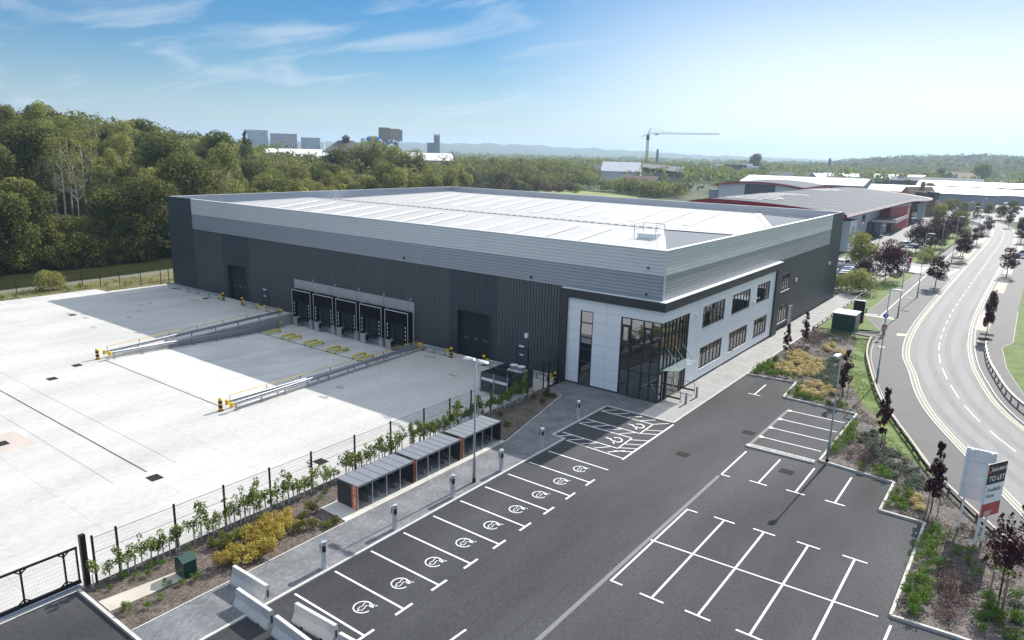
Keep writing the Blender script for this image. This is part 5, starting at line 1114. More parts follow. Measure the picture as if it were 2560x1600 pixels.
for s, f in ((-1, 1), (1, -1)):
    body += [[(0, 0, 0.92, 0.13), (s*0.1, 0.0, 0.86, 0.09), (s*0.1, f*0.16, 0.48, 0.06), (s*0.1, f*0.26-0.06, 0.10, 0.04), (s*0.1, f*0.26+0.12, 0.04, 0.035)], [(0, 0.01, 1.38, 0.13), (s*0.19, 0, 1.36, 0.06), (s*0.24, -f*0.1, 1.08, 0.045), (s*0.25, -f*0.2+0.08, 0.84, 0.03)]]+hand(s, s*0.25, -f*0.2+0.08, 0.84)
skin('body', body, m_skin, pr)
jk = [[(0, 0, 0.88, 0.165), (0, 0, 1.15, 0.16), (0, 0.01, 1.38, 0.155), (0, 0.01, 1.46, 0.075)]]
for s, f in ((-1, 1), (1, -1)): jk.append([(0, 0.01, 1.38, 0.155), (s*0.19, 0, 1.36, 0.082), (s*0.24, -f*0.1, 1.08, 0.065), (s*0.25, -f*0.19+0.07, 0.87, 0.048)])
skin('jacket', jk, mat('red_jacket', (0.35, 0.02, 0.04), 0.7), pr)
tj = [[(0, 0, 0.95, 0.14), (0, 0, 0.90, 0.15)]]
for s, f in ((-1, 1), (1, -1)): tj.append([(0, 0, 0.90, 0.15), (s*0.1, 0.0, 0.84, 0.115), (s*0.1, f*0.16, 0.48, 0.08), (s*0.1, f*0.26-0.06, 0.12, 0.06)])
skin('trousers', tj, mat('dark_trousers', (0.015, 0.018, 0.03), 0.8), pr)
skin('hair', [[(0, -0.02, 1.66, 0.09), (0, 0.0, 1.71, 0.085), (0, -0.07, 1.58, 0.06), (0, -0.07, 1.45, 0.05)]], mat('dark_hair', (0.02, 0.013, 0.01), 0.6), pr)
# ================================================================== vegetation
LM = {
 'dark': leaf_mat('leaf_dark_green', (0.0720, 0.0908, 0.0260), (0.1656, 0.1779, 0.0425), 0.46),
 'mid': leaf_mat('leaf_mid_green', (0.1103, 0.1312, 0.0336), (0.2493, 0.2613, 0.0605), 0.50),
 'olive': leaf_mat('leaf_olive', (0.1549, 0.1677, 0.0516), (0.3531, 0.3464, 0.1032), 0.50),
 'yellow': leaf_mat('leaf_yellow_green', (0.1888, 0.2242, 0.0413), (0.3894, 0.4012, 0.1003), 0.50),
 'rust': leaf_mat('leaf_autumn_brown', (0.120, 0.078, 0.034), (0.228, 0.132, 0.054), 0.30),
 'purple': leaf_mat('leaf_copper_purple', (0.028, 0.0085, 0.0135), (0.088, 0.026, 0.036), 0.30, 0.01, 0.15),
 'gold': leaf_mat('leaf_golden', (0.30, 0.225, 0.035), (0.54, 0.42, 0.11), 0.35, 0.01, 0.12),
 'straw': leaf_mat('leaf_straw_gold', (0.46, 0.36, 0.15), (0.70, 0.60, 0.32), 0.32, 0.01, 0.12),
 'bright': leaf_mat('leaf_bright_green', (0.063, 0.138, 0.014), (0.172, 0.265, 0.034), 0.36, 0.015, 0.15),
 'lime': leaf_mat('leaf_sapling', (0.102, 0.150, 0.030), (0.240, 0.288, 0.072), 0.38, 0.015, 0.18),
 'grey': leaf_mat('leaf_grey_green', (0.060, 0.090, 0.050), (0.22, 0.26, 0.19), 0.25, 0.01, 0.15),
 'plum': leaf_mat('leaf_dull_plum', (0.099, 0.061, 0.061), (0.220, 0.143, 0.138), 0.25, 0.01, 0.15),
}
m_trunk = mat('tree_bark', (0.07, 0.055, 0.042), 0.9, var=0.2, scale=3); m_birch = mat('birch_bark', (0.50, 0.48, 0.44), 0.8, var=0.2, scale=2)
def rg_(s): return np.random.default_rng(s)
def crown_blobs(kind_, h, w, seed, z0):
    """clump layout of one crown: h total height, w crown width, z0 underside"""
    r = rg_(seed); B = []
    if kind_ == 'round':
        for i in range(26):
            a = r.uniform(0, 6.28); t = r.uniform(0, 1); z = z0+(h-z0)*(0.12+0.80*t); rad = w/2*math.sqrt(max(0.05, 1-((t-0.42)/0.62)**2))*0.72*r.uniform(0.55, 1.05); s = w*r.uniform(0.12, 0.22)
            B.append((rad*math.cos(a), rad*math.sin(a), z, s, s, s*0.8))
        B.append((0, 0, z0+(h-z0)*0.5, w*0.25, w*0.25, (h-z0)*0.35))
    elif kind_ == 'loose':
        for i in range(22):
            a = r.uniform(0, 6.28); t = r.uniform(0, 1); z = z0+(h-z0)*(0.05+0.9*t); rad = w/2*(1-0.72*t)*r.uniform(0.3, 1.0); s = w*r.uniform(0.09, 0.17)
            B.append((rad*math.cos(a), rad*math.sin(a), z, s, s, s*1.5))
    elif kind_ == 'cone':
        for i in range(30):
            a = r.uniform(0, 6.28); t = r.uniform(0, 1)**1.2; z = z0+(h-z0)*(0.03+0.94*t); rad = w/2*(1-0.92*t)*r.uniform(0.35, 0.95); s = w*(0.06+0.14*(1-t))*r.uniform(0.8, 1.2)
            B.append((rad*math.cos(a), rad*math.sin(a), z, s, s, s*1.1))
    elif kind_ == 'spindle':
        for i in range(60):
            a = r.uniform(0, 6.28); t = r.uniform(0, 1); z = z0+(h-z0)*(0.02+0.95*t); prof = min(1.0, 0.55+2.2*t) if t < 0.25 else max(0.12, 1.05-1.15*(t-0.25)); rad = w/2*prof*r.uniform(0.1, 0.8); s = w*r.uniform(0.06, 0.13)*(0.55+0.45*prof)
            B.append((rad*math.cos(a), rad*math.sin(a), z, s, s, s*1.6))
    elif kind_ == 'column':
        for i in range(24):
            a = r.uniform(0, 6.28); t = r.uniform(0, 1); z = z0+(h-z0)*(0.04+0.9*t); rad = w/2*(0.9 if t < 0.6 else 0.9-1.7*(t-0.6))*r.uniform(0.15, 0.75); s = w*r.uniform(0.10, 0.2)*(1 if t < 0.7 else 0.6)
            B.append((rad*math.cos(a), rad*math.sin(a), z, s, s, s*1.4))
    return B
def trunk_mb(h, r0, seed, limbs, w, z0):
    r = rg_(seed+99); m = MB(); pts = [(0, 0, -0.2)]; x = y = 0
    for i in range(1, 6): x += r.normal()*h*0.008; y += r.normal()*h*0.008; pts.append((x, y, h*0.92*i/5))
    m.tube(pts, [r0*(1-0.17*i) for i in range(6)], 7)
    for i in range(limbs):
        t = r.uniform(0.35, 0.85); a = r.uniform(0, 6.28); zb = h*0.92*t; i0 = min(4, int(t*5)); f = t*5-i0
        bx = pts[i0][0]*(1-f)+pts[i0+1][0]*f; by = pts[i0][1]*(1-f)+pts[i0+1][1]*f; L = w*r.uniform(0.22, 0.40)*(1.15-t*0.6)
        m.tube([(bx, by, zb), (bx+L*0.5*math.cos(a), by+L*0.5*math.sin(a), zb+L*0.35), (bx+L*math.cos(a), by+L*math.sin(a), zb+L*0.9)], [r0*(0.42-0.2*t), r0*(0.28-0.14*t), r0*0.07], 5)
    return m
def tree_proto(name, kind_, leaf, h, w, n, size, seed, z0=None, trunk=None, limbs=7, r0=None, shell=0.45, tm=None):
    z0 = h*0.18 if z0 is None else z0; t = thing(name, '', 'tree'); r0 = r0 or h*0.014
    trunk_mb(h, r0, seed, limbs, w, z0).build('trunk', tm or trunk or m_trunk, t, True)
    P, N, ti = blob_points(crown_blobs(kind_, h, w, seed, z0), n, seed, shell, 0.8)
    mesh_obj('crown', leaf_mesh('crown', P, N, size, seed, 0.65, ti, (LM[leaf],)), t); return t
protos = {}
def PT(key, *a, **k): protos[key] = tree_proto(*a, **k)
PT('oak', 'broadleaf_tree', 'round', 'dark', 12, 9.5, 6500, 0.42, 1, z0=1.6)
PT('oak2', 'broadleaf_tree', 'round', 'mid', 12, 10, 6500, 0.40, 2, z0=1.2)
PT('ash', 'broadleaf_tree', 'round', 'olive', 12, 8, 5200, 0.36, 3, z0=2.0)
PT('willow', 'willow_tree', 'loose', 'olive', 12, 9, 5600, 0.34, 4, z0=0.8)
PT('birch', 'birch_tree', 'loose', 'olive', 14, 7.0, 2600, 0.30, 5, z0=2.0, tm=m_birch, limbs=14, shell=0.1, r0=0.16)
PT('bare', 'birch_tree', 'loose', 'olive', 15, 6.0, 700, 0.28, 6, z0=5.0, tm=m_birch, limbs=26, shell=0.1, r0=0.17)
PT('lime', 'young_tree', 'loose', 'yellow', 8, 4.5, 2600, 0.32, 7, z0=0.5)
PT('poplar', 'poplar_tree', 'column', 'mid', 16, 5, 3800, 0.38, 8, z0=1.5)
PT('pine', 'conifer_tree', 'cone', 'dark', 15, 7.5, 4400, 0.38, 9, z0=0.8)
PT('shrub', 'hedgerow_bush', 'round', 'mid', 5, 6.5, 3200, 0.32, 10, z0=0.0)
PT('rusty', 'hedgerow_bush', 'round', 'rust', 4, 5.5, 2200, 0.32, 11, z0=0.0)
LBL = {'oak': 'dark green rounded broadleaf tree in the thick woodland around the canal and meadow', 'oak2': 'mid green rounded broadleaf tree in the thick woodland around the canal and meadow', 'ash': 'olive green rounded tree in the thick woodland around the canal and meadow', 'willow': 'olive loose-crowned willow tree in the thick woodland around the canal and meadow', 'birch': 'pale-trunked leafy birch in the thick woodland on the canal side',
 'bare': 'thinly leaved birch with bare white stems on the wooded slope above the canal', 'lime': 'small yellow-green young tree among the woodland trees', 'poplar': 'tall narrow poplar rising from the woodland', 'pine': 'dark pointed conifer rising from the woodland', 'shrub': 'green scrub bush at the foot of the woodland', 'rusty': 'reddish brown scrub bush at the foot of the woodland'}
_kids = {}
for c in bpy.data.objects:
    if c.parent: _kids.setdefault(c.parent.name, []).append(c)
first = set()
def plant(key, x, y, sc, rz=None, label=None, group='woodland trees', z=None, sxy=1.0, cat='tree'):
    src = protos[key]; o = src if key not in first else copy_tree(src, None, _kids); first.add(key)
    o.location = (x, y, terr(x, y) if z is None else z); o.rotation_euler = (0, 0, random.uniform(0, 6.28) if rz is None else rz); o.scale = (sc*sxy, sc*sxy, sc)
    o['label'] = label or LBL[key]; o['category'] = cat; o['group'] = group if label or key not in ('shrub', 'rusty') else 'scrub bushes'
    if key in ('shrub', 'rusty') and not label: o['category'] = 'bush'
    return o
def polar(x, y): dx, dy = x-CAM[0], y-CAM[1]; return math.degrees(math.atan2(-dx, dy)), math.hypot(dx, dy)
# woodland sample points on a jittered grid, nearest ones individually, the rest as one far mass
rw_ = random.Random(11); pts = []
step = 8.0; MEADOW = [(x, y) for x, y in (G(*p) for p in ((1330, 476), (1400, 470), (1440, 472), (1500, 478), (1640, 496), (1600, 520), (1300, 500)))]
for ix in range(-80, 10):
    for iy in range(-20, 75):
        x = ix*step+rw_.uniform(-2.6, 2.6); y = iy*step+rw_.uniform(-2.6, 2.6); az, d = polar(x, y)
        if d > 460 or az < 16 or az > 82: continue
        if x > -105.5 and y < 66: continue
        if -108 < x and y < 10: continue
        cxl = np.interp(y, [0, 30, 70, 110], [-104, -105, -108, -128])     # canal bend
        if y < 112 and x > cxl-1.5 and x < cxl+14: continue
        if az < 41 and d < (405 if az > 33 else 358): continue
        if inside((x, y), MEADOW): continue
        if 66.4 < az < 71 and 148 < d < 186: continue
        if az < 23.5 or (az < 30 and d > 420): continue
        if x > -62 and y > 60: continue
        if -62 >= x > -100 and y < 84: continue
        pts.append((d, az, x, y))
for ix in range(-75, -5):
    for iy in range(30, 95):
        x = ix*6.4+rw_.uniform(-2.4, 2.4); y = iy*6.4+rw_.uniform(-2.4, 2.4); az, d = polar(x, y)
        if not (23.5 < az < 43 and 358 < d < 600) or inside((x, y), MEADOW): continue
        if (az < 33 and (d > 425 or d < 372)) or (az >= 33 and d < 405): continue
        pts.append((d, az, x, y))
for i in range(24):      # crowns leaning over the far bank of the canal
    y = -44+i*3.6+rw_.uniform(-1, 1); x = -105.6-rw_.uniform(0, 4); az, d = polar(x, y); pts.append((d-200, az, x, y))
pts.sort(); ind = []; far = []
for p in pts:
    (ind if len(ind) < 235 else far).append(p)
def pick(az, d, r):
    if az > 62 and d < 250: ks, ws = ('oak', 'oak2', 'ash', 'willow', 'birch', 'bare', 'lime', 'shrub', 'rusty'), (3, 3, 2.5, 2.5, 2.5, 0.8, 0.6, 0.8, 0.45)
    elif az > 48: ks, ws = ('oak', 'oak2', 'ash', 'willow', 'birch', 'lime', 'pine', 'shrub', 'poplar'), (3, 3, 2.5, 2.5, 1.2, 1.3, 0.35, 1, 0.3)
    else: ks, ws = ('oak', 'oak2', 'ash', 'willow', 'birch', 'lime', 'poplar', 'shrub', 'rusty'), (2.6, 3, 2.2, 2, 0.7, 0.5, 0.5, 1, 0.3)
    return r.choices(ks, ws)[0]
def hlim(az, d, x, y):
    """tallest crown that keeps the wood below the roof line and skyline of the place"""
    top = float(np.interp(az, [23, 29.5, 31.5, 33, 36, 41, 45.5, 50, 55, 58, 62, 66, 72, 80], [-2.1, -1.7, -0.9, -0.3, 0.0, 0.0, 0.5, -0.35, -0.35, 0.6, 1.35, 2.0, 2.45, 2.6]))
    if d < 330 and az < 58: top = min(top, float(np.interp(d, [150, 200, 260, 330], [-2.7, -1.8, -0.9, -0.3])))
    return CAM[2]+d*math.tan(R(top))-terr(x, y)
HN = {'oak': 12, 'oak2': 12, 'ash': 12, 'willow': 12, 'birch': 14, 'bare': 15, 'lime': 8, 'poplar': 16, 'pine': 15, 'shrub': 5, 'rusty': 4}
for d, az, x, y in ind:
    k = pick(az, d, rw_); edge = x > -113 and y < 60
    if edge: k = rw_.choice(('shrub', 'oak', 'willow', 'oak2', 'oak', 'ash')); d += 200 if d < 0 else 0
    s = rw_.uniform(0.75, 1.6)*(0.78 if edge else 1.0); mxh = hlim(az, d, x, y)*rw_.uniform(0.72, 1.06); s = max(0.4, min(s, mxh/HN[k])); plant(k, x, y, s, sxy=rw_.uniform(0.95, 1.2) if s > 0.7 else 1.2)
for px, py, d, k, sc in ((140, 520, 183, 'bare', 1.15), (158, 500, 180, 'bare', 1.2), (176, 480, 184, 'bare', 1.25), (50, 430, 200, 'bare', 1.1), (210, 470, 182, 'bare', 1.2), (620, 440, 300, 'pine', 1.25), (192, 470, 178, 'bare', 1.0), (100, 470, 186, 'birch', 1.1), (285, 470, 178, 'birch', 1.15), (128, 470, 165, 'shrub', 0.9), (165, 470, 160, 'rusty', 1.0), (200, 470, 163, 'shrub', 1.0)):
    q = away(px, py, d); plant(k, q[0], q[1], sc)
for px, py, d, k, sc in ((880, 372, 300, 'oak2', 1.45), (912, 362, 310, 'ash', 1.6), (938, 362, 300, 'willow', 1.7), (962, 358, 312, 'oak2', 1.75), (990, 366, 305, 'ash', 1.6), (1020, 372, 300, 'oak2', 1.5), (850, 388, 290, 'oak', 1.3), (1050, 388, 300, 'willow', 1.4)):
    q = away(px, py, d); plant(k, q[0], q[1], q[2]/HN[k])
for i in range(26):
    az = 31.5+i*0.38; d = 398+rw_.uniform(-14, 8); plant(rw_.choice(('rusty', 'rusty', 'shrub')), CAM[0]-d*math.sin(R(az)), CAM[1]+d*math.cos(R(az)), rw_.uniform(0.7, 1.2))
for i in range(30):
    y = -46+i*2.5; plant('shrub', -104.6-rw_.uniform(0, 1.6), y, rw_.uniform(0.75, 1.25), label='dense bush overhanging the far bank of the canal', group='bushes on the far canal bank', cat='bush', z=-0.5)
protos['grey_bush'] = protos['willow']
plant('shrub', -86.5, -13.8, 0.8, label='pale feathery bush standing alone in the canal bank grass at the yard edge', group=None) if False else None
# far woodland as one mass
def far_mass(name, P3, hh, ww, leaf, n, sz, seed, label):
    rg = rg_(seed); allP, allN, allS, allT = [], [], [], []
    for (x, y, z), h, w in zip(P3, hh, ww):
        k = int(rg.integers(5, 9)); B = np.column_stack([rg.uniform(-0.32, 0.32, k)*w, rg.uniform(-0.32, 0.32, k)*w, rg.uniform(0.12, 0.82, k)*h]); rr = rg.uniform(0.16, 0.30, k)*w
        ii = rg.integers(0, k, n); dd = rg.normal(size=(n, 3)); dd /= np.linalg.norm(dd, axis=1, keepdims=True); dd[:, 2] = np.abs(dd[:, 2])*0.9-0.15
        allP.append(B[ii]+dd*rr[ii][:, None]*np.array([1, 1, 1.0])+np.array([x, y, z])); q = dd+rg.normal(size=(n, 3))*0.6; q /= np.linalg.norm(q, axis=1, keepdims=True); allN.append(q); allS.append(np.full(n, w*sz)); allT.append(np.clip(0.5*rg.random(n)+0.5*rg.random(), 0, 1))
    o = mesh_obj(name, leaf_mesh(name, np.concatenate(allP), np.concatenate(allN), np.concatenate(allS), seed, 0.75, np.concatenate(allT), (LM[leaf],))); o['kind'] = 'stuff'; o['label'] = label; o['category'] = 'woodland'; return o
for leaf, sel in (('mid', 0), ('olive', 1), ('dark', 2)):
    q = [p for i, p in enumerate(far) if i % 3 == sel]; r = rg_(40+sel)
    hs = [max(3, min(r.uniform(9, 19), hlim(p[1], p[0], p[2], p[3])*r.uniform(0.8, 1.06))) for p in q]
    far_mass('woodland', [(x, y, terr(x, y)) for d, az, x, y in q], hs, r.uniform(9, 15, len(q)), leaf, 260, 0.07, 50+sel, 'distant woodland canopy of %s crowns behind the nearer trees' % leaf)
# trees scattered across the plain towards the hills
rp2 = random.Random(5); P3, hs, ws = [], [], []
while len(P3) < 3600:
    az = rp2.uniform(-4, 62); d = rp2.uniform(430, 1500) if rp2.random() < 0.72 else rp2.uniform(1500, 3300); x = CAM[0]-d*math.sin(R(az)); y = CAM[1]+d*math.cos(R(az))
    if az < 14 and d < 640: continue
    if d < 1050 and wob(x*0.02+y*0.013, 1.0, 3)+wob(y*0.021-x*0.008, 1.0, 3) < (-0.3 if az > 22 else 0.6): continue
    if az < 31 and d < 560 and rp2.random() < 0.6: continue
    P3.append((x, y, terr(x, y))); top = 0.18 if 25 < az < 40 else -0.05; h = min(rp2.uniform(8, 17), CAM[2]+d*math.tan(R(top if d < 1400 else 2)) if d < 1400 else 16); hs.append(max(4, h)); ws.append(rp2.uniform(9, 17)*(1 if d < 1500 else 1.6))
for i in range(260):
    az = rp2.uniform(15, 27); d = rp2.uniform(560, 900); P3.append((CAM[0]-d*math.sin(R(az)), CAM[1]+d*math.cos(R(az)), 0)); hs.append(rp2.uniform(7, 13)); ws.append(rp2.uniform(9, 15))
far_mass('woodland', P3, hs, ws, 'mid', 70, 0.15, 60, 'scattered tree belts on the plain and hills far beyond the warehouse')
P3, hs, ws = [], [], []
for i in range(900):
    az = rp2.uniform(-4, 20); d = rp2.uniform(1300, 2500); x = CAM[0]-d*math.sin(R(az)); y = CAM[1]+d*math.cos(R(az)); P3.append((x, y, terr(x, y)-2)); hs.append(rp2.uniform(9, 16)); ws.append(rp2.uniform(18, 30))
far_mass('woodland', P3, hs, ws, 'dark', 60, 0.15, 61, 'wooded ridge on the horizon above the road')
# ------------------------------------------------------------------ trees and bushes beside the road
PT('maple', 'street_tree', 'round', 'purple', 5.8, 3.6, 2800, 0.23, 21, z0=1.5, limbs=6, r0=0.09); PT('maple2', 'street_tree', 'round', 'purple', 5.8, 3.4, 2500, 0.23, 22, z0=1.4, limbs=6, r0=0.09)
PT('bigmaple', 'copper_tree', 'round', 'purple', 7, 7.5, 5000, 0.30, 23, z0=0.6)
PT('bigmid', 'broadleaf_tree', 'round', 'mid', 7, 6.5, 5000, 0.28, 24, z0=0.8)
PT('bush', 'spreading_bush', 'round', 'olive', 4.2, 6.2, 3600, 0.26, 25, z0=0.0, limbs=3)
PT('lowbush', 'low_bush', 'round', 'bright', 1.6, 3.2, 900, 0.2, 26, z0=0.0, limbs=2)
for n_, tr_p in list(protos.items()):
    for c in bpy.data.objects:
        if c.parent == tr_p: _kids.setdefault(tr_p.name, []); (_kids[tr_p.name].append(c) if c not in _kids[tr_p.name] else None)
for (x, y), k, s, lb in (((11.4, 82.8), 'maple', 1.0, 'nearest on the left footway, between two lamp posts'), ((11.4, 126.4), 'maple2', 1.05, 'second along the left footway, past the side entrance'), ((11.2, 164.0), 'maple', 0.96, 'third along the left footway'), ((11.3, 198.6), 'maple2', 0.95, 'farthest on the left footway, before the bend'), ((10.3, 135.6), 'maple', 0.85, 'set just behind the second tree of the left footway'),
    ((20.3, 106.8), 'maple2', 0.97, 'near the white van on the right footway'), ((20.1, 180.8), 'maple', 0.98, 'beyond the van on the right footway'), ((15.0, 235.5), 'maple2', 0.92, 'at the roadside on the far bend'), ((19.5, 207), 'maple', 1.0, 'at the right picture edge beyond the van'), ((23.5, 238), 'maple2', 1.1, 'farthest right by the bend')): plant(k, x, y, s, label='dark purple street tree '+lb, group='purple street trees', z=0.07)
for x, y, lb in ((20.9, 49.8, 'farther one'), (20.9, 46.9, 'nearer one')):
    plant('maple', x, y, 1.0, label='slender purple street tree in a pit by the road barrier, '+lb, group='purple street trees', z=0.07, sxy=0.36)
for x, y, k, s, lb in ((3.4, 85.0, 'bigmaple', 1.0, 'wide copper purple tree overhanging the parked row'), (-0.2, 84.5, 'bigmaple', 0.55, 'smaller copper purple tree merging with the bigger one by the parked row'), (1.2, 136.5, 'bigmaple', 1.0, 'broad copper purple tree on the grass strip'), (3.6, 150, 'bigmaple', 0.85, 'copper purple tree behind the broad one on the grass strip'), (2.4, 167, 'bigmaple', 0.95, 'copper purple tree at the far end of the grass strip'), (4.0, 184, 'bigmaple', 0.8, 'copper purple tree beyond the grass strip lamp posts'), (1.5, 222, 'bigmaple', 0.9, 'copper purple tree next to the green one near the bend'), (24.5, 228, 'bigmaple', 0.85, 'copper purple tree on the far right verge'), (28, 245, 'bigmaple', 0.9, 'copper purple tree at the right picture edge'),
    (-3.5, 98.5, 'bigmid', 1.05, 'round green tree beside the copper purple one'), (3.2, 208, 'bigmid', 0.95, 'round green tree before the road bend'), (-6.5, 248, 'bigmid', 0.9, 'green tree in front of the grey shed car park'), (-9, 300, 'bigmid', 0.9, 'green tree left of the grey shed car park'), (6, 190, 'bush', 0.7, 'rounded grey green bush by the far lamp posts'), (2.6, 68.4, 'bush', 1.0, 'large feathery olive bush beyond the footpath end'), (-0.6, 70.5, 'bush', 0.68, 'smaller olive bush against the dark warehouse corner'), (5.0, 118, 'bush', 0.55, 'low dark bush under the copper tree at the entrance'), (1.5, 120, 'bush', 0.55, 'low dark bush left of the entrance sign'), (4.6, 126, 'bush', 0.6, 'dark bush in the middle of the grass strip'), (-5.2, 104, 'lowbush', 1.0, 'clipped yellow-green bush among the parked cars'), (-12.5, 118, 'lowbush', 0.9, 'small green bush by the ribbed stair block')):
    plant(k, x, y, s, label=lb, group='trees and bushes by the red edged building', z=0.03, cat='bush' if 'bush' in k else 'tree')
plant('bush', -86.3, -14.0, 0.72, label='pale feathery bush standing alone in the canal bank grass', group=None, z=0, cat='bush')
plant('lime', -82.6, 3.0, 0.62, label='small yellow sapling by the canal fence at the dark end of the warehouse', group=None, z=0, sxy=0.6)
for i, (x, y) in enumerate(((34, 40), (37, 30), (33, 56), (29.5, 33.5))): plant('oak', x, y, 0.36, label='dark small tree on the right verge behind the footway', group='verge trees on the right', z=0)
# columnar purple trees in the bed with stakes
PT('col', 'columnar_tree', 'spindle', 'purple', 4.7, 1.5, 2300, 0.15, 31, z0=1.15, limbs=5, r0=0.045); PT('col2', 'columnar_tree', 'spindle', 'purple', 4.7, 1.65, 2000, 0.15, 32, z0=1.0, limbs=5, r0=0.045)
PT('multi', 'columnar_tree', 'round', 'purple', 3.6, 2.0, 1700, 0.14, 33, z0=1.2, limbs=6, r0=0.05)
for k in ('col', 'col2', 'multi'): _kids[protos[k].name] = [c for c in bpy.data.objects if c.parent == protos[k]]
m_stake = mat('tree_stake', (0.34, 0.27, 0.19), 0.85)
sx_ = MB(); Pm, Nm, tm_ = blob_points([(-0.55, 0.1, 3.7, 0.12, 0.12, 0.6), (0.35, 0, 4.1, 0.13, 0.13, 0.8), (0.1, 0.3, 3.6, 0.15, 0.15, 0.6)], 130, 77, 0.2, 0.8)
so_ = mesh_obj('crown', leaf_mesh('crown', Pm, Nm, 0.17, 78, 0.65, tm_, (LM['purple'],)), protos['multi']); _kids[protos['multi'].name].append(so_)
for x, y, k, s, lb in ((4.7, 28.6, 'col2', 0.86, 'farther of the two by the office footpath'), (4.7, 21.4, 'col', 0.82, 'nearer of the two by the office footpath'), (12.5, 11.8, 'col2', 0.98, 'beside the grass opposite the short row of bays'), (17.35, 1.6, 'col', 1.0, 'in the middle of the bed by the grass'), (21.7, -7.3, 'col2', 1.0, 'just before the letting board'), (25.6, -15.0, 'multi', 1.05, 'spindly one nearest the camera at the right edge')):
    o = plant(k, x, y, s, label='narrow dark purple tree with timber stakes, '+lb, group='staked purple trees', z=0.05)
    for j, a in enumerate((0.4, 2.5, 4.6)):
        if y > 15: break
        st = MB().cyl(0.38*math.cos(a), 0.38*math.sin(a), 0, 1.25, 0.04, k=6); so2 = st.build('stake', m_stake); so2.parent = o
# ------------------------------------------------------------------ hedge of saplings along the mesh fence
def sapling_proto(seed, h, n, leaf):
    t = thing('hedge_sapling', '', 'sapling'); r = rg_(seed); lean = r.normal(size=2)*0.05
    MB().tube([(0, 0, 0), (lean[0], lean[1], 0.72)], 0.035, 7).build('tree_guard', mat('pale_tree_guard', (0.50, 0.52, 0.48), 0.6) if not bpy.data.materials.get('pale_tree_guard') else bpy.data.materials['pale_tree_guard'], t)
    B = [(lean[0]+r.normal()*0.16, lean[1]+r.normal()*0.16, r.uniform(0.75, h), 0.17, 0.17, 0.2) for _ in range(8)]
    P, N, ti = blob_points(B, n, seed, 0.2, 0.9); mesh_obj('foliage', leaf_mesh('foliage', P, N, 0.115, seed, 0.65, ti, (LM[leaf],)), t)
    return t
sp = [sapling_proto(200+i, (1.5, 1.25, 1.75, 1.35, 1.1)[i], (260, 210, 280, 190, 170)[i], 'lime') for i in range(5)]; spk = {p.name: [c for c in bpy.data.objects if c.parent == p] for p in sp}
y = -41.9; i = 0; rs = random.Random(3)
while y < -6.4:
    p = sp[i] if i < 5 else copy_tree(sp[rs.randrange(5)], None, spk)
    p.location = (-8.85+rs.uniform(-0.12, 0.12), y, 0.06); p.rotation_euler = (0, 0, rs.uniform(0, 6.28)); s = rs.uniform(0.72, 1.25); p.scale = (s, s, s*rs.uniform(0.8, 1.2))
    p['label'] = 'young hedge sapling in a pale guard tube along the black mesh fence'; p['category'] = 'sapling'; p['group'] = 'saplings along the mesh fence'; y += rs.uniform(0.18, 0.42)+(0.5 if rs.random() < 0.07 else 0); i += 1
# ------------------------------------------------------------------ shrubs in the beds
SH = {}
def shrub_proto(key, name, leaf, w, h, n, size, seed, spiky=False, nb=7):
    r = rg_(seed); B = [(r.normal()*w*0.22, r.normal()*w*0.22, r.uniform(0.3, 0.8)*h, w*0.22, w*0.22, h*0.28) for _ in range(nb)]; P, N, ti = blob_points(B, n, seed, 0.3, 0.9)
    P[:, 2] = np.abs(P[:, 2]); me = leaf_mesh(name, P, N, size, seed, 0.3 if spiky else 0.6, ti, (LM[leaf],)); SH.setdefault(key, []).append((name, me))
for s in range(3):
    shrub_proto('gold', 'golden_shrub', 'gold', 1.3, 1.0, 520, 0.12, 300+s); shrub_proto('straw', 'straw_shrub', 'straw', 1.3, 0.65, 420, 0.13, 310+s)
    shrub_proto('bright', 'green_shrub', 'bright', 0.75, 0.65, 260, 0.13, 320+s, True); shrub_proto('grey', 'grey_leaved_shrub', 'grey', 1.0, 0.42, 260, 0.13, 330+s)
    shrub_proto('plum', 'plum_shrub', 'plum', 1.1, 0.5, 280, 0.12, 340+s, True); shrub_proto('dark', 'glossy_shrub', 'mid', 1.1, 0.75, 420, 0.13, 350+s)
    shrub_proto('black', 'dark_shrub', 'dark', 1.5, 1.2, 600, 0.14, 360+s)
rsb = random.Random(21); n_sh = 0
def shrub(key, x, y, s, label, group, z=0.06):
    global n_sh
    nm, me = rsb.choice(SH[key]); o = mesh_obj(nm, me); o.location = (x, y, z); k = s*rsb.uniform(0.85, 1.15); o.scale = (k, k, k*rsb.uniform(0.85, 1.15)); o.rotation_euler = (0, 0, rsb.uniform(0, 6.28)); tag(o, label, 'shrub', group); n_sh += 1
def fill(key, poly, gap, s, label, group, jit=0.35, z=0.06, keep=1.0):
    xs_ = [p[0] for p in poly]; ys_ = [p[1] for p in poly]; y = min(ys_)
    while y < max(ys_):
        x = min(xs_)+rsb.uniform(0, gap)
        while x < max(xs_):
            q = (x+rsb.uniform(-jit, jit)*gap, y+rsb.uniform(-jit, jit)*gap)
            if inside(q, poly) and rsb.random() < keep: shrub(key, q[0], q[1], s, label, group, z)
            x += gap
        y += gap*0.9
fill('gold', [(-6.0, -37.4), (-5.1, -37.2), (-5.0, -35.6), (-6.2, -32.6), (-7.6, -31.9), (-7.6, -33.4), (-6.2, -35.4)], 0.72, 0.85, 'golden yellow shrub in the strip beside the paving below the sapling hedge', 'golden shrubs by the paving')
fill('dark', [(-7.4, -37.4), (-6.2, -36.4), (-6.6, -34.4), (-7.8, -33.2), (-8.3, -35.0), (-8.0, -36.6)], 0.8, 0.85, 'glossy green shrub between the saplings and the golden strip', 'glossy shrubs by the fence')
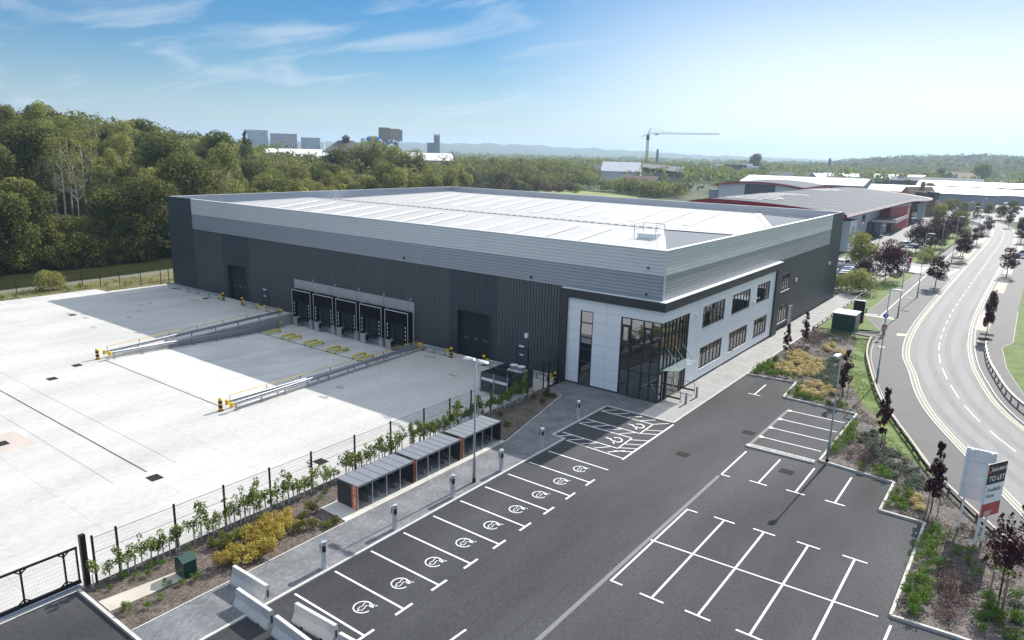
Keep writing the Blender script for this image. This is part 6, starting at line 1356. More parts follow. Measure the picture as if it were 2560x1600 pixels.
for x, y in ((-5.75, -32.6), (-6.4, -31.7), (-5.4, -31.9), (-5.0, -31.3), (-6.9, -31.0), (-4.9, -30.8)): shrub('black' if x < -5.2 else 'dark', x, y, 0.62, 'dark green bush between the golden strip and the first cycle shelter', 'dark bushes by the first shelter')
for x, y in ((-8.15, -41.46), (-8.56, -40.69), (-8.15, -40.22), (-7.89, -39.87), (-8.5, -39.41), (-8.15, -38.91), (-7.94, -37.6), (-6.39, -39.7), (-6.0, -39.2), (-5.73, -38.5), (-5.67, -40.38), (-5.39, -41.04), (-6.2, -41.78), (-5.80, -41.85), (-7.74, -29.51), (-8.25, -28.61)): shrub('bright', x, y, 0.62, 'small bright green shrub in the bark around the meter cabinet', 'small shrubs around the meter cabinet')
fill('dark', [(-8.4, -15.0), (-5.6, -14.4), (-7.2, -5.0), (-8.4, -5.0)], 1.25, 0.55, 'low green shrub in the shaded bed beyond the last cycle shelter', 'shrubs in the shaded bed', keep=0.75)
for x, y in ((-7.7, -5.4), (-7.3, -5.0), (-8.1, -4.7)): shrub('black', x, y, 0.5, 'dark bush at the shaded tip of the bed by the pedestrian gate', 'bushes by the pedestrian gate')
fill('straw', [(4.0, 17.2), (6.8, 15.4), (8.9, 16.2), (9.2, 21), (7.2, 23.4), (5.6, 25.2), (4.2, 24.6), (5.4, 20.5)], 0.8, 0.8, 'straw gold shrub in the drift in front of the office windows', 'straw shrubs by the office footpath')
fill('straw', [(6.2, 30.4), (7.6, 30.6), (10.0, 27.4), (9.6, 25.8), (7.4, 27.6)], 1.0, 0.85, 'straw gold shrub in the small drift near the kiosk', 'straw shrubs near the kiosk')
fill('straw', [(8.8, 9.6), (11.6, 9.2), (12.0, 12.6), (9.6, 14.6), (8.4, 13.0)], 0.95, 0.85, 'straw gold shrub in the drift at the corner of the short bays', 'straw shrubs by the short bays')
fill('bright', [(3.7, 13.6), (7.6, 14.1), (7.4, 15.0), (5.0, 14.9), (4.4, 20.4), (3.7, 20.0)], 0.6, 0.95, 'bright green strappy shrub edging the bed by the office footpath', 'bright edging shrubs by the office')
fill('bright', [(8.6, 8.9), (14.0, 8.5), (13.9, 9.3), (9.6, 9.8), (8.9, 12.6), (8.3, 12.4)], 0.6, 0.95, 'bright green strappy shrub edging the corner of the short bays', 'bright edging shrubs by the bays')
fill('grey', [(7.6, 19.5), (10.6, 13.4), (12.4, 12.2), (11.4, 17.6), (9.8, 22.5), (8.8, 25.5)], 0.85, 0.9, 'low grey-green shrub between the straw drifts and the grass', 'grey shrubs by the grass')
fill('grey', [(5.4, 32.5), (8.3, 33.0), (8.4, 36), (4.6, 36)], 0.95, 0.95, 'low grey-green shrub in front of the kiosk rail', 'grey shrubs by the kiosk', keep=0.8)
fill('plum', [(3.8, 25.8), (5.8, 26.2), (6.2, 35.4), (3.8, 36)], 0.95, 0.9, 'low plum-brown shrub along the office footpath near the kiosk', 'plum shrubs by the footpath', keep=0.8)
fill('bright', [(14.6, -2.6), (16.0, -2.4), (15.6, 1.0), (14.9, 6.6), (14.6, 6.4)], 0.7, 1.0, 'green shrub along the kerb under the island lamp post', 'green shrubs by the island lamp', keep=0.85)
fill('grey', [(15.4, 5.2), (16.4, 5.2), (17.4, 2.0), (19.4, 0.0), (20.9, -2.6), (20.6, -5.4), (18.4, -2.4), (16.2, 0.8)], 0.8, 0.9, 'pale grey-leaved shrub in the bed below the lawn', 'grey shrubs below the lawn')
fill('plum', [(16.0, -2.6), (18.2, -2.4), (17.4, 0.2), (16.2, 0.6)], 0.8, 0.9, 'plum-red shrub in the bed behind the long kerb', 'plum shrubs behind the long kerb')
fill('bright', [(16.6, -4.0), (19.0, -4.0), (18.9, -3.2), (16.8, -3.3)], 0.6, 0.95, 'bright green strappy shrub along the long kerb', 'bright shrubs on the long kerb')
fill('straw', [(20.2, -4.8), (21.4, -5.6), (22.0, -8.4), (20.8, -8.6), (20.0, -6.8)], 0.95, 0.75, 'straw gold shrub in the bed near the kerb corner', 'straw shrubs at the kerb corner', keep=0.8)
fill('bright', [(19.5, -9.0), (19.6, -5.0), (20.4, -5.0), (20.5, -8.6)], 0.65, 0.9, 'bright green shrub inside the stepped kerb', 'bright shrubs at the stepped kerb')
fill('bright', [(21.85, -9.4), (22.9, -9.6), (22.7, -19.6), (21.85, -19.6)], 0.62, 1.0, 'green shrub along the long side kerb of the car park', 'green shrubs along the side kerb', keep=0.9)
fill('plum', [(22.9, -13.4), (24.0, -13.6), (24.4, -18.8), (23.0, -18.8)], 0.72, 0.9, 'plum-red shrub in the bed below the letting board', 'plum shrubs below the letting board')
fill('bright', [(24.6, -14.2), (26.4, -14.6), (28.0, -18.6), (25.0, -19.3)], 0.8, 0.95, 'green shrub in the near corner of the bed', 'green shrubs in the near corner', keep=0.8)
fill('bright', [(22.9, -10.4), (24.6, -10.6), (26.6, -13.6), (25.2, -14.2), (23.2, -13.0)], 0.85, 0.8, 'green tuft in the bark under the letting board', 'tufts under the letting board', keep=0.6)
fill('grey', [(24.2, -14.6), (27.4, -15.4), (29.5, -19), (24.6, -19.4)], 1.1, 0.8, 'grey-leaved shrub in the near corner of the bed', 'grey shrubs in the near corner', keep=0.6)
fill('plum', [(22.6, -6.6), (24.4, -6.2), (25.6, -10), (23.4, -9)], 1.2, 0.6, 'small dull shrub in the bark around the sign posts', 'small shrubs around the signs', keep=0.6)
fill('bright', [(-88.0, -30), (-83.6, -30), (-83.6, -10), (-81, -2), (-87, -4)], 2.1, 0.9, 'rough green clump on the canal bank beside the yard', 'clumps on the canal bank', keep=0.7, z=0.0)
fill('dark', [(23.9, 42), (30, 42), (30, 24), (25.9, 24)], 2.6, 1.0, 'green bush on the rough right-hand verge', 'bushes on the right verge', keep=0.35, z=0.04)
print('shrubs', n_sh, 'individual trees', len(ind), 'far', len(far))
# loose low planting and litter as uncountable cover
def cover(name, poly, n, size, leaf, seed, zz, label, hgt=0.18):
    r = rg_(seed); xs_ = [p[0] for p in poly]; ys_ = [p[1] for p in poly]; P = []
    while len(P) < n:
        q = (r.uniform(min(xs_), max(xs_)), r.uniform(min(ys_), max(ys_)))
        if inside(q, poly) and wob(q[0]*1.3+q[1]*0.7, 0.9, 3)+wob(q[1]*1.1-q[0]*0.5, 0.8, 3) > -0.4: P.append((q[0], q[1], zz+abs(r.normal())*hgt))
    N = r.normal(size=(n, 3))*0.6+np.array([0, 0, 1]); N /= np.linalg.norm(N, axis=1, keepdims=True)
    o = mesh_obj(name, leaf_mesh(name, np.array(P), N, size, seed, 0.5, None, (LM[leaf],))); kind(o, 'stuff'); o['label'] = label; o['category'] = 'ground cover'
cover('ground_cover', bed, 16000, 0.12, 'grey', 400, 0.06, 'thin low leaves and litter over the bark of the roadside bed', 0.06)
cover('ground_cover', bed, 9000, 0.12, 'plum', 401, 0.06, 'dull reddish low plants over the bark of the roadside bed', 0.10)
cover('ground_cover', GRL[::-1]+[(10.2, 36.4)]+RAIL_L[1:9]+[(21.3, -1.4)], 5000, 0.10, 'bright', 402, 0.05, 'grass blades and weeds on the strip by the timber rail', 0.03)
cover('ground_cover', [(-88, -40), (-83.4, -40), (-83.3, -9), (-80.2, -8), (-80, 0), (-88, 0)], 3000, 0.2, 'olive', 403, 0.02, 'rough grass and weeds on the canal bank', 0.25)
cover('ground_cover', [(-110, -40), (-104, -40), (-104, 30), (-112, 30)], 2500, 0.4, 'olive', 404, 0.0, 'rank growth along the far canal edge', 0.5)
# ================================================================== buildings beyond
m_bwhite = mat('white_wall', (0.70, 0.70, 0.70), 0.6, var=0.04, scale=0.2); m_bgrey = mat('grey_wall', (0.30, 0.32, 0.35), 0.6, var=0.05, scale=0.2); m_bdark = mat('dark_wall', (0.06, 0.065, 0.075), 0.6); m_brick = mat('brick_wall', (0.30, 0.16, 0.11), 0.85, var=0.1, scale=0.5)
m_groof = mat('grey_metal_roof', (0.125, 0.136, 0.15), 0.85, spec=0.15, var=0.06, scale=0.3); m_wroof = mat('bright_roof', (0.72, 0.73, 0.74), 0.5); m_tile = mat('brown_tile_roof', (0.14, 0.09, 0.075), 0.8, var=0.1, scale=0.6); m_buff = mat('buff_wall', (0.40, 0.33, 0.25), 0.7)
m_rededge = mat('red_fascia', (0.36, 0.02, 0.04), 0.45); m_pink = mat('pale_soffit', (0.62, 0.52, 0.52), 0.5)
# curved red-edged building
rb = thing('sports_hall', 'long white hall with a curved grey roof, red fascia and crimson entrance block', 'building', (-37, 190, 0))
YA, YB, XW, XE = 119.0, 262.0, -57.0, -11.3
def rz_(x, y): return 10.55-((x+41)/(29.7 if x > -41 else 10.5))**2*1.75-1.45*smooth((y-205)/58.0)*(0.4+0.6*smooth((x+41)/30))
m = MB(); nx, ny = 26, 24
gx = [XW+(XE-XW)*i/nx for i in range(nx+1)]; gy_ = [YA+(YB-YA)*j/ny for j in range(ny+1)]; i0 = len(m.v)
for y in gy_:
    for x in gx: m.v.append((x, y, rz_(x, y)))
for j in range(ny):
    for i in range(nx): a = j*(nx+1)+i; m.f.append((a, a+1, a+nx+2, a+nx+1))
rfb = m.build('roof', m_groof, rb, True)
m = MB()
for x0, x1, y0, n in ((-49, -33, 126, 8), (-49, -35, 200, 6)):
    for k in range(n):
        y = y0+k*5.2+1; xs2 = np.linspace(x0-k*0.4, x1+2.5*math.sin(k), 8)
        for a, b in zip(xs2, xs2[1:]): m.quad((a, y, rz_(a, y)+0.2), (b, y, rz_(b, y)+0.2), (b, y+1.2, rz_(b, y+1.2)+0.2), (a, y+1.2, rz_(a, y+1.2)+0.2))
m.build('roof_light', m_rlight, rfb)
m = MB()
for y in np.arange(124, 260, 11.0):
    for a, b in zip(gx[8:], gx[9:]): m.quad((a, y, rz_(a, y)+0.05), (b, y, rz_(b, y)+0.05), (b, y+0.5, rz_(b, y+0.5)+0.05), (a, y+0.5, rz_(a, y+0.5)+0.05))
m.build('roof_seam', mat('roof_seam', (0.20, 0.21, 0.23), 0.6), rfb)
for y, s in ((YA, -1), (YB, 1)):
    m = MB()
    for a, b in zip(gx, gx[1:]):
        q = [(a, y+s*0.25, rz_(a, y)-0.95), (b, y+s*0.25, rz_(b, y)-0.95), (b, y+s*0.25, rz_(b, y)+0.1), (a, y+s*0.25, rz_(a, y)+0.1)]; m.quad(*(q if s < 0 else q[::-1])); m.quad((a, y+s*0.25, rz_(a, y)+0.1), (b, y+s*0.25, rz_(b, y)+0.1), (b, y, rz_(b, y)), (a, y, rz_(a, y)))
    m.build('gable_fascia', m_rededge, rb)
m = MB(); m2_ = MB()
for a, b in zip(gy_, gy_[1:]):
    m.quad((XE+0.25, a, rz_(XE, a)-0.55), (XE+0.25, b, rz_(XE, b)-0.55), (XE, b, rz_(XE, b)+0.08), (XE, a, rz_(XE, a)+0.08)); m2_.quad((XE+0.1, a, rz_(XE, a)-0.75), (XE+0.1, b, rz_(XE, b)-0.75), (XE+0.26, b, rz_(XE, b)-0.55), (XE+0.26, a, rz_(XE, a)-0.55))
    m.quad((XE+0.1, b, rz_(XE, b)-0.75), (XE+0.1, a, rz_(XE, a)-0.75), (-16, a, rz_(-16, a)-0.4), (-16, b, rz_(-16, b)-0.4))
m.build('eaves', m_pink, rb); m2_.build('eaves_edge', m_rededge, rb)
m = MB()
m.prism([(-55, 121), (-16.3, 121), (-16.3, 262), (-55, 262)], 1.0, 6.4); m.build('wall', m_bwhite, rb)
m = MB(); m.box(-55, 120.95, 0, -16.2, 261, 1.0); m.build('plinth', mat('dark_brick', (0.10, 0.065, 0.06), 0.85), rb)
m = MB()
for a, b in zip(gx[1:-4], gx[2:-3]): m.quad((a, 120.9, 7.35), (b, 120.9, 7.35), (b, 120.9, rz_(b, YA)-0.5), (a, 120.9, rz_(a, YA)-0.5))
m.build('gable_wall', m_bgrey, rb)
m = MB()
for y in (152, 156): m.box(-16.3, y, 2.2, -16.25, y+1.0, 4.4)
m.box(-16.3, 163, 3.6, -16.2, 167, 6.6); m.box(-16.2, 122, 6.45, -16.05, 184, 7.9)
for y in np.arange(145, 160, 4): m.box(-16.16, y, 0.35, -16.1, y+1, 0.8)
m.build('window', m_glass, rb)
m = MB()
for y in np.arange(124, 184, 3.4): m.beam((-16.1, y, 6.2), (-11.8, y+1.6, 8.3), 0.22)
m.build('roof_strut', m_bwhite, rb)
cr2 = MB(); cr2.prism([(-20, 187.6), (-13.3, 187.6), (-11.3, 205.2), (-11.3, 211.5), (-20, 211.5)], 0, 7.25); crb = cr2.build('crimson_block', m_red, rb)
MB().box(-11.28, 206, 3.0, -11.2, 208, 6.6).build('panel', m_bwhite, crb)
MB().prism([(-20.2, 187.4), (-13.1, 187.4), (-11.1, 205.2), (-11.1, 211.7), (-20.2, 211.7)], 7.26, 7.5).build('coping', m_bwhite, crb)
m = MB(); m.prism([(-16.2, 176), (-10.2, 178.5), (-11.2, 205), (-16.2, 205)], 3.9, 4.2); cnp = m.build('entrance_canopy', m_groof, rb)
m = MB(); a, b, c2 = (-16.2, 175.9, 3.7), (-10.1, 178.4, 3.7), (-11.1, 204.9, 3.7); m.beam(a, b, 0.15, 1.0); m.beam(b, c2, 0.15, 1.0); m.build('canopy_fascia', m_bwhite, cnp)
m = MB(); 
for z in (3.25, 4.2): m.beam((-16.2, 175.85, z), (-10.05, 178.35, z), 0.2, 0.16); m.beam((-10.05, 178.35, z), (-11.05, 204.9, z), 0.2, 0.16)
m.build('canopy_edge', m_rededge, cnp)
m = MB(); m.box(-16.15, 171, 0, -15.9, 180, 3.7); m.box(-13.0, 188, 0.1, -12.6, 192, 3.0); m.build('entrance_glazing', m_bdark, rb); m = MB(); m.box(-15.8, 180, 0, -13.6, 186, 3.7); m.build('porch_wall', m_bwhite, rb)
MB().box(-12.9, 188, 3.0, -12.5, 193, 3.5).build('red_lintel', mat('bright_red', (0.55, 0.04, 0.03), 0.5), rb)
m = MB(); m.box(-19, 236, 0, -13.0, 262, 6.0); m.build('end_block', m_bgrey, rb)
MB().box(-15.9, 228, 0.2, -12.9, 240, 5.6).build('end_glazing', m_glass, rb)
st = thing('stair_block', 'white horizontally ribbed stair block beside the dark warehouse corner', 'building', (-13, 128, 0)); m = MB(); m.rib((-15.8, 124, 0), Z3, X, mY, 7.1, 4.6, 0.3, 0.05, 0.35); m.rib((-11.2, 124, 0), Z3, Y, X, 7.1, 7, 0.3, 0.05, 0.35); m.build('wall', m_bwhite, st)
MB().box(-15.85, 123.95, 7.1, -11.15, 131, 7.2).build('roof', m_groof, st); MB().box(-11.22, 126.6, 3.5, -11.12, 128.3, 5.6).build('window', m_glass, st); MB().box(-11.13, 127.6, 4.2, -11.1, 128.25, 5.55).build('notice', m_red, st)
# second red-edged building
b2 = thing('red_edged_shed', 'white hall with a shallow arched red roof edge and dark door', 'building', (-88, 318, 0))
def r2(x): return 9.15-((x+92)/22.0)**2*1.9
gx2 = list(np.linspace(-114, -70.5, 19)); m = MB()
for a, b in zip(gx2, gx2[1:]): m.quad((a, 304.6, r2(a)), (b, 304.6, r2(b)), (b, 345, r2(b)+0.5), (a, 345, r2(a)+0.5))
m.build('roof', m_groof, b2, True); m = MB()
for a, b in zip(gx2, gx2[1:]): m.quad((a, 304.4, r2(a)-0.8), (b, 304.4, r2(b)-0.8), (b, 304.4, r2(b)+0.15), (a, 304.4, r2(a)+0.15))
m.beam((-70.4, 304.4, r2(-70.5)-0.3), (-66, 345, r2(-70.5)+0.2), 0.3, 0.9); m.build('fascia', m_rededge, b2); m = MB()
for a, b in zip(gx2[1:-2], gx2[2:-1]): m.quad((a, 305.2, 0), (b, 305.2, 0), (b, 305.2, r2(b)-0.6), (a, 305.2, r2(a)-0.6))
m.quad((-73.2, 305.2, 0), (-71, 345, 0), (-71, 345, 6.5), (-73.2, 305.2, 6.5)); m.build('wall', m_bwhite, b2); MB().box(-98.3, 305.0, 0.2, -83.5, 305.15, 8.0).build('door', m_bdark, b2)
m = MB(); m.prism([(-117, 306), (-111.5, 306), (-111.5, 312), (-115, 312)], 0, 4.4); m.build('side_block', m_bgrey, b2)
def shed(name, label, x, y, rz, w, d, h, hr, wall, roof, group=None, win=0, door=None, hip=False, z=0.0, over=0.5):
    """simple pitched building: w along its ridge, d across, wall height h, ridge height hr"""
    t = thing(name, label, 'building', (0, 0, 0), group)
    m = MB().box(-w/2, -d/2, -1, w/2, d/2, h); m.tri((w/2, -d/2, h), (w/2, d/2, h), (w/2, 0, hr)); m.tri((-w/2, d/2, h), (-w/2, -d/2, h), (-w/2, 0, hr)); m.build('wall', wall, t)
    m = MB(); o_ = over; e = w/2+o_; rx = (w/2-d*0.35) if hip else e; zz = h-o_*(hr-h)/(d/2)
    m.quad((-e, -d/2-o_, zz), (e, -d/2-o_, zz), (rx, 0, hr+0.05), (-rx, 0, hr+0.05)); m.quad((e, d/2+o_, zz), (-e, d/2+o_, zz), (-rx, 0, hr+0.05), (rx, 0, hr+0.05))
    if hip: m.tri((e, -d/2-o_, zz), (e, d/2+o_, zz), (rx, 0, hr+0.05)); m.tri((-e, d/2+o_, zz), (-e, -d/2-o_, zz), (-rx, 0, hr+0.05))
    m.build('roof', roof, t)
    if win:
        for lvl in range(max(1, int(h//4.2))):
            m = MB()
            for k in range(win): xx = -w/2+(k+0.5)*w/win; m.box(xx-w/win*0.32, -d/2-0.06, 1.2+lvl*3.6, xx+w/win*0.32, -d/2-0.01, 2.9+lvl*3.6)
            m.build('window', m_glass, t)
    if door: MB().box(door[0], -d/2-0.08, 0, door[1], -d/2-0.01, door[2]).build('door', m_bdark, t)
    t.location = (x, y, z); t.rotation_euler = (0, 0, rz); return t
shed('white_roofed_shed', 'big white-roofed shed behind the woodland left of the pavilion', -336, 232, R(62), 62, 34, 13, 19, m_bgrey, m_wroof)
q = away(1040, 395, 455); shed('white_roofed_shed', 'white shed right of the slides, half hidden by the trees', q[0], q[1]+4, R(50), 38, 26, 14.5, 18.5, m_wroof, m_wroof)
q = away(865, 365, 470); pv2 = shed('pavilion', 'dark hipped pavilion roof with a lantern in front of the water slides', q[0], q[1], R(50), 26, 24, 18.5, 24.8, m_bwhite, mat('slate_roof', (0.10, 0.09, 0.10), 0.7), hip=True, over=2)
m = MB().box(-2.2, -2.2, 24.2, 2.2, 2.2, 26.4).prism([(-3, -3), (3, -3), (3, 3), (-3, 3)], 26.4, 28.2, [(-0.4, -0.4), (0.4, -0.4), (0.4, 0.4), (-0.4, 0.4)]); o = m.build('roof_lantern', m_bdark); o.parent = pv2
q = away(977, 360, 520); wpk = thing('slide_tower', 'brown boxy slide tower on legs above the trees', 'building', (q[0], q[1], 0)); yw = R(46)
def rot2(x, y): return (q[0]+x*math.cos(yw)-y*math.sin(yw), q[1]+x*math.sin(yw)+y*math.cos(yw))
MB().prism([rot2(*p) for p in ((-8.2, -5), (6.0, -5), (6.0, 5), (-8.2, 5))], 25.2, 34.0).build('tower_box', m_buff, wpk)
MB().prism([rot2(*p) for p in ((-8.2, -5.3), (-0.5, -5.3), (-0.5, -5.05), (-8.2, -5.05))], 24.5, 34.6).build('front_panel', mat('taupe_panel', (0.30, 0.27, 0.24), 0.7), wpk)
MB().prism([rot2(*p) for p in ((6.02, -5), (8.0, -5), (8.0, 5), (6.02, 5))], 26, 33.4).build('side_stair', m_bgrey, wpk)
for x in (-6, 4.2): MB().prism([rot2(x-0.8, -1), rot2(x+0.8, -1), rot2(x+0.8, 1), rot2(x-0.8, 1)], 0, 25.2).build('leg', m_bgrey, wpk)
for k, (px, w, nm, lb) in enumerate(((933, 1.0, 'cyan_slide', 'striped blue and white tube slide beside the brown tower'), (978, 0.75, 'blue_slide', 'blue and yellow chute running down from the brown tower'))):
    q3 = away(px, 352, 512); t = thing('water_slide', lb, 'slide', (q3[0], q3[1], 0), 'water slides'); cols = [mat('slide_%d_%d' % (k, j), c, 0.4) for j, c in enumerate(((0.05, 0.35, 0.55), (0.75, 0.75, 0.72), (0.03, 0.16, 0.5), (0.6, 0.45, 0.15)))]
    ux, uy = math.cos(R(40)), math.sin(R(40))
    for j in range(7):
        a0, a1 = math.pi*j/7*(1 if k == 0 else 0.8), math.pi*(j+1)/7*(1 if k == 0 else 0.8); rr_ = 6.0*w; pp_ = [(q3[0]-rr_*math.cos(a)*ux, q3[1]-rr_*math.cos(a)*uy, 21.5+rr_*0.9*math.sin(a)) for a in np.linspace(a0, a1, 4)]
        MB().tube(pp_, 2.0*w, 8).build('slide_section', cols[j % 4], t, True)
    MB().box(q3[0]-0.4, q3[1]-0.4, 0, q3[0]+0.4, q3[1]+0.4, 21).build('leg', m_bgrey, t)
def block(name, label, px0, px1, pyt, dist, depth, wall, floors, bays, group=None, roofm=None, ztop=None, base=-2):
    a = away(px0, pyt, dist); b = away(px1, pyt, dist); zt = ztop or (a[2]+b[2])/2; d = Vector((b[0]-a[0], b[1]-a[1], 0)); L = d.length; u = d/L; n = Vector((-u.y, u.x, 0)); A = Vector((a[0], a[1], 0)); B = Vector((b[0], b[1], 0))
    t = thing(name, label, 'building', (a[0], a[1], 0), group); c = [A, B, B+n*depth, A+n*depth]
    MB().prism([(p.x, p.y) for p in c], base, zt).build('wall', wall, t)
    if roofm: MB().prism([(p.x, p.y) for p in (A-u*0.4-n*0.4, B+u*0.4-n*0.4, B+u*0.4+n*(depth+0.4), A-u*0.4+n*(depth+0.4))], zt, zt+0.35).build('roof', roofm, t)
    for f in range(floors):
        m = MB(); z0 = 1.0+(zt-1.5)*f/floors if base < 5 else base+(zt-base)*(f+0.25)/floors; hgt = (zt-max(base, 0))/floors*0.55
        for k in range(bays): s0 = L*(k+0.2)/bays; s1 = L*(k+0.8)/bays; p0, p1 = A+u*s0-n*0.06, A+u*s1-n*0.06; m.quad((p0.x, p0.y, z0), (p1.x, p1.y, z0), (p1.x, p1.y, z0+hgt), (p0.x, p0.y, z0+hgt))
        if bays: m.build('window', m_glass, t)
    return t
block('office_tower', 'pale blue-grey office tower left on the skyline', 617, 669, 325, 1500, 30, mat('pale_blue_grey_wall', (0.42, 0.47, 0.52), 0.6), 7, 9); block('office_tower', 'broad brick-brown office block next to the pale tower on the skyline', 675, 742, 334, 1500, 30, mat('hazed_far_brick', (0.34, 0.25, 0.24), 0.8), 6, 11)  # brick block's wall colour is lightened to stand in for haze
block('office_tower', 'low grey block on the skyline right of the brick-brown one', 752, 800, 344, 1500, 30, m_bgrey, 4, 9); block('office_tower', 'small far block behind the striped slide', 902, 916, 346, 1500, 20, m_bgrey, 3, 3)
q = away(1092, 340, 1500); ct = thing('church_tower', 'square dark church tower with corner pinnacles on the skyline', 'tower', (q[0], q[1], 0)); m = MB().box(q[0]-4.2, q[1]-4.2, 0, q[0]+4.2, q[1]+4.2, 49); m.build('tower', m_bdark, ct)
m = MB()
for sx in (-1, 1):
    for sy_ in (-1, 1): m.prism([(q[0]+sx*3.6-0.6, q[1]+sy_*3.6-0.6), (q[0]+sx*3.6+0.6, q[1]+sy_*3.6-0.6), (q[0]+sx*3.6+0.6, q[1]+sy_*3.6+0.6), (q[0]+sx*3.6-0.6, q[1]+sy_*3.6+0.6)], 49, 52)
m.build('pinnacle', m_bdark, ct); MB().box(q[0]-24, q[1]-3, 0, q[0]-4.2, q[1]+8, 34).build('nave', m_bdark, ct)
q = away(1644, 380, 1200); t = thing('mill_chimney', 'thin dark brick chimney on the plain right of the crane', 'chimney', (q[0], q[1], 0)); MB().cyl(q[0], q[1], 0, 29, 2.3, 1.8, 10).build('shaft', m_bdark, t); MB().cyl(q[0], q[1], 29, 30, 2.2, 2.2, 10).build('cap', m_bdark, t)
# tower crane
q = away(1616, 400, 640); crn = thing('tower_crane', 'yellow tower crane with a long level jib above the plain', 'crane', (q[0], q[1], 0)); m_cy = mat('crane_yellow', (0.50, 0.33, 0.03), 0.5); m_cs = mat('crane_steel', (0.38, 0.38, 0.36), 0.5)
zj = away(1618, 335, 640)[2]; m = MB()
for sx, sy_ in ((-1, -1), (1, -1), (1, 1), (-1, 1)): m.tube([(q[0]+sx*0.75, q[1]+sy_*0.75, 0), (q[0]+sx*0.75, q[1]+sy_*0.75, zj)], 0.18, 5)
for k in range(int(zj/2)):
    for (a, b), (c, d) in (((-1, -1), (1, -1)), ((1, -1), (1, 1)), ((1, 1), (-1, 1)), ((-1, 1), (-1, -1))): m.tube([(q[0]+a*0.75, q[1]+b*0.75, k*2), (q[0]+c*0.75, q[1]+d*0.75, k*2+2)], 0.12, 4)
m.build('mast', m_cy, crn)
e = away(1800, 331, 655); f = away(1604, 345, 636); J0 = Vector((q[0], q[1], zj)); J1 = Vector((e[0], e[1], zj+1.2)); J2 = Vector((f[0], f[1], zj-2.5)); tp = J0+Vector((1.8, 1.2, 4.6)); m = MB(); dj = (J1-J0)
for k in range(24):
    a = J0+dj*(k/24); b = J0+dj*((k+1)/24); h_ = Vector((0, 0, 1.3*(1-0.5*k/24))); m.tube([a, b], 0.16, 4); m.tube([a+h_, b+h_], 0.14, 4); m.tube([a, (a+b)/2+h_, b], 0.1, 4)
m.build('jib', m_cs, crn); m = MB(); m.tube([J0, J2], 0.25, 4); m.tube([J0, tp], 0.25, 4); m.tube([tp, J2], 0.1, 4); m.tube([tp, J0+dj*0.32+Vector((0, 0, 1.2))], 0.1, 4); m.tube([J2, Vector((q[0]-1.5, q[1]-1, 2))], 0.06, 4); m.build('counter_jib', m_cs, crn)
p = J0+dj*0.12; MB().box(p.x-1.6, p.y-0.5, p.z-0.7, p.x+1.6, p.y+0.5, p.z+0.3).build('trolley', m_bdark, crn)
MB().box(q[0]-0.4, q[1]-2.2, zj-5, q[0]+1.9, q[1]-0.8, zj-1).build('cab', m_bdark, crn)
# business park in the middle distance
q = away(1655, 430, 505); gb = thing('office_building', 'grey office with a shallow sloping roof and buff lower walls below the crane', 'building', (q[0], q[1], 0)); g0 = away(1608, 430, 495); g1_ = away(1705, 430, 495); u = Vector((g1_[0]-g0[0], g1_[1]-g0[1], 0)); n = Vector((-u.y, u.x, 0)).normalized(); A = Vector((g0[0], g0[1], 0)); B = Vector((g1_[0], g1_[1], 0))
MB().prism([(p.x, p.y) for p in (A, B, B+n*22, A+n*22)], -1, 5).build('lower_wall', m_buff, gb); MB().prism([(p.x, p.y) for p in (A, B, B+n*22, A+n*22)], 5, 9.6).build('upper_wall', m_bgrey, gb)
m = MB(); A2, B2 = A-u*0.05-n*2, B+u*0.05-n*2; m.quad((A2.x, A2.y, 13.0), (B2.x, B2.y, 10.0), ((B2+n*28).x, (B2+n*28).y, 13.2), ((A2+n*28).x, (A2+n*28).y, 15.0)); m.tri((A.x, A.y, 9.6), (B.x, B.y, 9.6), (A.x, A.y, 12.8)); m.build('roof', m_groof, gb)
m = MB()
for s0, s1 in ((0.17, 0.33), (0.42, 0.58), (0.68, 0.78), (0.84, 0.96)): a, b = A+u*s0-n*0.1, A+u*s1-n*0.1; m.quad((a.x, a.y, 6.6), (b.x, b.y, 6.6), (b.x, b.y, 8.6), (a.x, a.y, 8.6))
a, b = A+u*0.35-n*0.1, A+u*0.5-n*0.1; m.quad((a.x, a.y, 0), (b.x, b.y, 0), (b.x, b.y, 4.4), (a.x, a.y, 4.4)); m.build('window', m_glass, gb)
q = away(1605, 440, 440); shed('low_shed', 'low brown-roofed shed in front of the grey office below the crane', q[0], q[1], R(8), 20, 14, 5.4, 8.6, m_bgrey, m_tile)
q = away(1555, 410, 520); shed('white_gabled_hall', 'white gabled hall left of the crane foot', q[0], q[1], R(20), 26, 18, 9.5, 15.5, m_bwhite, m_wroof)
q = away(1525, 412, 540); shed('low_shed', 'pale low roof beside the white gabled hall', q[0], q[1], R(20), 22, 14, 10, 13, m_bwhite, m_groof)
q = away(1843, 425, 810); ow = thing('office_building', 'white and charcoal three-storey office block with a dark sign front', 'building', (q[0], q[1], 0)); gA = away(1785, 425, 800); gB = away(1900, 425, 800); A = Vector((gA[0], gA[1], 0)); u = Vector((gB[0]-gA[0], gB[1]-gA[1], 0)); n = Vector((-u.y, u.x, 0)).normalized()
for s0, s1, zt, mm, nm, off in ((0, 0.22, 12.4, m_bwhite, 'white_wing', 0), (0.22, 0.70, 13.4, m_bdark, 'dark_front', -1), (0.70, 0.97, 11.8, m_bwhite, 'white_wing', 0), (0.60, 0.84, 14.0, m_bwhite, 'roof_plant', 6), (0.97, 1.12, 11.5, m_bdark, 'dark_wing', 3)): a, b = A+u*s0+n*off, A+u*s1+n*off; MB().prism([(p.x, p.y) for p in (a, b, b+n*16, a+n*16)], -1, zt).build(nm, mm, ow)
m = MB()
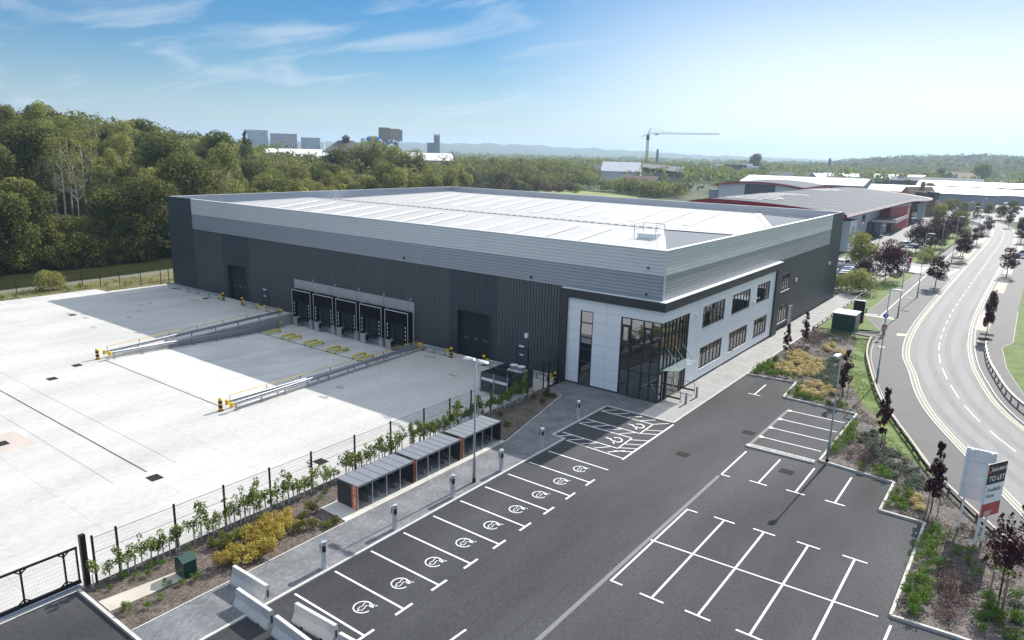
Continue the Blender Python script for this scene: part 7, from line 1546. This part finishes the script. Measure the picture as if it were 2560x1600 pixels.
for s in (0.05, 0.11, 0.17, 0.75, 0.82, 0.89):
    for z in (1.5, 5.4): a, b = A+u*(s-0.012)-n*0.1, A+u*(s+0.012)-n*0.1; m.quad((a.x, a.y, z), (b.x, b.y, z), (b.x, b.y, z+2.6), (a.x, a.y, z+2.6))
m.build('window', m_glass, ow); a, b = A+u*0.26-n*1.1, A+u*0.40-n*1.1; MB().quad((a.x, a.y, 10.0), (b.x, b.y, 10.0), (b.x, b.y, 11.3), (a.x, a.y, 11.3)).build('sign', m_bgrey, ow)
shed('pale_roofed_hall', 'pale shallow roof behind the red-edged shed', -84, 362, R(2), 62, 34, 8.2, 11.2, m_bgrey, m_wroof)
block('flat_roofed_block', 'long flat dark-roofed brick block behind the curved roof', 2062, 2168, 447, 430, 14, m_brick, 2, 12, roofm=m_bdark)
for px, py, d, w, dp, h, hr, rz, wl, rf_, lb in ((2330, 478, 400, 52, 30, 7.2, 9.6, R(4), m_bgrey, m_wroof, 'big grey shed with a bright low roof beyond the curved building'), (2500, 468, 560, 90, 40, 6.5, 9.0, R(2), m_bgrey, m_wroof, 'widest bright-roofed shed at the right of the skyline sheds'), (2540, 482, 470, 40, 24, 5.0, 7.4, R(3), m_bgrey, m_wroof, 'bright low roof at the right picture edge in front of the widest shed'), (2340, 457, 640, 60, 30, 7, 9.6, R(3), m_bdark, m_groof, 'dark low-roofed shed behind the big grey shed'), (2250, 456, 700, 40, 26, 7, 10, R(10), m_bgrey, m_wroof, 'small pale roof far behind the brick house'), (2400, 452, 720, 26, 20, 7, 13, R(60), m_bgrey, m_tile, 'brown gabled roof between the far sheds'), (1975, 444, 620, 34, 18, 7, 10.5, R(-10), m_bgrey, m_groof, 'angled grey roof behind the pale hall'), (2100, 452, 760, 30, 18, 6, 8.5, R(15), m_bwhite, m_wroof, 'pale roof among trees behind the flat dark block'), (2030, 448, 700, 24, 14, 6, 9, R(5), m_bwhite, m_wroof, 'small pale roof among the trees beyond the mast')):
    q = away(px, py, d); shed('industrial_shed', lb, q[0], q[1], rz, w, dp, h, hr, wl, rf_, 'sheds beyond the road')
q = away(2296, 482, 335); hs_ = shed('brick_house', 'brown tiled brick house with dormers at the end of the curved roof', q[0], q[1], R(62), 15, 10, 5.0, 11.0, m_brick, m_tile)
m = MB(); m.prism([(2.5, -5.6), (5.0, -5.6), (5.0, -2), (2.5, -2)], 6.2, 9.2); m.prism([(-4.5, -5.6), (-2.2, -5.6), (-2.2, -2), (-4.5, -2)], 6.2, 9.2); o = m.build('dormer', m_bdark); o.parent = hs_
o = MB().box(1.0, -1.0, 10, 2.0, 0.2, 13).build('chimney', m_brick); o.parent = hs_
q = away(2066, 470, 480); t = thing('telecom_mast', 'slim pale telecom mast rising behind the curved roof', 'mast', (q[0], q[1], 0)); MB().cyl(q[0], q[1], 0, 19.5, 0.5, 0.28, 8).build('pole', m_bwhite, t); MB().cyl(q[0], q[1], 17, 21.5, 0.75, 0.75, 8).build('antenna', m_bgrey, t)
for k, (px, py, d, h) in enumerate(((1596, 500, 355, 8), (1674, 505, 345, 8), (1746, 505, 340, 8.5))):
    q = G(px, py+2); q = away(px, py, 352); lamp_post(q[0], q[1], 7.6, [(1, 0.2)], 'far thin lamp post along the access road behind the warehouse, '+('left of three' if k == 0 else 'middle of three' if k == 1 else 'right of three'), 0, 'far lamp posts', False, 1.0)
# specimen trees in the middle distance
_kids = {}
for c in bpy.data.objects:
    if c.parent: _kids.setdefault(c.parent.name, []).append(c)
for px, py, d, k, s, lb in ((1888, 420, 900, 'oak', 2.1, 'large dark rounded tree behind the white and charcoal office'), (2350, 440, 800, 'oak', 1.3, 'dark rounded tree below the wooded ridge'), (2455, 435, 780, 'oak2', 1.9, 'broad pale tree below the wooded ridge'), (1130, 395, 700, 'pine', 1.3, 'dark upright tree right of the church tower')):
    q = away(px, py, d); plant(k, q[0], q[1], s, label=lb, group='large trees on the plain', z=0)
rq = random.Random(9)
for i in range(16): az = rq.uniform(6, 15); d = rq.uniform(395, 600); plant(rq.choice(('oak', 'oak2', 'ash', 'pine')), CAM[0]-d*math.sin(R(az)), CAM[1]+d*math.cos(R(az)), rq.uniform(0.45, 0.8), label='leafy tree between the far sheds and the road end', group='trees between the far sheds')
for px, py, k, s in ((2230, 535, 'oak', 0.42), (2262, 520, 'lime', 0.7), (2292, 515, 'lime', 0.7), (2350, 530, 'bigmid', 0.8), (2382, 512, 'bigmid', 0.75), (2410, 520, 'oak2', 0.45), (2440, 532, 'lime', 0.8), (2470, 525, 'oak2', 0.45), (2500, 535, 'oak', 0.45), (2530, 520, 'oak2', 0.5), (2370, 495, 'pine', 0.5), (2420, 490, 'oak2', 0.6), (2480, 495, 'oak2', 0.6), (2540, 490, 'oak', 0.6), (2100, 470, 'bigmaple', 1.2), (2130, 468, 'bigmid', 1.2), (2190, 470, 'oak', 0.7), (2215, 478, 'oak2', 0.6)):
    q = G(px, py+14); plant(k, q[0], q[1], s, label='tree in the planting around the far car park', group='trees around the far car park', z=0)
# far car park
struct(MB().sheet([(-14, 285), (30, 262), (60, 262), (60, 440), (-20, 440), (-26, 330)], 0.0), 'far_car_park', m_sidetar)
rc = random.Random(4); names = list(PAINT)
for i in range(46):
    px = rc.uniform(2285, 2555); py = 502+rc.uniform(0, 34)+(0 if px > 2360 else 6); q = G(px, py)
    put_car(q[0], q[1], rc.choice((0.1, R(92))), rc.choice(('white', 'white', 'silver', 'silver', 'grey', 'black', 'blue', 'red')), 'car parked in the crowded far car park beyond the road bend', 'cars in the far car park', sc=1.0)
q = G(2445, 545); put_car(q[0], q[1], R(20), 'white', 'white car on the side road at the bend', 'cars near the bend')
# hedge on the bend
hg = MB(); P, N, ti = blob_points([(x, y, 0.7, 1.4, 1.4, 0.8) for x, y in [(18+i*1.9, 262+1.2*i) for i in range(10)]], 2600, 91, 0.5, 0.7); o = mesh_obj('clipped_hedge', leaf_mesh('clipped_hedge', P, N, 0.35, 91, 0.6, ti, (LM['dark'],))); tag(o, 'clipped dark hedge on the island at the road bend', 'hedge')
P, N, ti = blob_points([(-7+i*1.3, 240-0.7*i, 0.6, 1.0, 1.0, 0.7) for i in range(7)], 1500, 92, 0.5, 0.7); o = mesh_obj('clipped_hedge', leaf_mesh('clipped_hedge', P, N, 0.3, 92, 0.6, ti, (LM['dark'],))); tag(o, 'clipped dark hedge beside the blue car', 'hedge')
# remove prototypes never planted
for k, p in protos.items():
    if k not in first and k != 'grey_bush':
        for c in [c for c in bpy.data.objects if c.parent == p]: bpy.data.objects.remove(c)
        bpy.data.objects.remove(p)
# ------------------------------------------------------------------ haze
hzb = MB().box(-9500, -9500, -6, 9500, 9500, 175); m_hz = bpy.data.materials.new('haze_air'); m_hz.use_nodes = True; t_ = m_hz.node_tree; t_.nodes.clear(); ou = t_.nodes.new('ShaderNodeOutputMaterial'); vo = t_.nodes.new('ShaderNodeVolumePrincipled')
vo.inputs['Color'].default_value = (0.60, 0.80, 1.0, 1); vo.inputs['Density'].default_value = 0.00019; vo.inputs['Anisotropy'].default_value = 0.25; t_.links.new(vo.outputs[0], ou.inputs['Volume'])
hzo = hzb.build('haze', m_hz); hzo['kind'] = 'stuff'; hzo['label'] = 'thin blue haze in the air over the plain'; hzo['category'] = 'haze'
